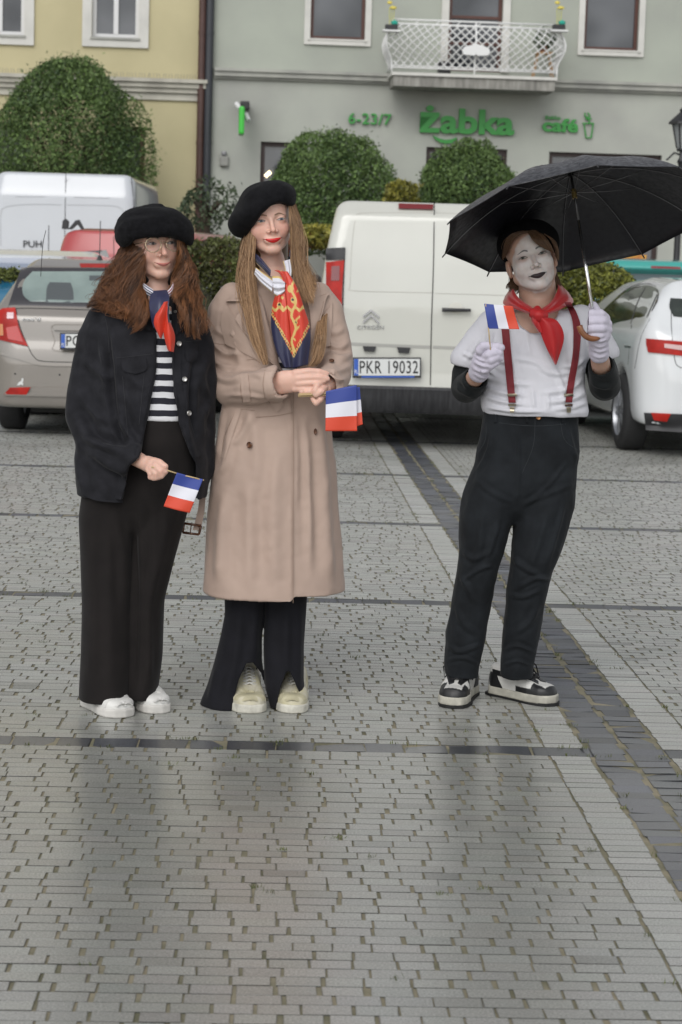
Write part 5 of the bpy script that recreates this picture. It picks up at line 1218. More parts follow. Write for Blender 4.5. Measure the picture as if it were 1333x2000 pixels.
# ---- striped shirt and coat
sh = w2.vox(455, 545, 625, 830, -.2, .16, .005)
sh.add(w2.lf([(655, 500, 590, .085, .0), (670, 470, 612, .09, .0), (700, 466, 612, .095, -.005), (810, 460, 612, .10, 0)]), .01)
V, F = sh.mesh(); V = relax(V, F, 2)
def stripe_mat(name, a, bcol, per, duty=.5, rough=.85):
    if name in _M: return _M[name]
    m = mat(name, a, rough=rough, bump=.3, bscale=700, bdist=.0006); t = m.node_tree; N = t.nodes; L = t.links
    ge = N.new('ShaderNodeNewGeometry'); sp = N.new('ShaderNodeSeparateXYZ'); L.new(ge.outputs['Position'], sp.inputs[0])
    n = N.new('ShaderNodeTexNoise'); n.inputs['Scale'].default_value = 9; L.new(ge.outputs['Position'], n.inputs['Vector'])
    ma = N.new('ShaderNodeMath'); ma.operation = 'MULTIPLY_ADD'; ma.inputs[1].default_value = .02; L.new(n.outputs['Fac'], ma.inputs[0]); L.new(sp.outputs[2], ma.inputs[2])
    d = N.new('ShaderNodeMath'); d.operation = 'DIVIDE'; d.inputs[1].default_value = per; L.new(ma.outputs[0], d.inputs[0])
    fr = N.new('ShaderNodeMath'); fr.operation = 'FRACT'; L.new(d.outputs[0], fr.inputs[0]); g = N.new('ShaderNodeMath'); g.operation = 'GREATER_THAN'; g.inputs[1].default_value = duty; L.new(fr.outputs[0], g.inputs[0])
    mx = N.new('ShaderNodeMix'); mx.data_type = 'RGBA'; mx.inputs[6].default_value = (*a, 1); mx.inputs[7].default_value = (*bcol, 1); L.new(g.outputs[0], mx.inputs[0]); L.new(mx.outputs[2], N['Principled BSDF'].inputs['Base Color'])
    return m
strm = stripe_mat('striped_shirt', (.012, .012, .02), (.66, .66, .68), .0375, .52)
w2.obj('striped_shirt', V, F, strm)
coatm = mat('trench_cloth', (.43, .318, .26), rough=.72, var=.07, vscale=9, bump=.3, bscale=1100, bdist=.0004, sheen=.1)
cv = w2.vox(392, 530, 700, 1190, -.32, .25, .004)
def wobc(th, Z):
    t = np.clip((1.05 - Z) / .75, 0, 1); return 1 + t * (.018 * np.sin(5 * th + 1.0) + .012 * np.sin(9 * th + 2.2))
cv.add(w2.lf([(540, 492, 585, .062, .03), (556, 470, 608, .08, .02), (576, 448, 632, .10, .01), (605, 436, 645, .118, .0), (660, 440, 644, .128, 0), (740, 444, 638, .13, 0), (820, 432, 648, .145, 0), (900, 415, 657, .155, 0), (1000, 405, 663, .165, 0), (1100, 398, 670, .175, 0), (1150, 395, 673, .178, 0)], 2.25, wobc), .001)
cv.add(w2.ch([(455, 580, .01, 30), (437, 610, .01, 33), (434, 670, .01, 33.5), (438, 730, -.005, 35), (452, 757, -.06, 34), (495, 757, -.15, 32), (530, 750, -.195, 33), (538, 749, -.205, 34)]), .018)
cv.add(w2.ch([(622, 580, .01, 28), (640, 608, .01, 32), (650, 665, .0, 34), (656, 705, -.02, 33), (652, 730, -.09, 33), (646, 745, -.16, 32), (642, 750, -.19, 33)]), .018)
# sleeve openings
cv.add(w2.ch([(520, 749, -.185, 22), (560, 747, -.235, 26)]), .010, 's'); cv.add(w2.ch([(646, 752, -.165, 20), (628, 757, -.24, 25)]), .010, 's')
# V neck cut
def vcut(X, Y, Z):
    xs_ = []; 
    zt = [P(540, y, YA).z for y in (722, 700, 650, 600, 560, 530)]; L_ = [P(x, 640, YA).x for x in (550, 545, 531, 517, 500, 482)]; Rr = [P(x, 640, YA).x for x in (582, 592, 608, 606, 596, 602)]
    l = np.interp(Z, zt, L_); r_ = np.interp(Z, zt, Rr); d = np.maximum(l - X, X - r_); d = np.maximum(d, zt[0] - Z); return np.maximum(d, Y - (YA - .075)).astype(np.float32)
a0, a1 = P(470, 724, YA), P(620, 520, YA)
cv.add((vcut, [a0.x, YA - .3, a0.z], [a1.x, YA - .07, a1.z + .05]), .004, 's')
V, F = cv.mesh(); V = relax(V, F, 1)
N_ = normals(V, F); px_ = pixv(V)
# overlap step of the front panel
edge = np.interp(px_[:, 1], [720, 800, 1190], [560, 571, 573]); st_ = 1 / (1 + np.exp((px_[:, 0] - edge) / 1.3)); fr = np.clip(-N_[:, 1] * 2, 0, 1) * (px_[:, 1] > 726)
V = V + N_ * ((st_ * .0075 - .002) * fr)[:, None]
low = np.clip((px_[:, 1] - 1100) / 60, 0, 1) * st_ * fr; V[:, 2] -= low * .016
FC = [
    ([(412, 668), (440, 690), (470, 690)], .006, 7), ([(405, 690), (430, 712), (470, 720)], .006, 6), ([(418, 640), (440, 655), (462, 652)], .004, 7), ([(410, 720), (440, 742), (480, 735)], .007, 7), ([(440, 772), (480, 772), (520, 778)], .004, 5), ([(455, 735), (490, 730), (515, 735)], .004, 6),
    ([(690, 690), (668, 700), (645, 690)], .006, 6), ([(680, 668), (660, 680), (640, 668)], .005, 6), ([(686, 715), (665, 722), (645, 712)], .006, 6), ([(680, 740), (662, 742), (648, 732)], .006, 6), ([(672, 640), (655, 650), (640, 640)], .004, 7), ([(676, 762), (660, 760), (650, 752)], .005, 5),
    ([(468, 800), (450, 850), (440, 905), (422, 930)], .006, 9), ([(440, 790), (428, 850), (426, 895)], .005, 6), ([(480, 790), (500, 850), (505, 960)], .005, 14), ([(575, 800), (580, 900), (578, 1000)], .004, 8), ([(620, 800), (632, 900), (640, 1050), (645, 1140)], .008, 13), ([(597, 820), (605, 950), (606, 1120)], .006, 10), ([(540, 880), (535, 1000), (540, 1160)], .006, 16),
    ([(440, 960), (432, 1060), (430, 1140)], .009, 14), ([(485, 930), (488, 1040), (490, 1160)], .006, 14), ([(452, 610), (458, 660), (470, 720)], .004, 8), ([(642, 780), (650, 840), (655, 900)], .006, 7), ([(500, 800), (470, 850), (455, 870)], .005, 9), ([(416, 590), (408, 640), (404, 690)], .003, 6)]
V = folds(V, N_, [(a, b * 1.3, c * .8) for a, b, c in FC])
V = V + normals(V, F) * (fbm(V * [1, 1, .45], 9, 2) * .0050 + fbm(V, 26, 2) * .0016)[:, None]; V = relax(V, F, 2, .5)
coat = w2.obj('trench_coat', V, F, coatm); sc2 = Surf((V, F))
seam = mat('trench_seam_shade', (.30, .21, .16), rough=.85)
def cp(A, B, name='flap', m=coatm, n=18, mm=8, off=.006, thick=.005, par=None, **k):
    Vv, Ff = strip(sc2, A, B, n, mm, off, thick, **k); return w2.obj(name, Vv, Ff, m, par or coat, sharp=50)
# collar, lapels, storm flaps
cp([(497, 545), (478, 562), (452, 578), (441, 588)], [(500, 590), (496, 592), (484, 590), (457, 588)], 'collar', off=.019, thick=.012, smooth=4)
cp([(590, 545), (612, 556), (632, 566), (644, 574)], [(598, 585), (606, 588), (620, 583), (640, 578)], 'collar', off=.019, thick=.012, smooth=4)
cp([(484, 590), (459, 622), (474, 645), (500, 672), (520, 700), (549, 724)], [(500, 585), (505, 615), (514, 645), (524, 672), (538, 698), (552, 722)], 'lapel', off=.015, thick=.011, smooth=5, curve=False)
cp([(600, 585), (606, 610), (608, 640), (604, 670), (594, 700), (584, 724)], [(640, 578), (636, 588), (628, 620), (617, 655), (604, 700), (588, 724)], 'lapel', off=.015, thick=.011, smooth=5, curve=False)
cp([(440, 592), (432, 630), (440, 672)], [(476, 640), (492, 680), (506, 704)], 'storm_flap', off=.0075, thick=.006, smooth=4)
cp([(628, 622), (618, 655), (610, 680)], [(650, 590), (648, 640), (645, 676)], 'storm_flap', off=.0075, thick=.006, smooth=4)
sm = MB()
for pts, wd_ in (([(441, 588), (457, 587), (484, 589)], 1.1), ([(573.5, 760), (573.5, 900), (573, 1100), (573, 1178)], 1.0), ([(640, 578), (620, 584), (604, 588)], 1.1)): addvf(sm, line(sc2, pts, wd_, .0085, .003))
for pts in ([(432, 895), (440, 850), (462, 800)], [(412, 668), (430, 672), (446, 672)], [(500, 815), (540, 812), (572, 806)]): addvf(sm, line(sc2, pts, 1.0, .0022, .003))
for pts in ([(462, 622), (476, 643), (502, 669), (522, 697), (546, 719)], [(633, 588), (625, 620), (614, 655), (601, 698)], [(446, 583), (458, 582), (482, 584)], [(638, 574), (622, 579), (606, 583)]): addvf(sm, line(sc2, pts, .7, .0195, .002))  # lapel seams, plus collar shadow drawn as lines in the same dark colour
for pts in ([(438, 676), (446, 668), (456, 664)], [(482, 703), (496, 702), (508, 708)], [(646, 690), (646, 676), (646, 640)], [(462, 800), (478, 800), (498, 802)], [(478, 728), (470, 755), (474, 786)], [(518, 722), (514, 750), (518, 780)]): addvf(sm, line(sc2, pts, .8, .0022, .003))
sm.build('seam', seam, coat, smooth=True)
# belt tab with pointed end, belt loop, cuff straps
cp([(522, 775), (530, 790), (541, 806)], [(548, 770), (553, 780), (553, 792)], 'belt_tab', off=.008, thick=.005)
cp([(470, 728), (472, 755), (476, 786)], [(484, 728), (487, 755), (490, 784)], 'cuff_strap', off=.006, thick=.005)
cp([(646, 722), (640, 748), (638, 772)], [(655, 720), (651, 748), (648, 774)], 'cuff_strap', off=.006, thick=.005)
cp([(462, 798), (444, 845), (431, 893)], [(472, 800), (455, 850), (440, 897)], 'pocket_welt', off=.003, thick=.004)
def button(su, P_, x, y, r, mt, par, off=.004, sq=1.0):
    h, n = su.hit(x, y)
    if h is None: return
    n = n.normalized(); u = n.cross(Vector((0, 0, 1))).normalized(); w_ = u.cross(n); m = MB(); N_ = 18; vs = []
    for rr, o in ((1.0, 0), (1.0, .003), (.85, .0042), (.6, .0028), (0.05, .0028)):
        for k in range(N_): a = 2 * PI * k / N_; vs.append(h + n * (off + o) + (u * math.cos(a) * sq + w_ * math.sin(a)) * r * rr)
    m.add(vs, [(i * N_ + k, i * N_ + (k + 1) % N_, (i + 1) * N_ + (k + 1) % N_, (i + 1) * N_ + k) for i in range(4) for k in range(N_)] + [tuple(4 * N_ + k for k in range(N_))])
    return m.build('button', mt, par, smooth=True, sharp=35)
horn = mat('horn_button', (.05, .018, .010), rough=.25, var=.5, vscale=120, col2=(.16, .07, .035))
for x, y, sq in ((490, 869, 1), (616, 843, .5), (648, 708, .8), (560, 709, .7)): button(sc2, w2, x, y, .0105, horn, coat, .006, sq)
# loose belt end hanging beside the coat with its buckle
bm_ = MB(); A = [(398, 925, -.02), (392, 960, -.04), (386, 1000, -.05), (377, 1035, -.055)]; B = [(408, 928, -.02), (403, 962, -.04), (399, 1003, -.05), (392, 1036, -.055)]
a_ = catmull(A, 16); b_ = catmull(B, 16); g = np.array([[q(*(a_[i] * (1 - t) + b_[i] * t)) for t in np.linspace(0, 1, 4)] for i in range(16)])
vf = gridmesh(g, .004); belt = w2.obj('hanging_belt', vf[0], vf[1], coatm, coat, sharp=50)
m = MB(); B4 = [q(360, 1022, -.062), q(393, 1027, -.062), q(389, 1044, -.062), q(357, 1040, -.062)]
for i in range(4): m.tube([B4[i], B4[(i + 1) % 4]], .0042, 8)
m.tube([q(374, 1025, -.064), q(372, 1042, -.066)], .002, 6)
m.build('buckle', horn, belt, smooth=True)
# ---- trousers
tv_ = w2.vox(375, 1120, 615, 1400, -.2, .2, .004)
tv_.add(w2.lf([(1120, 438, 524, .075, 0), (1200, 440, 519, .075, 0), (1240, 432, 512, .08, 0), (1290, 420, 512, .09, 0), (1340, 405, 520, .10, .0), (1376, 390, 530, .11, .0)], 2.2, lambda th, Z: 1 + .02 * np.sin(6 * th + 1)), .001)
tv_.add(w2.lf([(1120, 516, 603, .07, 0), (1200, 516, 598, .07, 0), (1260, 514, 594, .075, 0), (1330, 516, 594, .085, 0), (1376, 526, 603, .10, 0)], 2.2, lambda th, Z: 1 + .02 * np.sin(5 * th + 2)), .001)
def wedge(pts, back):
    w_ = [P(x, y, YA - .08) for x, y in pts]; pl_ = [(p.x, p.z) for p in w_]
    def f(X, Y, Z): 
        d = sdpoly(pl_, X[:, 0], Z[0])[:, None, :] + 0 * Y
        return np.maximum(d, Y - back).astype(np.float32)
    return f, [min(p[0] for p in pl_), YA - .3, min(p[1] for p in pl_)], [max(p[0] for p in pl_), back, max(p[1] for p in pl_)]
def wedge2(pts, back):
    w_ = [P(x, y, YA - .08) for x, y in pts]; pl_ = [(p.x, p.z) for p in w_]
    def f(X, Y, Z): return np.maximum(sdpoly(pl_, X[:, :, 0][:, 0][:, None], Z[0, 0][None, :])[:, None, :] + 0 * Y, Y - back).astype(np.float32)
    return f, [min(p[0] for p in pl_), YA - .3, min(p[1] for p in pl_)], [max(p[0] for p in pl_), back, max(p[1] for p in pl_)]
tv_.add(wedge2([(482, 1296), (466, 1330), (450, 1400), (530, 1400), (508, 1320), (494, 1296)], YA + .06), .004, 's')
tv_.add(wedge2([(560, 1312), (548, 1345), (536, 1400), (607, 1400), (580, 1345), (566, 1312)], YA + .06), .004, 's')
V, F = tv_.mesh(); V = relax(V, F, 1); N_ = normals(V, F)
V = folds(V, N_, [([(470, 1190), (462, 1280), (440, 1370)], .006, 9), ([(500, 1190), (500, 1280)], .004, 7), ([(425, 1300), (410, 1370)], .006, 7), ([(560, 1180), (558, 1300)], .006, 9), ([(585, 1180), (584, 1350)], .004, 7), ([(520, 1340), (520, 1385)], .004, 6)])
blackt = cloth('black_trousers', (.0085, .0085, .012), .85, .3)
w2.obj('trousers', V, F, blackt)
# ---- shoes
cream = mat('cream_leather', (.52, .49, .40), rough=.5, var=.3, vscale=18, col2=(.48, .44, .28), bump=.2, bscale=160); solew = mat('sole_cream', (.62, .60, .52), rough=.6, var=.3, vscale=30)
lacem = mat('lace_white', (.55, .54, .50), rough=.9)
def laces(up, R, c, L, top, mt, n=6, hwid=.022, z0=.066, z1=.108, y0=.66, y1=.36, r=.0028, eyelet=None):
    m = MB()
    for i in range(n):
        t = i / (n - 1); y = L * (y0 + (y1 - y0) * t); z = z0 + (z1 - z0) * t; h = hwid * (1 - .15 * t)
        m.tube([c + R @ Vector((-h, y, z - .004)), c + R @ Vector((0, y + .005, z + .007)), c + R @ Vector((h, y, z - .004))], r, 6)
        if i < n - 1:
            y2 = L * (y0 + (y1 - y0) * (i + .8) / (n - 1)); z2 = z + (z1 - z0) / (n - 1) * .8
            for s_ in (-1, 1): m.tube([c + R @ Vector((-h * s_, y, z)), c + R @ Vector((h * s_ * .95, y2, z2 + .001))], r, 6)
    return m.build('laces', mt, up, smooth=True)
for px, hd, W_ in ((490, PI + .10, .125), (571, PI - .02, .115)):
    t = G(px, 1395); up, ss, R, c = sneaker(w2, (t.x, t.y + .0), hd, .285, W_, 'shoe', cream, solew, .118, toe_h=.058)
    low_panels(ss, R, c, .285, up, cream, mat('cream_toe', (.50, .46, .31), rough=.5, var=.3, vscale=20))
    laces(up, R, c, .275, .11, lacem, 6, .023, z0=.079, z1=.119, y0=.66, y1=.40)
    m = MB(); vt = [c + R @ Vector((x, .275 * .30 + .004 * (z > .12), z)) for x, z in ((-.024, .10), (.024, .10), (.030, .150), (.02, .160), (-.02, .160), (-.030, .150))]; k6 = len(vt)
    m.add(vt + [v_ + R @ Vector((0, .010, 0)) for v_ in vt], [tuple(range(6)), tuple(range(6, 12))[::-1]] + [(i, i + 6, (i + 1) % 6 + 6, (i + 1) % 6) for i in range(6)]); m.build('tongue', cream, up)
# small blue hem mark of the right trouser
# ---- scarf
def scarfcol(u, v_, x, y):
    return
silk = mat('silk', (.5, .5, .5), rough=.38, attr=True, sheen=.3, bump=.06, bscale=200, bdist=.001)
RED, NAVY, GOLD, WHT, BLK = (.56, .035, .012), (.018, .020, .060), (.60, .42, .13), (.66, .66, .72), (.012, .012, .02)
def silkpiece(P_, A, B, colf, name='scarf', n=100, m=40, pleat=.003, ph=0, freq=3, parent=None, depth=None, thick=.0025, root=None):
    a = catmull(A, n); b_ = catmull(B, n); g = np.zeros((n, m, 3)); c = np.zeros((n, m, 3))
    for i in range(n):
        for j in range(m):
            t = j / (m - 1); p = a[i] * (1 - t) + b_[i] * t; rnd = math.sin(PI * t) * .012
            g[i, j] = P_.q(p[0], p[1], p[2] - rnd + pleat * math.sin(freq * 2 * PI * t + ph + i * .04)); c[i, j] = colf(p[0], p[1], i / (n - 1), t)
    V, F = gridmesh(g, thick); return mobj(name, V, F, silk, parent or P_.root, cols=np.vstack([c.reshape(-1, 3)] * 2))
def gold_pat(x, y, base):
    """gold motifs: discs, chain and leaves printed on silk"""
    for cx, cy, r in ((567, 562, 6.5), (556, 556, 3), (545, 597, 4), (577, 604, 5.5), (586, 606, 5)):
        d = math.hypot(x - cx, y - cy)
        if d < r: return GOLD if int(d * 1.1) % 2 == 0 else (.35, .22, .05)
    return base
def tailR(x, y, u, t):
    lim = 640 + (x - 570) * 1.15 if x > 570 else 640 + (570 - x) * 1.5 
    edge_ = 690 - abs(x - 574) * 1.9
    if y > edge_ + 9: return NAVY
    if y > edge_ - 3:
        k = math.sin(x * .95) * math.sin(y * .8); return GOLD if k > -.1 else BLK if k < -.55 else RED
    if (math.sin(x * .21 + 2.2 * math.sin(y * .09)) * math.sin(y * .17 + x * .08)) > .82: return GOLD
    if abs((x - 574) - 4 * math.sin(y * .12)) < 2.4: return GOLD
    if abs(y - 603 - 3 * math.sin(x * .4)) < 3.2: return GOLD
    for cx, cy, r in ((568, 564, 6), (546, 596, 4.5), (572, 586, 4), (578, 630, 3.5)):
        d = math.hypot((x - cx), (y - cy) * .8)
        if d < r: return BLK if (cy > 580 and d < r * .62) else GOLD
    return RED
silkpiece(w2, [(541, 566, -.150), (532, 600, -.160), (530, 640, -.165), (540, 685, -.172), (556, 718, -.178)], [(556, 562, -.150), (562, 600, -.168), (568, 640, -.172), (572, 685, -.178), (574, 718, -.182)], tailR, pleat=.004, freq=1.5, ph=1)
silkpiece(w2, [(547, 530, -.135), (556, 560, -.158), (562, 600, -.172), (568, 650, -.178), (571, 720, -.182)], [(562, 530, -.135), (580, 560, -.155), (594, 600, -.165), (607, 650, -.170), (602, 712, -.175)], tailR, pleat=.004, freq=1.3, ph=3)
wc = lambda x, y, u, t: WHT if 0.08 < t < .93 else GOLD
silkpiece(w2, [(500, 522, -.085), (516, 534, -.125), (536, 548, -.150)], [(497, 536, -.085), (510, 553, -.125), (531, 572, -.148)], wc, pleat=.0025, freq=3, n=30)
silkpiece(w2, [(532, 540, -.156), (546, 540, -.164), (558, 548, -.160)], [(536, 576, -.156), (545, 580, -.162), (556, 572, -.158)], wc, pleat=.003, freq=3, n=30)
silkpiece(w2, [(553, 510, -.075), (557, 525, -.110), (558, 542, -.130)], [(568, 506, -.07), (571, 530, -.105), (568, 548, -.125)], wc, pleat=.002, freq=3, n=30)
silkpiece(w2, [(497, 492, -.045), (512, 506, -.085), (530, 528, -.118)], [(500, 514, -.055), (512, 526, -.095), (528, 542, -.128)], lambda x, y, u, t: GOLD if t > .88 else ((.3, .3, .35) if (math.sin(x * 1.3) * math.sin(y * 1.4) > .93) else NAVY), pleat=.0015, n=30)
silkpiece(w2, [(566, 488, -.03), (565, 500, -.06)], [(572, 490, -.03), (570, 506, -.055)], lambda *a: NAVY, n=20)
silkpiece(w2, [(536, 528, -.128), (546, 534, -.150), (552, 548, -.158)], [(552, 528, -.128), (558, 538, -.150), (562, 556, -.158)], tailR, pleat=.002, n=24)
# ---- hair
hb = w2.vox(440, 380, 640, 620, -.12, .2, .005)
hb.add(warp(ell((0, .030 * S2, .03), (.084, .086, .078)), R2, c2), .001)
hb.add(w2.ch([(520, 450, .05, 44), (520, 520, .07, 42), (525, 600, .085, 36)]), .04)
hb.add(warp(ell((.0, -.07, -.045), (.071, .075, .10)), R2, c2), .006, 's')
V, F = hb.mesh(); V = relax(V, F, 2)
bl1 = [(506, 420, -.035), (499, 448, -.06), (497, 480, -.065), (496, 530, -.075), (503, 580, -.12), (512, 640, -.165), (523, 708, -.185)]
bl2 = [(500, 420, -.015), (490, 448, -.04), (487, 490, -.055), (486, 540, -.08), (494, 600, -.13), (506, 660, -.165), (520, 712, -.185)]
bl3 = [(495, 425, .005), (483, 455, -.01), (477, 500, -.03), (472, 550, -.065), (482, 610, -.125), (497, 665, -.16), (517, 712, -.183)]
bl4 = [(490, 430, .03), (480, 460, .02), (477, 500, .0), (476, 550, -.05), (481, 600, -.115), (490, 660, -.155), (514, 706, -.18)]
br1 = [(567, 398, -.035), (573, 428, -.06), (577, 460, -.062), (578, 500, -.065), (590, 540, -.085), (606, 580, -.13), (612, 598, -.135)]
br2 = [(574, 400, -.015), (583, 430, -.04), (588, 470, -.05), (592, 510, -.06), (606, 545, -.095), (618, 558, -.115)]
br3 = [(577, 400, .01), (588, 440, -.005), (593, 480, -.02), (598, 515, -.05), (607, 540, -.085), (618, 554, -.105)]
br0 = [(564, 398, -.04), (568, 430, -.068), (570, 470, -.062), (571, 520, -.07), (578, 555, -.105), (583, 580, -.125), (584, 592, -.13)]
lo1 = [(622, 615, -.06), (617, 650, -.148), (613, 675, -.158), (607, 700, -.165), (600, 716, -.168)]; lo2 = [(640, 610, -.05), (637, 645, -.140), (634, 678, -.155), (630, 700, -.165), (618, 716, -.168)]
cH, cL = (.14, .075, .035), (.52, .325, .18)
hair(w2, 'hair', [([bl1, bl2, bl3, bl4], 2600, .0026, .006, .003, .8, .7), ([br0, br1, br2, br3], 2300, .0026, .006, .003, .8, .6), ([br0, br1], 40, .006, .01, .008, 1, .1), ([bl2, bl3, bl4], 120, .009, .014, .010, 1.2, .1), ([br1, br2, br3], 110, .008, .012, .009, 1.2, .1), ([lo1, lo2], 650, .0025, .004, .002, 1, .5)], hairm, 5, cH, cL, .0006, 22, extra=(V, F))
# ---- bundle of little flags
def flagbundle():
    o = empty('paper_flags', q(612, 770, -.26), 'bundle of small paper tricolour flags held sideways by the woman in the trench coat', 'flags')
    for dy, dd in ((0, 0), (3.5, .006), (-3, .004)):
        m = MB(); m.tube([q(583, 772 + dy * .7, -.262 + dd), q(640, 768 + dy, -.262 + dd), q(650, 767 + dy, -.262 + dd)], .0024, 8); m.build('stick', woodst, o, smooth=True)
    flag(o, [(637, 764), (670, 757), (697, 752)], [(636, 842), (668, 842), (698, 842)], YA - .275, .003, seed=1)
    flag(o, [(660, 760), (690, 757), (703, 756)], [(660, 835), (690, 834), (709, 829)], YA - .262, .003, seed=2)
    flag(o, [(640, 768), (670, 762), (695, 758)], [(637, 830), (668, 832), (694, 830)], YA - .266, .003, seed=3)
flagbundle()
# ================================================================== WOMAN IN BLACK JACKET
YB = 6.53
rb = P(235, 1398, YB); uroot = empty('person', (rb.x, YB, 0), 'woman in black denim jacket with round glasses, wavy auburn hair and black beret', 'person')
w1 = Person(YB, uroot); q1 = w1.q
R1 = hrot(25, -3, -4); c1 = q1(299.5, 478, .02); S1 = .985
b = w1.vox(150, 395, 425, 1400, -.34, .22, .003)
head_into(b, R1, c1, S1, ears=False, jaw=1.08, cheek=1.18, wx=1.05)
b.add(w1.ch([(306, 520, .045, 33), (304, 570, .03, 33), (300, 610, .02, 44)]), .02)
b.add(w1.lf([(600, 250, 350, .06, .02), (640, 220, 365, .09, .01), (760, 215, 375, .10, 0), (900, 215, 375, .11, 0), (990, 200, 360, .10, 0)]), .03)
b.add(w1.ch([(225, 900, 0, 48), (212, 1130, 0, 34), (210, 1280, .02, 25), (210, 1380, .03, 20)]), .03)
b.add(w1.ch([(320, 900, 0, 48), (292, 1130, .02, 34), (284, 1280, .04, 25), (284, 1375, .05, 20)]), .03)
b.add(w1.ch([(212, 640, .02, 26), (180, 800, .01, 22), (240, 880, -.13, 17), (280, 903, -.19, 14), (295, 910, -.205, 14)]), .01)
b.add(w1.ch([(378, 650, .02, 26), (398, 800, .05, 22), (392, 900, .06, 16), (388, 950, .05, 16)]), .01)
# right hand (image left) holding the flag stick
b.add(w1.ch([(290, 905, -.205, 14), (302, 911, -.222, 17), (310, 915, -.225, 15)], .75), .01)
for pts in ([(308, 903, -.238, 7.4), (319, 911, -.252, 6.4), (324, 920, -.25, 6), (319, 926, -.243, 5.4)], [(304, 910, -.244, 7.4), (314, 920, -.256, 6.4), (316, 929, -.252, 6), (311, 932, -.245, 5.4)],
            [(297, 914, -.240, 7.0), (305, 925, -.252, 6.2), (305, 933, -.248, 5.8), (300, 934, -.243, 5.2)], [(290, 916, -.234, 6.4), (295, 926, -.244, 5.6), (294, 932, -.241, 5.2)], [(300, 900, -.225, 7), (313, 903, -.245, 6.2), (324, 911, -.255, 5.4)]): b.add(w1.ch(pts), .003)
V, F = b.mesh(); V = relax(V, F, 1, .4); w1.obj('body', V, F, skin_m, cols=skincols(V, R1, c1, S1, (.68, .42, .33), .55)); su1 = Surf((V, F))
face(uroot, su1, R1, c1, S1, mat('lips_pink', (.46, .16, .13), rough=.4), mat('lips_brown', (.14, .04, .035)), mat('iris_brown', (.05, .035, .03), rough=.2), mat('brow_brown', (.06, .032, .02), rough=.8), lash_b, gaze=.0025, open_=.0036, smile=1.9, liner=1.7, mouth=.027, lipw=.82, browz=.019, wx=1.05)
# glasses
gl_m = mat('wire_gold', (.50, .40, .28), rough=.25, metal=1); lens_m = mat('lens', (.9, .92, .95), rough=.02, alpha=.012, spec=.5)
gm_ = MB(); cV = Vector(c1)
def hl(x, y, z): return cV + R1 @ Vector((x * S1, y * S1, z * S1))
rims = []
for sx in (-1, 1):
    ps = [hl(sx * .0345 + .0255 * math.cos(a), -.107 + .010 * abs(math.cos(a)) * (1 if math.cos(a) * sx > 0 else .2), -.004 + .0235 * math.sin(a) + .003 * math.sin(a) * math.cos(a) * sx) for a in np.linspace(0, 2 * PI, 29)]
    gm_.tube(ps, .0018, 6, cap=False); rims.append(ps)
gm_.tube([hl(-.010, -.1075, .001), hl(0, -.1125, .004), hl(.010, -.1075, .001)], .0012, 6)
for sx in (-1, 1): gm_.tube([hl(sx * .060, -.096, .004), hl(sx * .068, -.085, .005), hl(sx * .074, -.03, .003), hl(sx * .074, .01, .0)], .0012, 6)
gl = gm_.build('glasses', gl_m, uroot, smooth=True)
for ps in rims:
    lm = MB(); lm.add([ps[i] for i in range(28)] + [ps[i] + R1 @ Vector((0, .0012, 0)) for i in range(28)], [tuple(range(28)), tuple(range(28, 56))[::-1]]); lm.build('lens', lens_m, gl)
# beret
bt = w1.vox(212, 392, 386, 505, -.16, .2, .0035)
bt.add(w1.lf([(402, 288, 312, .03, .01), (407, 262, 340, .06, .01), (415, 246, 354, .085, .01), (430, 232, 368, .115, .01), (448, 224, 375, .128, .01), (464, 223, 376, .128, .01), (476, 226, 373, .118, .01), (485, 236, 366, .10, .01)], 2.1), .001)
bt.add(w1.ch([(300, 405, .0, 5), (312, 404, .0, 4)]), .02)
bt.add(warp(ell((0, .014, .045), (.080, .103, .078)), R1, c1), .02)
pixcut(w1, [(222, 520), (232, 497), (243, 485), (262, 470), (285, 463), (318, 460), (343, 461), (360, 469), (370, 484), (378, 500), (380, 520)], .06, bt, .012)
V, F = bt.mesh(); N_ = normals(V, F); V = V + N_ * (fbm(V, 10, 3) * .0075)[:, None]; V = relax(V, F, 2); ber1 = w1.obj('beret', V, F, feltm); fuzz(w1, V, F, mat('fuzz_grey', (.025, .025, .028)), 9000, 4, .005, parent=ber1)
# shirt
sh = w1.vox(240, 590, 400, 900, -.22, .16, .005)
sh.add(w1.lf([(600, 270, 340, .06, .01), (640, 250, 370, .09, -.01), (700, 245, 375, .10, -.02), (780, 250, 375, .105, -.02), (818, 255, 372, .11, -.02)]), .01)
V, F = sh.mesh(); V = V + normals(V, F) * (fbm(V, 16, 2) * .003)[:, None]; V = relax(V, F, 1)
w1.obj('striped_shirt', V, F, stripe_mat('striped_shirt_b', (.010, .010, .018), (.66, .66, .68), .0385, .52))
# trousers
tr = w1.vox(140, 800, 405, 1385, -.2, .2, .004)
tr.add(w1.lf([(806, 246, 378, .11, -.015), (860, 240, 385, .12, -.01), (950, 225, 384, .125, 0), (985, 222, 372, .115, 0), (1030, 235, 320, .085, 0), (1060, 250, 290, .05, 0)], 2.2), .001)
tr.add(w1.lf([(900, 190, 290, .10, .0), (940, 165, 290, .12, .0), (1010, 155, 276, .115, 0), (1080, 158, 268, .11, 0), (1180, 160, 262, .11, -.005), (1280, 158, 259, .11, -.01), (1362, 155, 258, .115, -.012)], 2.3, lambda th, Z: 1 + .012 * np.sin(6 * th + 1)), .02)
tr.add(w1.lf([(900, 280, 380, .10, .0), (940, 270, 384, .12, .0), (1010, 264, 364, .115, .01), (1090, 252, 342, .11, .02), (1170, 247, 322, .10, .02), (1280, 246, 318, .10, .03), (1345, 248, 309, .10, .03), (1358, 250, 305, .10, .03)], 2.3, lambda th, Z: 1 + .012 * np.sin(5 * th + 2)), .008)
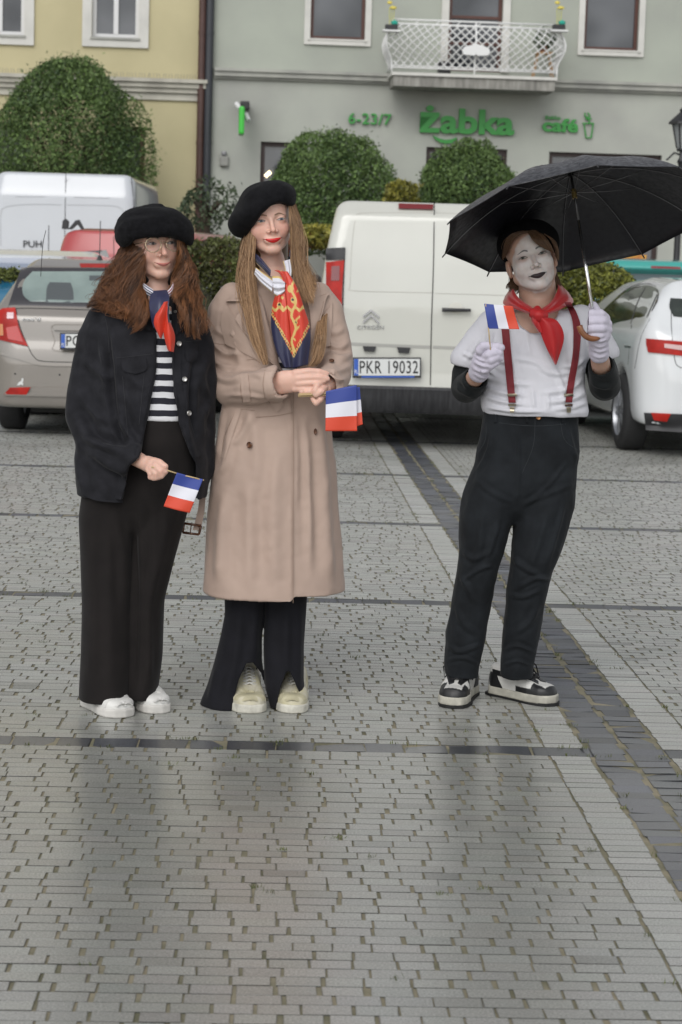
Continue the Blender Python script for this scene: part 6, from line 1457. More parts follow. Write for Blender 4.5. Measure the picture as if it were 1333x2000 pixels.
V, F = tr.mesh(); V = relax(V, F, 1); N_ = normals(V, F)
V = folds(V, N_, [([(262, 1000), (266, 1150), (262, 1340)], -.010, 7), ([(215, 980), (212, 1150), (215, 1350)], .007, 12), ([(180, 1050), (185, 1200), (182, 1340)], .005, 10), ([(330, 960), (318, 1060), (300, 1160)], .007, 9), ([(290, 1180), (292, 1330)], .005, 7), ([(330, 900), (345, 960), (335, 1040)], .006, 8), ([(305, 980), (300, 1100), (290, 1200)], .006, 8), ([(225, 1000), (240, 1080), (245, 1200)], .006, 9)])
V = V + normals(V, F) * (fbm(V * [1, 1, .4], 9, 2) * .003)[:, None]; w1.obj('trousers', V, F, cloth('brown_black_trousers', (.0125, .0100, .0095), .85, .3))
# jacket
jk = w1.vox(118, 560, 425, 1000, -.32, .26, .004)
jk.add(w1.lf([(572, 255, 345, .075, .03), (590, 222, 362, .09, .02), (612, 195, 388, .11, .01), (650, 180, 402, .128, 0), (720, 172, 404, .14, 0), (800, 165, 405, .15, 0), (880, 150, 407, .155, 0), (940, 148, 408, .16, 0), (968, 152, 402, .155, 0)], 2.3), .001)
jk.add(w1.ch([(200, 625, .01, 32), (188, 660, .005, 36), (175, 740, .0, 40), (172, 810, -.01, 42), (192, 858, -.06, 40), (238, 890, -.13, 34), (272, 902, -.175, 30), (284, 906, -.19, 29)]), .02)
jk.add(w1.ch([(375, 635, .01, 30), (388, 680, .0, 30), (392, 760, .01, 30), (393, 860, .03, 28), (394, 915, .04, 25)]), .02)
jk.add(w1.ch([(274, 905, -.18, 19), (310, 915, -.225, 22)]), .004, 's')
def jcut(X, Y, Z):
    ys = (985, 900, 880, 815, 710, 656, 620, 590, 560); zt = np.array([P(330, y, YB).z for y in ys]); l = np.array([P(x, 700, YB).x for x in (250, 268, 288, 297, 314, 314, 300, 292, 285)]); r_ = np.array([P(x, 700, YB).x for x in (396, 390, 380, 357, 342, 340, 338, 336, 335)])
    lx = np.interp(Z, zt, l); rx = np.interp(Z, zt, r_); return np.maximum(np.maximum(lx - X, X - rx), Y - (YB - .03)).astype(np.float32)
a0, a1 = P(235, 1000, YB), P(400, 550, YB)
jk.add((jcut, [a0.x, YB - .14 - .16, a0.z], [a1.x, YB - .02, a1.z + .03]), .004, 's')
# inside of the lower jacket hollowed for the trousers
V, F = jk.mesh(); V = relax(V, F, 1); N_ = normals(V, F)
FJ = [([(160, 800), (190, 850), (240, 872)], -.009, 9), ([(150, 760), (180, 800), (215, 830)], .007, 9), ([(165, 700), (195, 730), (225, 735)], .006, 9), ([(205, 640), (215, 720), (222, 800), (245, 868)], -.012, 7), ([(180, 880), (215, 908), (255, 925)], .008, 8), ([(170, 855), (205, 870), (240, 880)], .008, 7),
      ([(215, 800), (245, 840), (265, 868)], .007, 7), ([(145, 850), (152, 910), (165, 960)], .006, 8), ([(240, 760), (262, 800), (280, 850)], .006, 9), ([(382, 700), (372, 780), (380, 880)], -.010, 6), ([(405, 700), (395, 740), (408, 780)], .006, 7), ([(408, 790), (396, 820), (405, 860)], .006, 7), ([(362, 760), (368, 830), (385, 900)], .006, 7), ([(185, 620), (175, 660), (172, 710)], .005, 8), ([(250, 700), (262, 740), (285, 760)], .005, 8), ([(240, 920), (246, 950), (250, 980)], .006, 6)]
FJ = [(a, b * 1.5, c) for a, b, c in FJ]
V = folds(V, N_, FJ); V = V + normals(V, F) * (fbm(V, 9, 2) * .0045 + fbm(V, 26, 2) * .0018)[:, None]; V = relax(V, F, 1, .4)
denim = cloth('black_denim', (.0085, .0085, .011), .85, .45, 1000, .5, .06, 22, col2=(.016, .016, .020))
jacket = w1.obj('denim_jacket', V, F, denim); sj = Surf((V, F))
def jp(A, B, name, n=16, mm=8, off=.004, thick=.005, m=denim, su=None, **k):
    vf = strip(su or sj, A, B, n, mm, off, thick, **k); return w1.obj(name, vf[0], vf[1], m, jacket, sharp=50)
jp([(268, 590), (262, 612), (272, 640)], [(290, 585), (302, 612), (308, 650)], 'collar', off=.012, thick=.007, smooth=4)
jp([(337, 590), (342, 620), (344, 655)], [(352, 590), (368, 615), (362, 640)], 'collar', off=.012, thick=.007, smooth=4)
jp([(238, 698), (240, 722), (262, 730)], [(286, 700), (286, 722), (264, 731)], 'pocket_flap', off=.005, thick=.005)
jp([(362, 672), (364, 700), (374, 708)], [(386, 672), (386, 698), (376, 709)], 'pocket_flap', off=.005, thick=.005)
jp([(300, 660), (300, 720), (284, 815), (276, 872)], [(314, 658), (312, 720), (296, 815), (288, 876)], 'button_band', off=.003, thick=.004)
jp([(342, 650), (343, 745), (359, 818), (381, 895)], [(354, 650), (355, 745), (371, 815), (392, 890)], 'button_band', off=.003, thick=.004)
jp([(262, 872), (266, 905), (272, 932)], [(292, 868), (297, 900), (302, 925)][::1], 'cuff', off=.004, thick=.004)
jp([(152, 945), (190, 962), (250, 968)], [(152, 962), (190, 978), (249, 983)], 'waistband', off=.003, thick=.004)
sm = MB()
for pts in ([(228, 699), (260, 696), (300, 691)], [(358, 668), (395, 664)], [(240, 735), (250, 850)], [(282, 732), (272, 830)], [(270, 612), (272, 640)], [(200, 600), (210, 640), (214, 690)]): addvf(sm, line(sj, pts, .9, .0016, .002))
sm.build('stitching', mat('stitch_grey', (.03, .03, .034), rough=.9), jacket, smooth=True)
steel = mat('button_steel', (.45, .44, .42), rough=.35, metal=.9)
for x, y in ((349, 671), (361, 741), (367, 807), (342, 612), (270, 909)): button(sj, w1, x, y, .0085 if x != 342 else .005, steel, jacket, .0065)
# shoes
wl = mat('white_leather', (.66, .65, .62), rough=.45, var=.08, vscale=12); wsole = mat('white_sole', (.64, .62, .58), rough=.5, var=.2, vscale=20)
for px, py, hd, W_ in ((246, 1405, PI + .62, .118), (318, 1397, PI + .55, .108)):
    t = G(px, py); up, ss, R, c = sneaker(w1, (t.x, t.y + .015), hd, .25, W_, 'shoe', wl, wsole, .09, toe_h=.052)
    low_panels(ss, R, c, .25, up, wl, wl)
    laces(up, R, c, .255, .09, wl, 4, .02, z0=.064, z1=.085, y0=.62, y1=.45)
# scarf
def tie(x, y, u, t): return RED if (x > 312 + (y - 600) * .05 + 5 * math.sin(y * .06)) and y > 592 else NAVY
silkpiece(w1, [(272, 546, -.06), (285, 556, -.095), (300, 566, -.115)], [(276, 562, -.06), (284, 574, -.095), (298, 582, -.115)], lambda x, y, u, t: WHT if (t * 3.6 + .2) % 1 < .5 else NAVY, n=30, pleat=.001)
silkpiece(w1, [(338, 550, -.05), (335, 560, -.08), (326, 570, -.11)], [(342, 560, -.05), (338, 575, -.08), (330, 582, -.11)], lambda x, y, u, t: WHT if (t * 3) % 1 < .5 else (.3, .02, .03), n=20, pleat=.001)
silkpiece(w1, [(296, 568, -.115), (292, 590, -.15), (294, 615, -.165), (300, 640, -.165)], [(326, 566, -.115), (331, 580, -.15), (330, 600, -.17), (330, 640, -.165)], lambda *a: NAVY, n=40, pleat=.002, freq=1.4)
silkpiece(w1, [(318, 590, -.160), (306, 610, -.178), (301, 632, -.180), (312, 660, -.176)], [(331, 588, -.160), (329, 606, -.175), (325, 628, -.175), (316, 662, -.172)], lambda *a: RED, n=40, pleat=.003, freq=1, ph=2)
silkpiece(w1, [(322, 600, -.168), (323, 620, -.172), (320, 650, -.180), (328, 685, -.178)], [(331, 598, -.162), (331, 622, -.168), (342, 655, -.172), (340, 688, -.172)], lambda x, y, u, t: NAVY if t > .62 - (y - 600) * .001 and y < 630 else RED, n=50, pleat=.003, freq=1, ph=0)
# hair
hb = w1.vox(190, 440, 420, 640, -.12, .2, .005)
hb.add(warp(ell((0, .030, .03), (.079, .086, .080)), R1, c1), .001)
hb.add(w1.ch([(305, 500, .055, 50), (300, 560, .085, 60), (296, 610, .09, 50)]), .04)
hb.add(warp(ell((.003, -.075, -.045), (.066, .075, .10)), R1, c1), .006, 's')
V, F = hb.mesh(); V = relax(V, F, 2)
a1 = [(288, 470, -.06), (284, 495, -.065), (279, 530, -.06), (282, 565, -.09), (292, 600, -.145), (276, 640, -.160), (258, 652, -.155)]
a2 = [(280, 468, -.04), (272, 500, -.06), (262, 540, -.07), (262, 580, -.11), (275, 620, -.15), (264, 650, -.155)]
a3 = [(262, 470, -.01), (250, 505, -.03), (238, 545, -.055), (238, 585, -.10), (250, 610, -.14), (246, 630, -.145)]
a4 = [(245, 475, .02), (232, 510, .0), (216, 548, -.02), (208, 580, -.07), (208, 600, -.10), (216, 616, -.12)]
a5 = [(238, 480, .05), (226, 515, .03), (208, 552, .01), (192, 578, -.02), (182, 592, -.05), (178, 600, -.07)]
b1 = [(347, 470, -.06), (349, 500, -.05), (345, 535, -.03), (341, 560, -.06), (346, 590, -.135), (358, 620, -.150), (366, 655, -.150)]
b2 = [(354, 470, -.04), (358, 505, -.035), (358, 545, -.04), (358, 580, -.10), (370, 620, -.145), (384, 662, -.150)]
b3 = [(360, 472, -.01), (366, 510, -.01), (371, 550, -.03), (374, 590, -.08), (388, 630, -.12), (396, 662, -.13)]
b4 = [(362, 478, .03), (370, 515, .02), (377, 552, .0), (384, 590, -.04), (396, 625, -.09), (402, 648, -.10)]
cD, cB = (.016, .008, .005), (.27, .115, .048)
hair(w1, 'hair', [([a1, a2, a3, a4, a5], 3900, .0024, .006, .0150, 1.8, .96), ([b1, b2, b3, b4], 2400, .0022, .006, .0135, 1.8, .96), ([a3, a4, a5], 260, .012, .02, .014, 2.8, .2), ([b3, b4], 150, .010, .015, .013, 2.8, .2)], hairm, 8, cD, cB, .0006, 28, extra=(V, F), cln=42, cmin=.55)
# flag
fo = empty('paper_flag', q1(355, 950, -.25), 'small paper tricolour flag held low by the woman in the black jacket', 'flag', None)
m = MB(); m.tube([q1(296, 912, -.255), q1(325, 918, -.256), q1(347, 925, -.258)], .0022, 8); m.tube([q1(347, 925, -.258), q1(399, 938, -.26)], .0022, 8); m.build('stick', woodst, fo, smooth=True)
flag(fo, [(346, 923), (372, 930), (397, 936)], [(320, 989), (345, 996), (371, 1002)], YB - .262, .004, seed=5)
# ================================================================== PERSON WITH WHITE FACE PAINT
YC = 6.80
rc = P(1010, 1380, YC); mroot = empty('person', (rc.x, YC, 0), 'person with white painted face, black lips, red neckerchief and red braces holding a black umbrella', 'person')
mn = Person(YC, mroot); qm = mn.q
RM = hrot(2, -9, -16.5); cm = qm(1037, 507, .01); SM = 1.0
b = mn.vox(870, 400, 1225, 1385, -.42, .24, .003)
head_into(b, RM, cm, SM, ears=True, jaw=1.03, cheek=1.05, wx=1.06)
b.add(mn.ch([(1048, 545, .035, 36), (1052, 590, .03, 37), (1052, 620, .02, 46)]), .02)
b.add(mn.lf([(612, 985, 1115, .06, .02), (640, 950, 1135, .085, .01), (740, 960, 1122, .09, .01), (880, 950, 1115, .10, .01), (980, 935, 1115, .10, .0)]), .03)
b.add(mn.ch([(965, 960, .0, 42), (940, 1120, 0, 32), (905, 1240, .03, 20), (903, 1300, .04, 17)]), .03)
b.add(mn.ch([(1075, 960, .0, 42), (1040, 1120, .0, 32), (1015, 1240, .03, 20), (1011, 1300, .04, 17)]), .03)
b.add(mn.ch([(958, 650, .02, 28), (915, 735, .03, 20), (914, 750, .0, 19), (928, 738, -.12, 17), (940, 718, -.18, 15)]), .012)
b.add(mn.ch([(1142, 640, .02, 28), (1176, 730, .02, 20), (1180, 742, -.02, 20), (1173, 708, -.15, 18), (1168, 672, -.215, 15)]), .012)
V, F = b.mesh(); V = relax(V, F, 1, .4)
cols = skincols(V, RM, cm, SM, (.44, .27, .20), .3); L = headlocal(V, RM, cm, SM); L[:, 0] /= 1.06
nz = fbm(V, 60, 2) * .25 + fbm(V, 14, 2) * .35
oval = 1 - ((L[:, 0] / .067) ** 2 + ((L[:, 2] + .024) / .098) ** 2); pm = np.clip((oval + nz * .18) * 9, 0, 1) * (L[:, 1] < -.005) * (np.abs(L[:, 0]) < .067)
eyem = np.zeros(len(V))
for sx in (-1, 1): eyem += np.exp(-(((L[:, 0] - sx * .031) / .017) ** 2 + ((L[:, 2] + .002) / .0085) ** 2))
pm = pm * (1 - .62 * np.clip(eyem, 0, 1)) * (.86 + .14 * np.clip(nz * 3, -1, 1)); pm = np.clip(pm, 0, 1)[:, None]
noset = np.exp(-((L[:, 0] / .010) ** 2 + ((L[:, 2] + .030) / .02) ** 2))[:, None] * .35
paintc = np.array([.60, .56, .54]) * (1 + .10 * np.clip(nz * 2, -1, 1))[:, None]; paintc = paintc * (1 - noset) + np.array([.46, .33, .30]) * noset
cols = cols * (1 - pm) + paintc * pm
em2 = np.clip(eyem, 0, 1)[:, None] * .45; cols = cols * (1 - em2) + np.array([.20, .13, .10]) * em2
mn.obj('body', V, F, skin_m, cols=cols); sum_ = Surf((V, F))
blkl = mat('lips_black', (.022, .010, .012), rough=.45)
face(mroot, sum_, RM, cm, SM, blkl, mat('lips_line', (.004, .004, .004)), mat('iris_grey', (.06, .065, .055), rough=.2), mat('brow_grey', (.16, .15, .145), rough=.9), lash_b, gaze=-.0015, open_=.0032, smile=.9, mouth=.029, lipw=1.15, liner=1.7, browz=.019, browx=(.013, .026, .046), browt=.0028, sclera=(.30, .27, .24), wx=1.06)
# beret behind the head
bt = mn.vox(955, 415, 1110, 545, -.14, .22, .0035)
bt.add(ell(qm(1031, 476, .045), (.107, .11, .082), hrot(0, 18, -14)), .001); bt.add(warp(ell((0, .016, .052), (.083, .100, .080)), RM, cm), .02)
pixcut(mn, [(974, 560), (982, 520), (990, 490), (1004, 470), (1024, 459), (1046, 456), (1068, 462), (1084, 478), (1090, 500), (1096, 560)], .035, bt, .012)
V, F = bt.mesh(); V = V + normals(V, F) * (fbm(V, 11, 2) * .004)[:, None]; V = relax(V, F, 2); mn.obj('beret', V, F, mat('dull_black_felt', (.0045, .0045, .005), rough=.95, bump=.6, bscale=600, bdist=.002, spec=.1))
# hair
f1 = [[(1050, 452, -.06), (1062, 462, -.085), (1074, 478, -.09), (1081, 490, -.075)], [(1040, 450, -.06), (1054, 468, -.09), (1068, 484, -.092), (1078, 491, -.08)], [(1030, 452, -.06), (1040, 466, -.088), (1052, 477, -.09), (1066, 487, -.09)]]
f2 = [[(1060, 455, -.04), (1076, 466, -.05), (1086, 486, -.04), (1088, 506, -.02)], [(1064, 456, -.02), (1082, 470, -.02), (1090, 490, -.01), (1090, 512, .0)]]
f3 = [[(1036, 452, -.06), (1015, 458, -.085), (1000, 472, -.065), (991, 496, -.03)], [(1030, 450, -.04), (1008, 456, -.06), (992, 474, -.04), (985, 505, -.005)], [(1024, 450, -.02), (1000, 458, -.03), (984, 480, -.01), (982, 515, .02)]]
f4 = [[(992, 530, .05), (996, 545, .045), (992, 556, .03), (988, 562, .02)], [(1000, 535, .05), (1004, 550, .04), (1006, 560, .03), (1000, 572, .02)], [(1008, 540, .06), (1014, 552, .05), (1016, 566, .04), (1012, 575, .03)]]
f5 = [[(1080, 520, .05), (1088, 535, .05), (1092, 548, .045), (1100, 556, .04)], [(1076, 525, .05), (1082, 545, .05), (1084, 560, .05), (1078, 572, .04)]]
hair(mn, 'hair', [(f1, 750, .002, .003, .0015, .8, .5), (f2, 260, .002, .003, .0015, .8, .5), (f3, 520, .002, .003, .0015, .8, .5), (f4, 260, .003, .006, .003, 1, .4), (f5, 220, .003, .006, .003, 1, .4)], hairm, 11, (.045, .025, .015), (.17, .095, .05), .0009, 12)
# gloves: left-of-picture hand holding the flag, right one round the umbrella handle
glovem = mat('white_glove', (.53, .50, .59), rough=.85, bump=.4, bscale=900, bdist=.0005, sheen=.2, var=.05, vscale=30)
def glove(name, prims, folds_, x0, y0, x1, y1):
    g = mn.vox(x0, y0, x1, y1, -.36, -.02, .0024)
    for p, k in prims: g.add(mn.ch(*p) if isinstance(p, tuple) else mn.ch(p), k)
    V, F = g.mesh(); V = relax(V, F, 1, .4); N_ = normals(V, F); V = folds(V, N_, folds_); V = V + normals(V, F) * (fbm(V, 45, 2) * .0009)[:, None]; V = relax(V, F, 1, .35)
    return mn.obj(name, V, F, glovem), Surf((V, F))
glove('glove', [([(936, 727, -.165, 20), (940, 712, -.19, 20), (946, 700, -.205, 21)], .008), ([(950, 702, -.205, 22), (956, 690, -.21, 21)], .008),
    (([(941, 692, -.222, 9.5), (938, 684, -.238, 9), (945, 676, -.246, 8.5), (957, 675, -.246, 8)], 1), .003), (([(946, 702, -.228, 9.2), (955, 693, -.25, 8.8), (966, 689, -.255, 8.4), (975, 690, -.25, 7.6)], 1), .003),
    (([(949, 712, -.228, 9), (960, 703, -.25, 8.6), (970, 698, -.252, 8.2), (977, 699, -.245, 7.2)], 1), .003), (([(948, 722, -.222, 8.5), (959, 714, -.24, 8), (969, 708, -.243, 7.4)], 1), .003),
    (([(952, 684, -.215, 9.5), (964, 679, -.24, 8.6), (973, 677, -.25, 7.8), (980, 679, -.25, 6.8)], 1), .003)],
    [([(925, 728), (938, 736), (955, 738)], .003, 3), ([(924, 718), (938, 726), (958, 727)], .003, 3), ([(926, 706), (940, 714), (958, 716)], .0028, 3), ([(928, 695), (938, 703), (950, 706)], .0025, 2.5), ([(935, 742), (950, 744)], -.002, 2.5)], 905, 655, 1000, 760)
glove('glove', [([(1171, 690, -.19, 19.5), (1170, 672, -.215, 18.5), (1167, 655, -.235, 19)], .008), ([(1170, 652, -.235, 22), (1169, 630, -.24, 21)], .008),
    (([(1182, 622, -.235, 10), (1172, 613, -.262, 9.5), (1158, 613, -.268, 9), (1148, 618, -.262, 8)], 1), .003), (([(1186, 633, -.238, 10), (1175, 627, -.27, 9.5), (1158, 627, -.275, 9), (1147, 631, -.266, 8)], 1), .003),
    (([(1186, 645, -.238, 10), (1175, 641, -.27, 9.5), (1159, 641, -.275, 9), (1149, 644, -.266, 8)], 1), .003), (([(1184, 656, -.235, 9.5), (1174, 654, -.262, 9), (1160, 654, -.267, 8.4), (1152, 656, -.26, 7.4)], 1), .003),
    (([(1168, 625, -.215, 10), (1164, 608, -.225, 9.5), (1159, 598, -.225, 9)], 1), .004)],
    [([(1155, 680), (1170, 687), (1188, 682)], .003, 3), ([(1153, 670), (1170, 678), (1188, 672)], .003, 3), ([(1156, 692), (1170, 698), (1186, 694)], .0028, 3), ([(1160, 662), (1172, 667), (1186, 663)], .0025, 2.5), ([(1176, 600), (1184, 618), (1188, 640)], .002, 3)], 1130, 585, 1205, 715)
# t-shirt
teem = mat('white_cotton', (.57, .57, .61), rough=.85, bump=.25, bscale=900, bdist=.0004, var=.03, vscale=20)
tv_ = mn.vox(878, 590, 1215, 820, -.26, .24, .0038)
tv_.add(mn.lf([(604, 990, 1118, .062, .025), (616, 965, 1138, .09, .015), (640, 946, 1152, .112, .01), (690, 943, 1147, .118, 0), (740, 944, 1142, .12, -.005), (780, 940, 1146, .132, -.012), (800, 940, 1150, .136, -.014), (809, 946, 1146, .128, -.01)], 2.3), .001)
tv_.add(mn.ch([(965, 636, .01, 34), (938, 670, .015, 34), (915, 704, .02, 35)]), .03); tv_.add(mn.ch([(1135, 625, .01, 30), (1158, 655, .01, 31), (1178, 690, .015, 32)]), .03)
def slv(a, b_, v):   # cut the sleeve end with a half space through pixel points
    p = np.array(qm(*a)); d = np.array(qm(*b_)) - p; d /= np.linalg.norm(d)
    lo = p - .09; hi = p + .09
    v.add(((lambda X, Y, Z: (-((X - p[0]) * d[0] + (Y - p[1]) * d[1] + (Z - p[2]) * d[2])).astype(np.float32)), list(lo), list(hi)), .004, 's')
def halfcut(v, p0, n0, lo, hi):
    p = np.array(p0); n0 = np.array(n0) / np.linalg.norm(n0)
    def f(X, Y, Z):
        d = -((X - p[0]) * n0[0] + (Y - p[1]) * n0[1] + (Z - p[2]) * n0[2]); bx = np.maximum(np.maximum(lo[0] - X, X - hi[0]), np.maximum(lo[2] - Z, Z - hi[2])); return np.maximum(d, bx + 0 * Y).astype(np.float32)
    v.add((f, lo, hi), .003, 's')
a0 = P(870, 760, YC); a1 = P(942, 660, YC); halfcut(tv_, qm(905, 717, 0), (-.22, 0, -1), [a0.x, YC - .2, a0.z], [a1.x, YC + .2, a1.z])
a0 = P(1149, 750, YC); a1 = P(1220, 650, YC); halfcut(tv_, qm(1180, 706, 0), (.35, 0, -1), [a0.x, YC - .2, a0.z], [a1.x, YC + .2, a1.z])
tv_.add(mn.ch([(1049, 590, -.03, 46), (1049, 612, -.09, 40)]), .006, 's')
V, F = tv_.mesh(); V = relax(V, F, 1); N_ = normals(V, F)
FT = [([(945, 735), (990, 748), (1040, 752)], .004, 5), ([(945, 755), (985, 768), (1030, 772)], .0045, 5), ([(943, 772), (980, 784), (1030, 790)], .004, 4.5), ([(1140, 740), (1110, 760), (1060, 768)], .0045, 5.5), ([(1144, 765), (1115, 780), (1070, 786)], .0045, 5), ([(1148, 785), (1120, 795), (1080, 800)], .004, 4.5), ([(1050, 715), (1080, 730), (1120, 728)], .003, 5),
    ([(958, 640), (950, 670), (938, 700)], .004, 5), ([(968, 650), (965, 690), (955, 715)], .0045, 5), ([(935, 665), (922, 690), (912, 705)], .003, 4), ([(985, 650), (1000, 690), (1010, 740)], .003, 6), ([(1120, 640), (1118, 680), (1125, 720)], .004, 6), ([(1150, 630), (1150, 660), (1160, 700)], .003, 4), ([(1020, 620), (1030, 660), (1036, 700)], .0025, 6), ([(1000, 700), (1040, 706), (1075, 720)], .0025, 5), ([(950, 715), (970, 735), (1000, 742)], .004, 5)]
FT += [([(950, 795), (1000, 802), (1060, 804)], .004, 4), ([(1075, 700), (1100, 760), (1098, 795)], .003, 6), ([(1010, 740), (1015, 770), (1010, 800)], .003, 6), ([(1040, 760), (1044, 800)], .003, 5), ([(1070, 765), (1072, 802)], .003, 5), ([(945, 690), (975, 705), (1000, 706)], .004, 5), ([(1142, 700), (1125, 715), (1100, 716)], .004, 5), ([(905, 690), (925, 700)], .004, 4)]
V = folds(V, N_, [(a, b * 1.6, c * .85) for a, b, c in FT])
V = V + normals(V, F) * (fbm(V, 12, 2) * .0028 + fbm(V, 30, 2) * .0010)[:, None]; V = relax(V, F, 1, .4)
tee = mn.obj('t_shirt', V, F, teem); st_ = Surf((V, F))
vf = strip(st_, [(884, 708), (905, 716), (922, 720)], [(886, 714), (904, 722), (921, 726)], 12, 5, .001, .004, smooth=3)
# black undersleeves
jersey = cloth('black_jersey', (.010, .012, .013), .85, .2)
for bx, a_, c_, fl in ((( 872, 680, 960, 805), [(930, 690, .02, 30), (914, 730, .03, 31), (911, 757, .015, 30), (920, 752, -.05, 28), (928, 742, -.10, 25)], [(926, 744, -.095, 19), (936, 728, -.15, 22)], [([(890, 735), (905, 745), (915, 765)], .007, 5), ([(888, 755), (905, 765), (925, 775)], .007, 5)]),
                       ((1120, 680, 1225, 805), [(1158, 680, .02, 29), (1176, 725, .02, 31), (1182, 752, -.01, 31), (1180, 738, -.07, 29), (1176, 718, -.12, 26)], [(1177, 722, -.11, 20), (1172, 700, -.17, 23)], [([(1150, 740), (1170, 755), (1195, 755)], .007, 5), ([(1155, 760), (1178, 775), (1200, 770)], .007, 5)])):
    un = mn.vox(*bx, -.24, .2, .0035); un.add(mn.ch(a_), .012); un.add(mn.ch(c_), .004, 's'); V, F = un.mesh(); V = relax(V, F, 1); V = folds(V, normals(V, F), fl); mn.obj('undershirt_sleeve', V, F, jersey)
# trousers
tr = mn.vox(858, 785, 1150, 1335, -.24, .24, .0042)
tr.add(mn.lf([(795, 945, 1128, .115, -.01), (830, 940, 1130, .120, -.005), (880, 930, 1133, .128, 0), (930, 926, 1124, .124, 0), (960, 930, 1110, .115, 0), (995, 955, 1065, .09, 0), (1020, 985, 1035, .05, 0)], 2.3), .001)
tr.add(mn.lf([(890, 945, 1010, .09, 0), (930, 920, 1010, .118, 0), (975, 903, 1010, .12, 0), (1020, 898, 999, .115, -.01), (1080, 897, 982, .11, -.015), (1120, 892, 970, .102, -.01), (1180, 882, 961, .095, .01), (1240, 872, 950, .09, .02), (1290, 869, 938, .082, .02), (1318, 871, 934, .080, .03)], 2.2), .02)
tr.add(mn.lf([(890, 1014, 1120, .09, 0), (930, 1012, 1126, .118, 0), (980, 1010, 1122, .12, 0), (1030, 1004, 1110, .115, -.01), (1090, 998, 1092, .108, -.015), (1130, 992, 1076, .10, -.01), (1190, 986, 1062, .092, .01), (1240, 981, 1054, .088, .02), (1290, 978, 1042, .08, .02), (1320, 978, 1040, .080, .03)], 2.2), .014)
V, F = tr.mesh(); V = relax(V, F, 1); N_ = normals(V, F)
FM = [([(1012, 830), (1014, 900), (1010, 985)], .003, 5), ([(925, 935), (960, 962), (1003, 982)], .003, 6), ([(1122, 945), (1080, 962), (1018, 985)], .003, 6), ([(1110, 900), (1070, 950), (1020, 992)], .003, 5), ([(903, 1075), (925, 1092), (955, 1078)], .005, 6), ([(962, 1105), (935, 1112), (905, 1135)], .005, 5), ([(896, 1120), (915, 1150), (930, 1180)], .004, 6), ([(1000, 1085), (1020, 1105), (1060, 1128)], .005, 6), ([(1074, 1132), (1045, 1130), (1008, 1150)], .006, 5), ([(995, 1160), (1025, 1165), (1060, 1150)], .004, 5),
    ([(880, 1262), (900, 1272), (938, 1258)], .005, 5), ([(872, 1290), (905, 1284), (932, 1296)], .004, 4), ([(985, 1270), (1010, 1262), (1044, 1275)], .005, 5), ([(982, 1300), (1010, 1292), (1036, 1300)], .004, 4), ([(945, 1000), (938, 1060), (930, 1100)], .005, 8), ([(975, 1010), (962, 1060), (950, 1090)], .004, 6), ([(1070, 1000), (1050, 1070), (1035, 1110)], .005, 8), ([(1105, 980), (1085, 1050), (1070, 1100)], .004, 6), ([(890, 1180), (905, 1215), (935, 1240)], .004, 7), ([(1055, 1180), (1035, 1215), (1000, 1240)], .004, 7), ([(960, 850), (950, 890), (928, 925)], .004, 5), ([(1110, 830), (1118, 870), (1128, 900)], .003, 5)]
V = folds(V, N_, [(a, b * 1.35, c * .8) for a, b, c in FM])
V = V + normals(V, F) * (fbm(V * [1, 1, .6], 11, 3) * .0042 + fbm(V, 34, 2) * .0012)[:, None]; V = relax(V, F, 1, .4)
jeans = cloth('black_jeans', (.0065, .0078, .0095), .88, .5, 800, .5, .03, 12, col2=(.0125, .0150, .018)); tro = mn.obj('trousers', V, F, jeans); stt = Surf((V, F))
sm = MB()
for pts in ([(1046, 812), (1042, 870), (1020, 925)], [(950, 826), (948, 860), (930, 890)], [(1095, 826), (1104, 860), (1130, 880)], [(944, 822), (1040, 832), (1130, 826)]): addvf(sm, line(stt, pts, .9, .0016, .002))
sm.build('seam', mat('jean_seam', (.028, .032, .036), rough=.9), tro, smooth=True)
button(stt, mn, 1052, 815, .0085, mat('brass', (.25, .12, .05), rough=.35, metal=.8), tro, .003)
for x in (968, 1030, 1100):
    vf = strip(stt, [(x - 3, 803), (x - 3, 826)], [(x + 3, 803), (x + 3, 826)], 8, 4, .004, .003); mn.obj('belt_loop', vf[0], vf[1], jeans, tro)
# braces
brm = mat('brace_red', (.155, .012, .018), rough=.75, bump=.4, bscale=700, bdist=.0006); clipm = mat('clip_metal', (.42, .37, .28), rough=.3, metal=1)
for A, B in (([(976, 618), (980, 645), (985, 700), (993, 778), (994, 786)], [(991, 616), (995, 645), (1000, 700), (1007, 778), (1007, 786)]), ([(1102, 590), (1114, 612), (1120, 640), (1119, 690), (1109, 750), (1105, 786)], [(1115, 590), (1128, 614), (1135, 642), (1132, 692), (1122, 752), (1118, 786)])):
    vf = strip(st_, A, B, 60, 7, .0085, .006, smooth=2); br = mn.obj('brace', vf[0], vf[1], brm, sharp=50)
    xb = (A[-1][0] + B[-1][0]) / 2
    for (ya, yb_, wd_) in ((769, 774, 9), (789, 793, 7.5), (795, 806, 4.5)):
        vf = strip(st_, [(xb - wd_, ya), (xb - wd_ * (.85 if ya > 790 else 1), yb_)], [(xb + wd_, ya), (xb + wd_ * (.85 if ya > 790 else 1), yb_)], 6, 5, .0125, .006, smooth=3); mn.obj('clip', vf[0], vf[1], clipm, br, sharp=40)
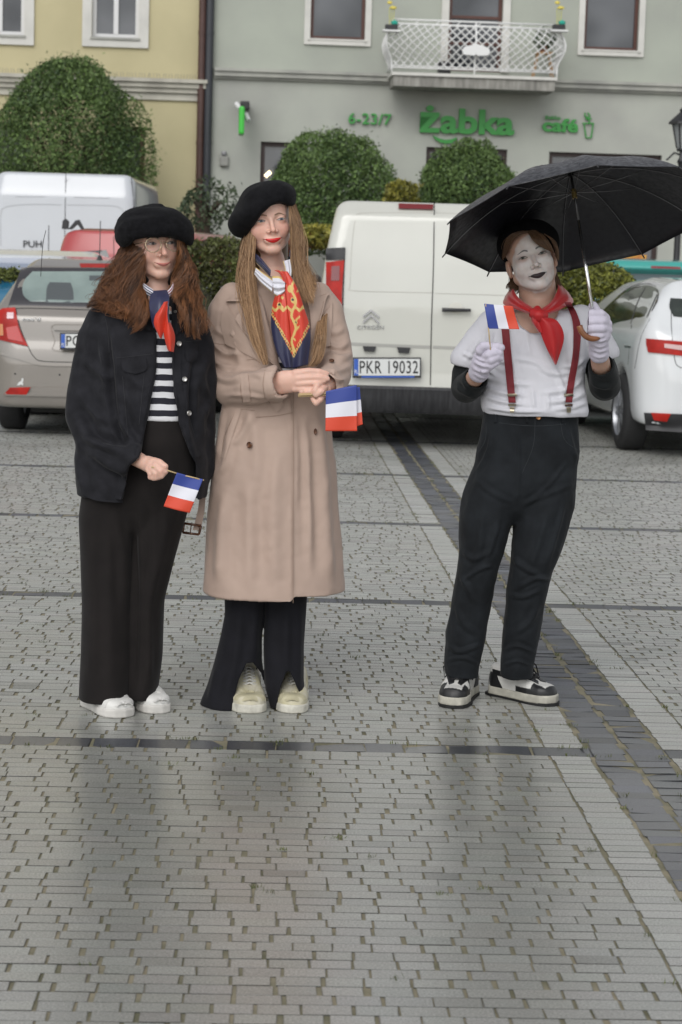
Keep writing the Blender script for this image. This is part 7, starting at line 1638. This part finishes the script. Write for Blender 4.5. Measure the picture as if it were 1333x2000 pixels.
# neckerchief
redm = lambda x, y, u, t: (.40, .012, .014)
nk = [silkpiece(mn, [(986, 580, .07), (984, 594, .0), (1006, 603, -.08), (1030, 612, -.125), (1046, 618, -.15)], [(1004, 553, .08), (1004, 566, .0), (1014, 582, -.06), (1030, 594, -.115), (1046, 604, -.145)], redm, 'neckerchief', n=50, m=26, pleat=.004, freq=2.0),
      silkpiece(mn, [(1112, 572, .07), (1120, 590, .0), (1100, 602, -.08), (1078, 612, -.125), (1058, 618, -.15)], [(1088, 548, .08), (1090, 562, .0), (1084, 578, -.05), (1074, 592, -.11), (1056, 604, -.145)], redm, 'neckerchief', n=50, m=26, pleat=.004, freq=1.8, ph=1)]
nv = mn.vox(1030, 585, 1080, 650, -.25, -.05, .003); nv.add(mn.ch([(1042, 612, -.15, 10), (1052, 615, -.165, 11.5), (1063, 616, -.155, 9)]), .01); nv.add(mn.ch([(1050, 604, -.14, 7), (1054, 620, -.165, 9)]), .008)
V, F = nv.mesh(); V = relax(V, F, 1); V = V + normals(V, F) * (fbm(V, 60, 2) * .0015)[:, None]; nkm = mat('red_cotton', (.40, .012, .014), rough=.6, bump=.2, bscale=600, bdist=.0005); mn.obj('knot', V, F, nkm)
silkpiece(mn, [(1046, 620, -.165), (1054, 645, -.170), (1068, 680, -.165), (1084, 712, -.150)], [(1064, 618, -.165), (1090, 628, -.165), (1102, 660, -.160), (1087, 713, -.150)], redm, 'neckerchief', n=60, m=26, pleat=.004, freq=1.1, ph=.6)
silkpiece(mn, [(1038, 618, -.158), (1040, 630, -.160), (1052, 648, -.160)], [(1052, 620, -.165), (1056, 636, -.168), (1062, 652, -.165)], redm, 'neckerchief', n=24, m=14, pleat=.002)
# shoes
kb = mat('black_leather', (.012, .012, .013), rough=.4, spec=.5); kw = mat('shoe_white', (.60, .59, .56), rough=.5, var=.12, vscale=20); kwa = mat('two_tone_leather', (.6, .59, .56), rough=.45, attr=True, var=.12, vscale=20); ks = mat('sole_worn', (.50, .48, .41), rough=.65, var=.35, vscale=22); ksb = mat('outsole', (.008, .008, .008), rough=.7)
def highshoe(px, py, hd, W_):
    t = G(px, py); L_ = .285; up, ss, R, c = sneaker(mn, (t.x, t.y + .005), hd, L_, W_, 'shoe', kwa, ks, .108, toe_h=.058, lift=.008, upcol=lambda q_: np.where(((q_[:, 1] > .90) | ((q_[:, 1] > .50) & (q_[:, 2] < .056 + .02 * np.clip(q_[:, 1] - .8, 0, 1))) | ((q_[:, 1] > .74) & (np.abs(q_[:, 0]) > .030)))[:, None], [[.012, .012, .013]], [[.60, .59, .56]]))
    def sp(A, B, nm='panel', off=.0032, th=.004, n=12, m_=8, mt=kb): return shoe_panel(ss, R, c, L_, up, A, B, nm, off, th, mt, n, m_)
    for s_ in (-1, 1):
        sp([(.04, s_ * 40), (.04, s_ * 100)], [(.20, s_ * 50), (.30, s_ * 100)])                 # heel
        sp([(.12, s_ * 38), (.35, s_ * 42), (.62, s_ * 20)], [(.14, s_ * 52), (.35, s_ * 56), (.60, s_ * 44)])     # collar to eyestay
        sp([(.50, s_ * 16), (.74, s_ * 12)], [(.50, s_ * 48), (.78, s_ * 40)])                    # eyestay
    # thin black outsole
    m = MB(); out = [(-.005, .15), (.015, .34), (.12, .42), (.3, .40), (.5, .42), (.68, .5), (.84, .47), (.95, .36), (1.005, .12)]
    pts = [(W_ * w_, L_ * y) for y, w_ in out] + [(-W_ * w_, L_ * y) for y, w_ in out[::-1]]
    m.add([c + R @ Vector((x * 1.02, y, .0015)) for x, y in pts] + [c + R @ Vector((x * 1.02, y, .0115)) for x, y in pts], [tuple(range(18))[::-1], tuple(range(18, 36))] + [(i, (i + 1) % 18, (i + 1) % 18 + 18, i + 18) for i in range(18)]); m.build('outsole', ksb, up)
    laces(up, R, c, L_, .108, mat('lace_black', (.010, .010, .011), rough=.9), 6, .021, z0=.084, z1=.124, y0=.68, y1=.42, r=.0032)
    m = MB(); top = c + R @ Vector((0, L_ * .42, .128))
    for s_ in (-1, 1):
        m.tube([top, top + R @ Vector((s_ * .035, .01, .012)), top + R @ Vector((s_ * .060, .03, -.012)), top + R @ Vector((s_ * .050, .05, -.045)), top + R @ Vector((s_ * .018, .03, -.01))], .0028, 6)
        m.tube([top, top + R @ Vector((s_ * .020, .03, .0)), top + R @ Vector((s_ * .038, .06, -.05)), top + R @ Vector((s_ * .045, .075, -.095))], .0032, 6)
    m.build('bow', mat('lace_black', (.010, .010, .011)), up, smooth=True)
    m = MB(); vt = [(x, z) for x, z in ((-.026, .10), (.026, .10), (.033, .150), (.024, .162), (-.024, .162), (-.033, .150))]
    m.add([c + R @ Vector((x, L_ * .33, z)) for x, z in vt] + [c + R @ Vector((x, L_ * .33 - .012, z)) for x, z in vt], [tuple(range(6))[::-1], tuple(range(6, 12))] + [(i, (i + 1) % 6, (i + 1) % 6 + 6, i + 6) for i in range(6)]); m.build('tongue', kw, up)
    return R, c
for (px, py, hd, W_), x0, d0, ay in (((880, 1385, PI - .28, .112), 903, .03, .2), ((1087, 1380, PI + .85, .110), 1011, .03, .33)):
    R, c = highshoe(px, py, hd, W_); L_ = .285; an = c + R @ Vector((0, L_ * ay, .075)); an2 = c + R @ Vector((0, L_ * (ay + .02), .12))
    a_, b_, c_ = qm(x0, 1290, d0), tuple(an2), tuple(an); k3 = [.040, .040, .036]
    sk_ = Vox([min(p[i] for p in (a_, b_, c_)) - .05 for i in range(3)], [max(p[i] for p in (a_, b_, c_)) + .05 for i in range(3)], .004); sk_.add(chain([a_, b_, c_], k3), .001); V, F = sk_.mesh(); mn.obj('sock', V, F, jeans)
# flag in the left-of-picture hand
fo = empty('paper_flag', qm(975, 620, -.25), 'upright small paper tricolour flag in the gloved hand of the white faced person', 'flag')
m = MB(); m.tube([qm(949, 594, -.262), qm(955, 645, -.262), qm(960, 700, -.255)], .0021, 8); m.build('stick', woodst, fo, smooth=True)
flag(fo, [(946, 593), (950, 617), (954, 642)], [(1002, 598), (1008, 620), (1015, 643)], YC - .265, .003, seed=2)
# ================================================================== UMBRELLA
def umbrella():
    hd = Vector(qm(1158, 606, -.262)); hub = None
    o = empty('umbrella', tuple(hd), 'large open black umbrella with a curved wooden handle held by the white faced person', 'umbrella')
    # axis: tilted back from the camera by about 22 degrees, leaning left in the picture
    C0 = Vector(P(1131, 434, YC - .262 + .12))           # centre of the rim
    up = Vector((-.155, math.sin(math.radians(21)), math.cos(math.radians(21)))).normalized()
    ex = Vector((1, 0, 0)); ex = (ex - up * ex.dot(up)).normalized(); ey = up.cross(ex)       # ey points away
    R_, Hc = .462, .175; NR = 10; ph0 = math.radians(-90)
    def cp(a, t):
        """canopy point: a angle, t 0 crown .. 1 rim; cloth sags between the ribs"""
        k = a / (2 * PI / NR); fr = abs((k % 1) - .5) * 2          # 1 at a rib, 0 between
        sag = 1 - .058 * (1 - fr ** 2) * t
        r = R_ * t * sag; z = Hc * (1 - t ** 2.15) - .006 * (1 - fr ** 2) * math.sin(PI * t)
        return C0 + ex * (r * math.cos(a + ph0)) + ey * (r * math.sin(a + ph0)) + up * z
    n, mm = NR * 8, 14; V = []; F = []
    for side, dz in ((0, .0008), (1, -.0008)):
        for j in range(mm):
            t = .012 + (1 - .012) * j / (mm - 1)
            for i in range(n): V.append(cp(2 * PI * i / n, t) + up * dz)
    def f4(i, j, s): return s * n * mm + j * n + (i % n)
    for j in range(mm - 1):
        for i in range(n):
            F.append((f4(i, j, 0), f4(i + 1, j, 0), f4(i + 1, j + 1, 0), f4(i, j + 1, 0))[::-1]); F.append((f4(i, j, 1), f4(i + 1, j, 1), f4(i + 1, j + 1, 1), f4(i, j + 1, 1)))
    for i in range(n): F.append((f4(i, mm - 1, 0), f4(i + 1, mm - 1, 0), f4(i + 1, mm - 1, 1), f4(i, mm - 1, 1)))
    can = mat('umbrella_cloth', (.012, .012, .016), rough=.42, bump=.25, bscale=300, bdist=.0015, spec=.5, var=.3, vscale=60, rvar=.1)
    mobj('canopy', V, F, can, o, sharp=60)
    # rain beads on the cloth
    rng = random.Random(5); m = MB()
    for _ in range(500):
        a = rng.random() * 2 * PI; t = rng.random() ** .5 * .96 + .02; p = cp(a, t) + up * .001; r = rng.uniform(.0008, .0022)
        m.add([p + up * r, p + ex * r, p + ey * r, p - ex * r, p - ey * r], [(0, 1, 2), (0, 2, 3), (0, 3, 4), (0, 4, 1)])
    dr = m.build('rain_drops', mat('water_bead', (.5, .5, .55), rough=.05, trans=.8), o, smooth=True); dr['kind'] = 'stuff'
    ribm = mat('rib_steel', (.20, .20, .21), rough=.4, metal=.8); tipm = blackp; brassm = mat('hub_brass', (.30, .22, .08), rough=.4, metal=.7)
    run = C0 + up * .105
    for k in range(NR):
        a = 2 * PI * k / NR
        m = MB(); m.tube([cp(a, t) - up * .004 for t in np.linspace(.03, 1, 14)], .0014, 5); rb = m.build('rib', ribm, o, smooth=True)
        m = MB(); m.tube([run, run * .5 + (cp(a, .52) - up * .006) * .5 - up * .004, cp(a, .52) - up * .006], .0012, 5); m.build('stretcher', ribm, rb, smooth=True)
        e = cp(a, 1.0); d = (e - cp(a, .95)).normalized(); m = MB(); m.tube([e - d * .004 - up * .003, e + d * .014 - up * .004], [.0028, .0022], 6); m.build('rib_tip', tipm, rb, smooth=True)
    m = MB(); m.tube([run - up * .020, run + up * .012], .0085, 10); m.build('runner', brassm, o, smooth=True, sharp=40)
    m = MB(); m.tube([C0 + up * (Hc - .012), C0 + up * (Hc + .004)], .010, 10); m.tube([C0 + up * (Hc + .004), C0 + up * (Hc + .035)], [.006, .003], 8); m.build('ferrule', blackp, o, smooth=True, sharp=40)
    bot = hd + (hd - run).normalized() * .085
    sh_ = mat('shaft_steel', (.75, .75, .76), rough=.2, metal=1)
    m = MB(); m.tube([C0 + up * Hc, run - up * .1], .0042, 10); m.build('upper_shaft', mat('shaft_dark', (.08, .08, .085), rough=.35, metal=.6), o, smooth=True)
    m = MB(); m.tube([run - up * .1, hd], .0052, 10); m.build('shaft', sh_, o, smooth=True)
    m = MB(); pts = [hd, Vector(qm(1166, 632, -.262)), Vector(qm(1172, 650, -.262)), Vector(qm(1168, 659, -.268)), Vector(qm(1157, 661.5, -.278)), Vector(qm(1145, 657, -.285)), Vector(qm(1136, 647, -.288)), Vector(qm(1132, 636, -.288))]
    cr = catmull([tuple(p) for p in pts], 30); m.tube([tuple(p) for p in cr], [.006 + .004 * min(1, i / 14) for i in range(30)], 12); m.build('handle', mat('handle_wood', (.24, .085, .025), rough=.3, coat=.6, var=.4, vscale=30), o, smooth=True)
umbrella()
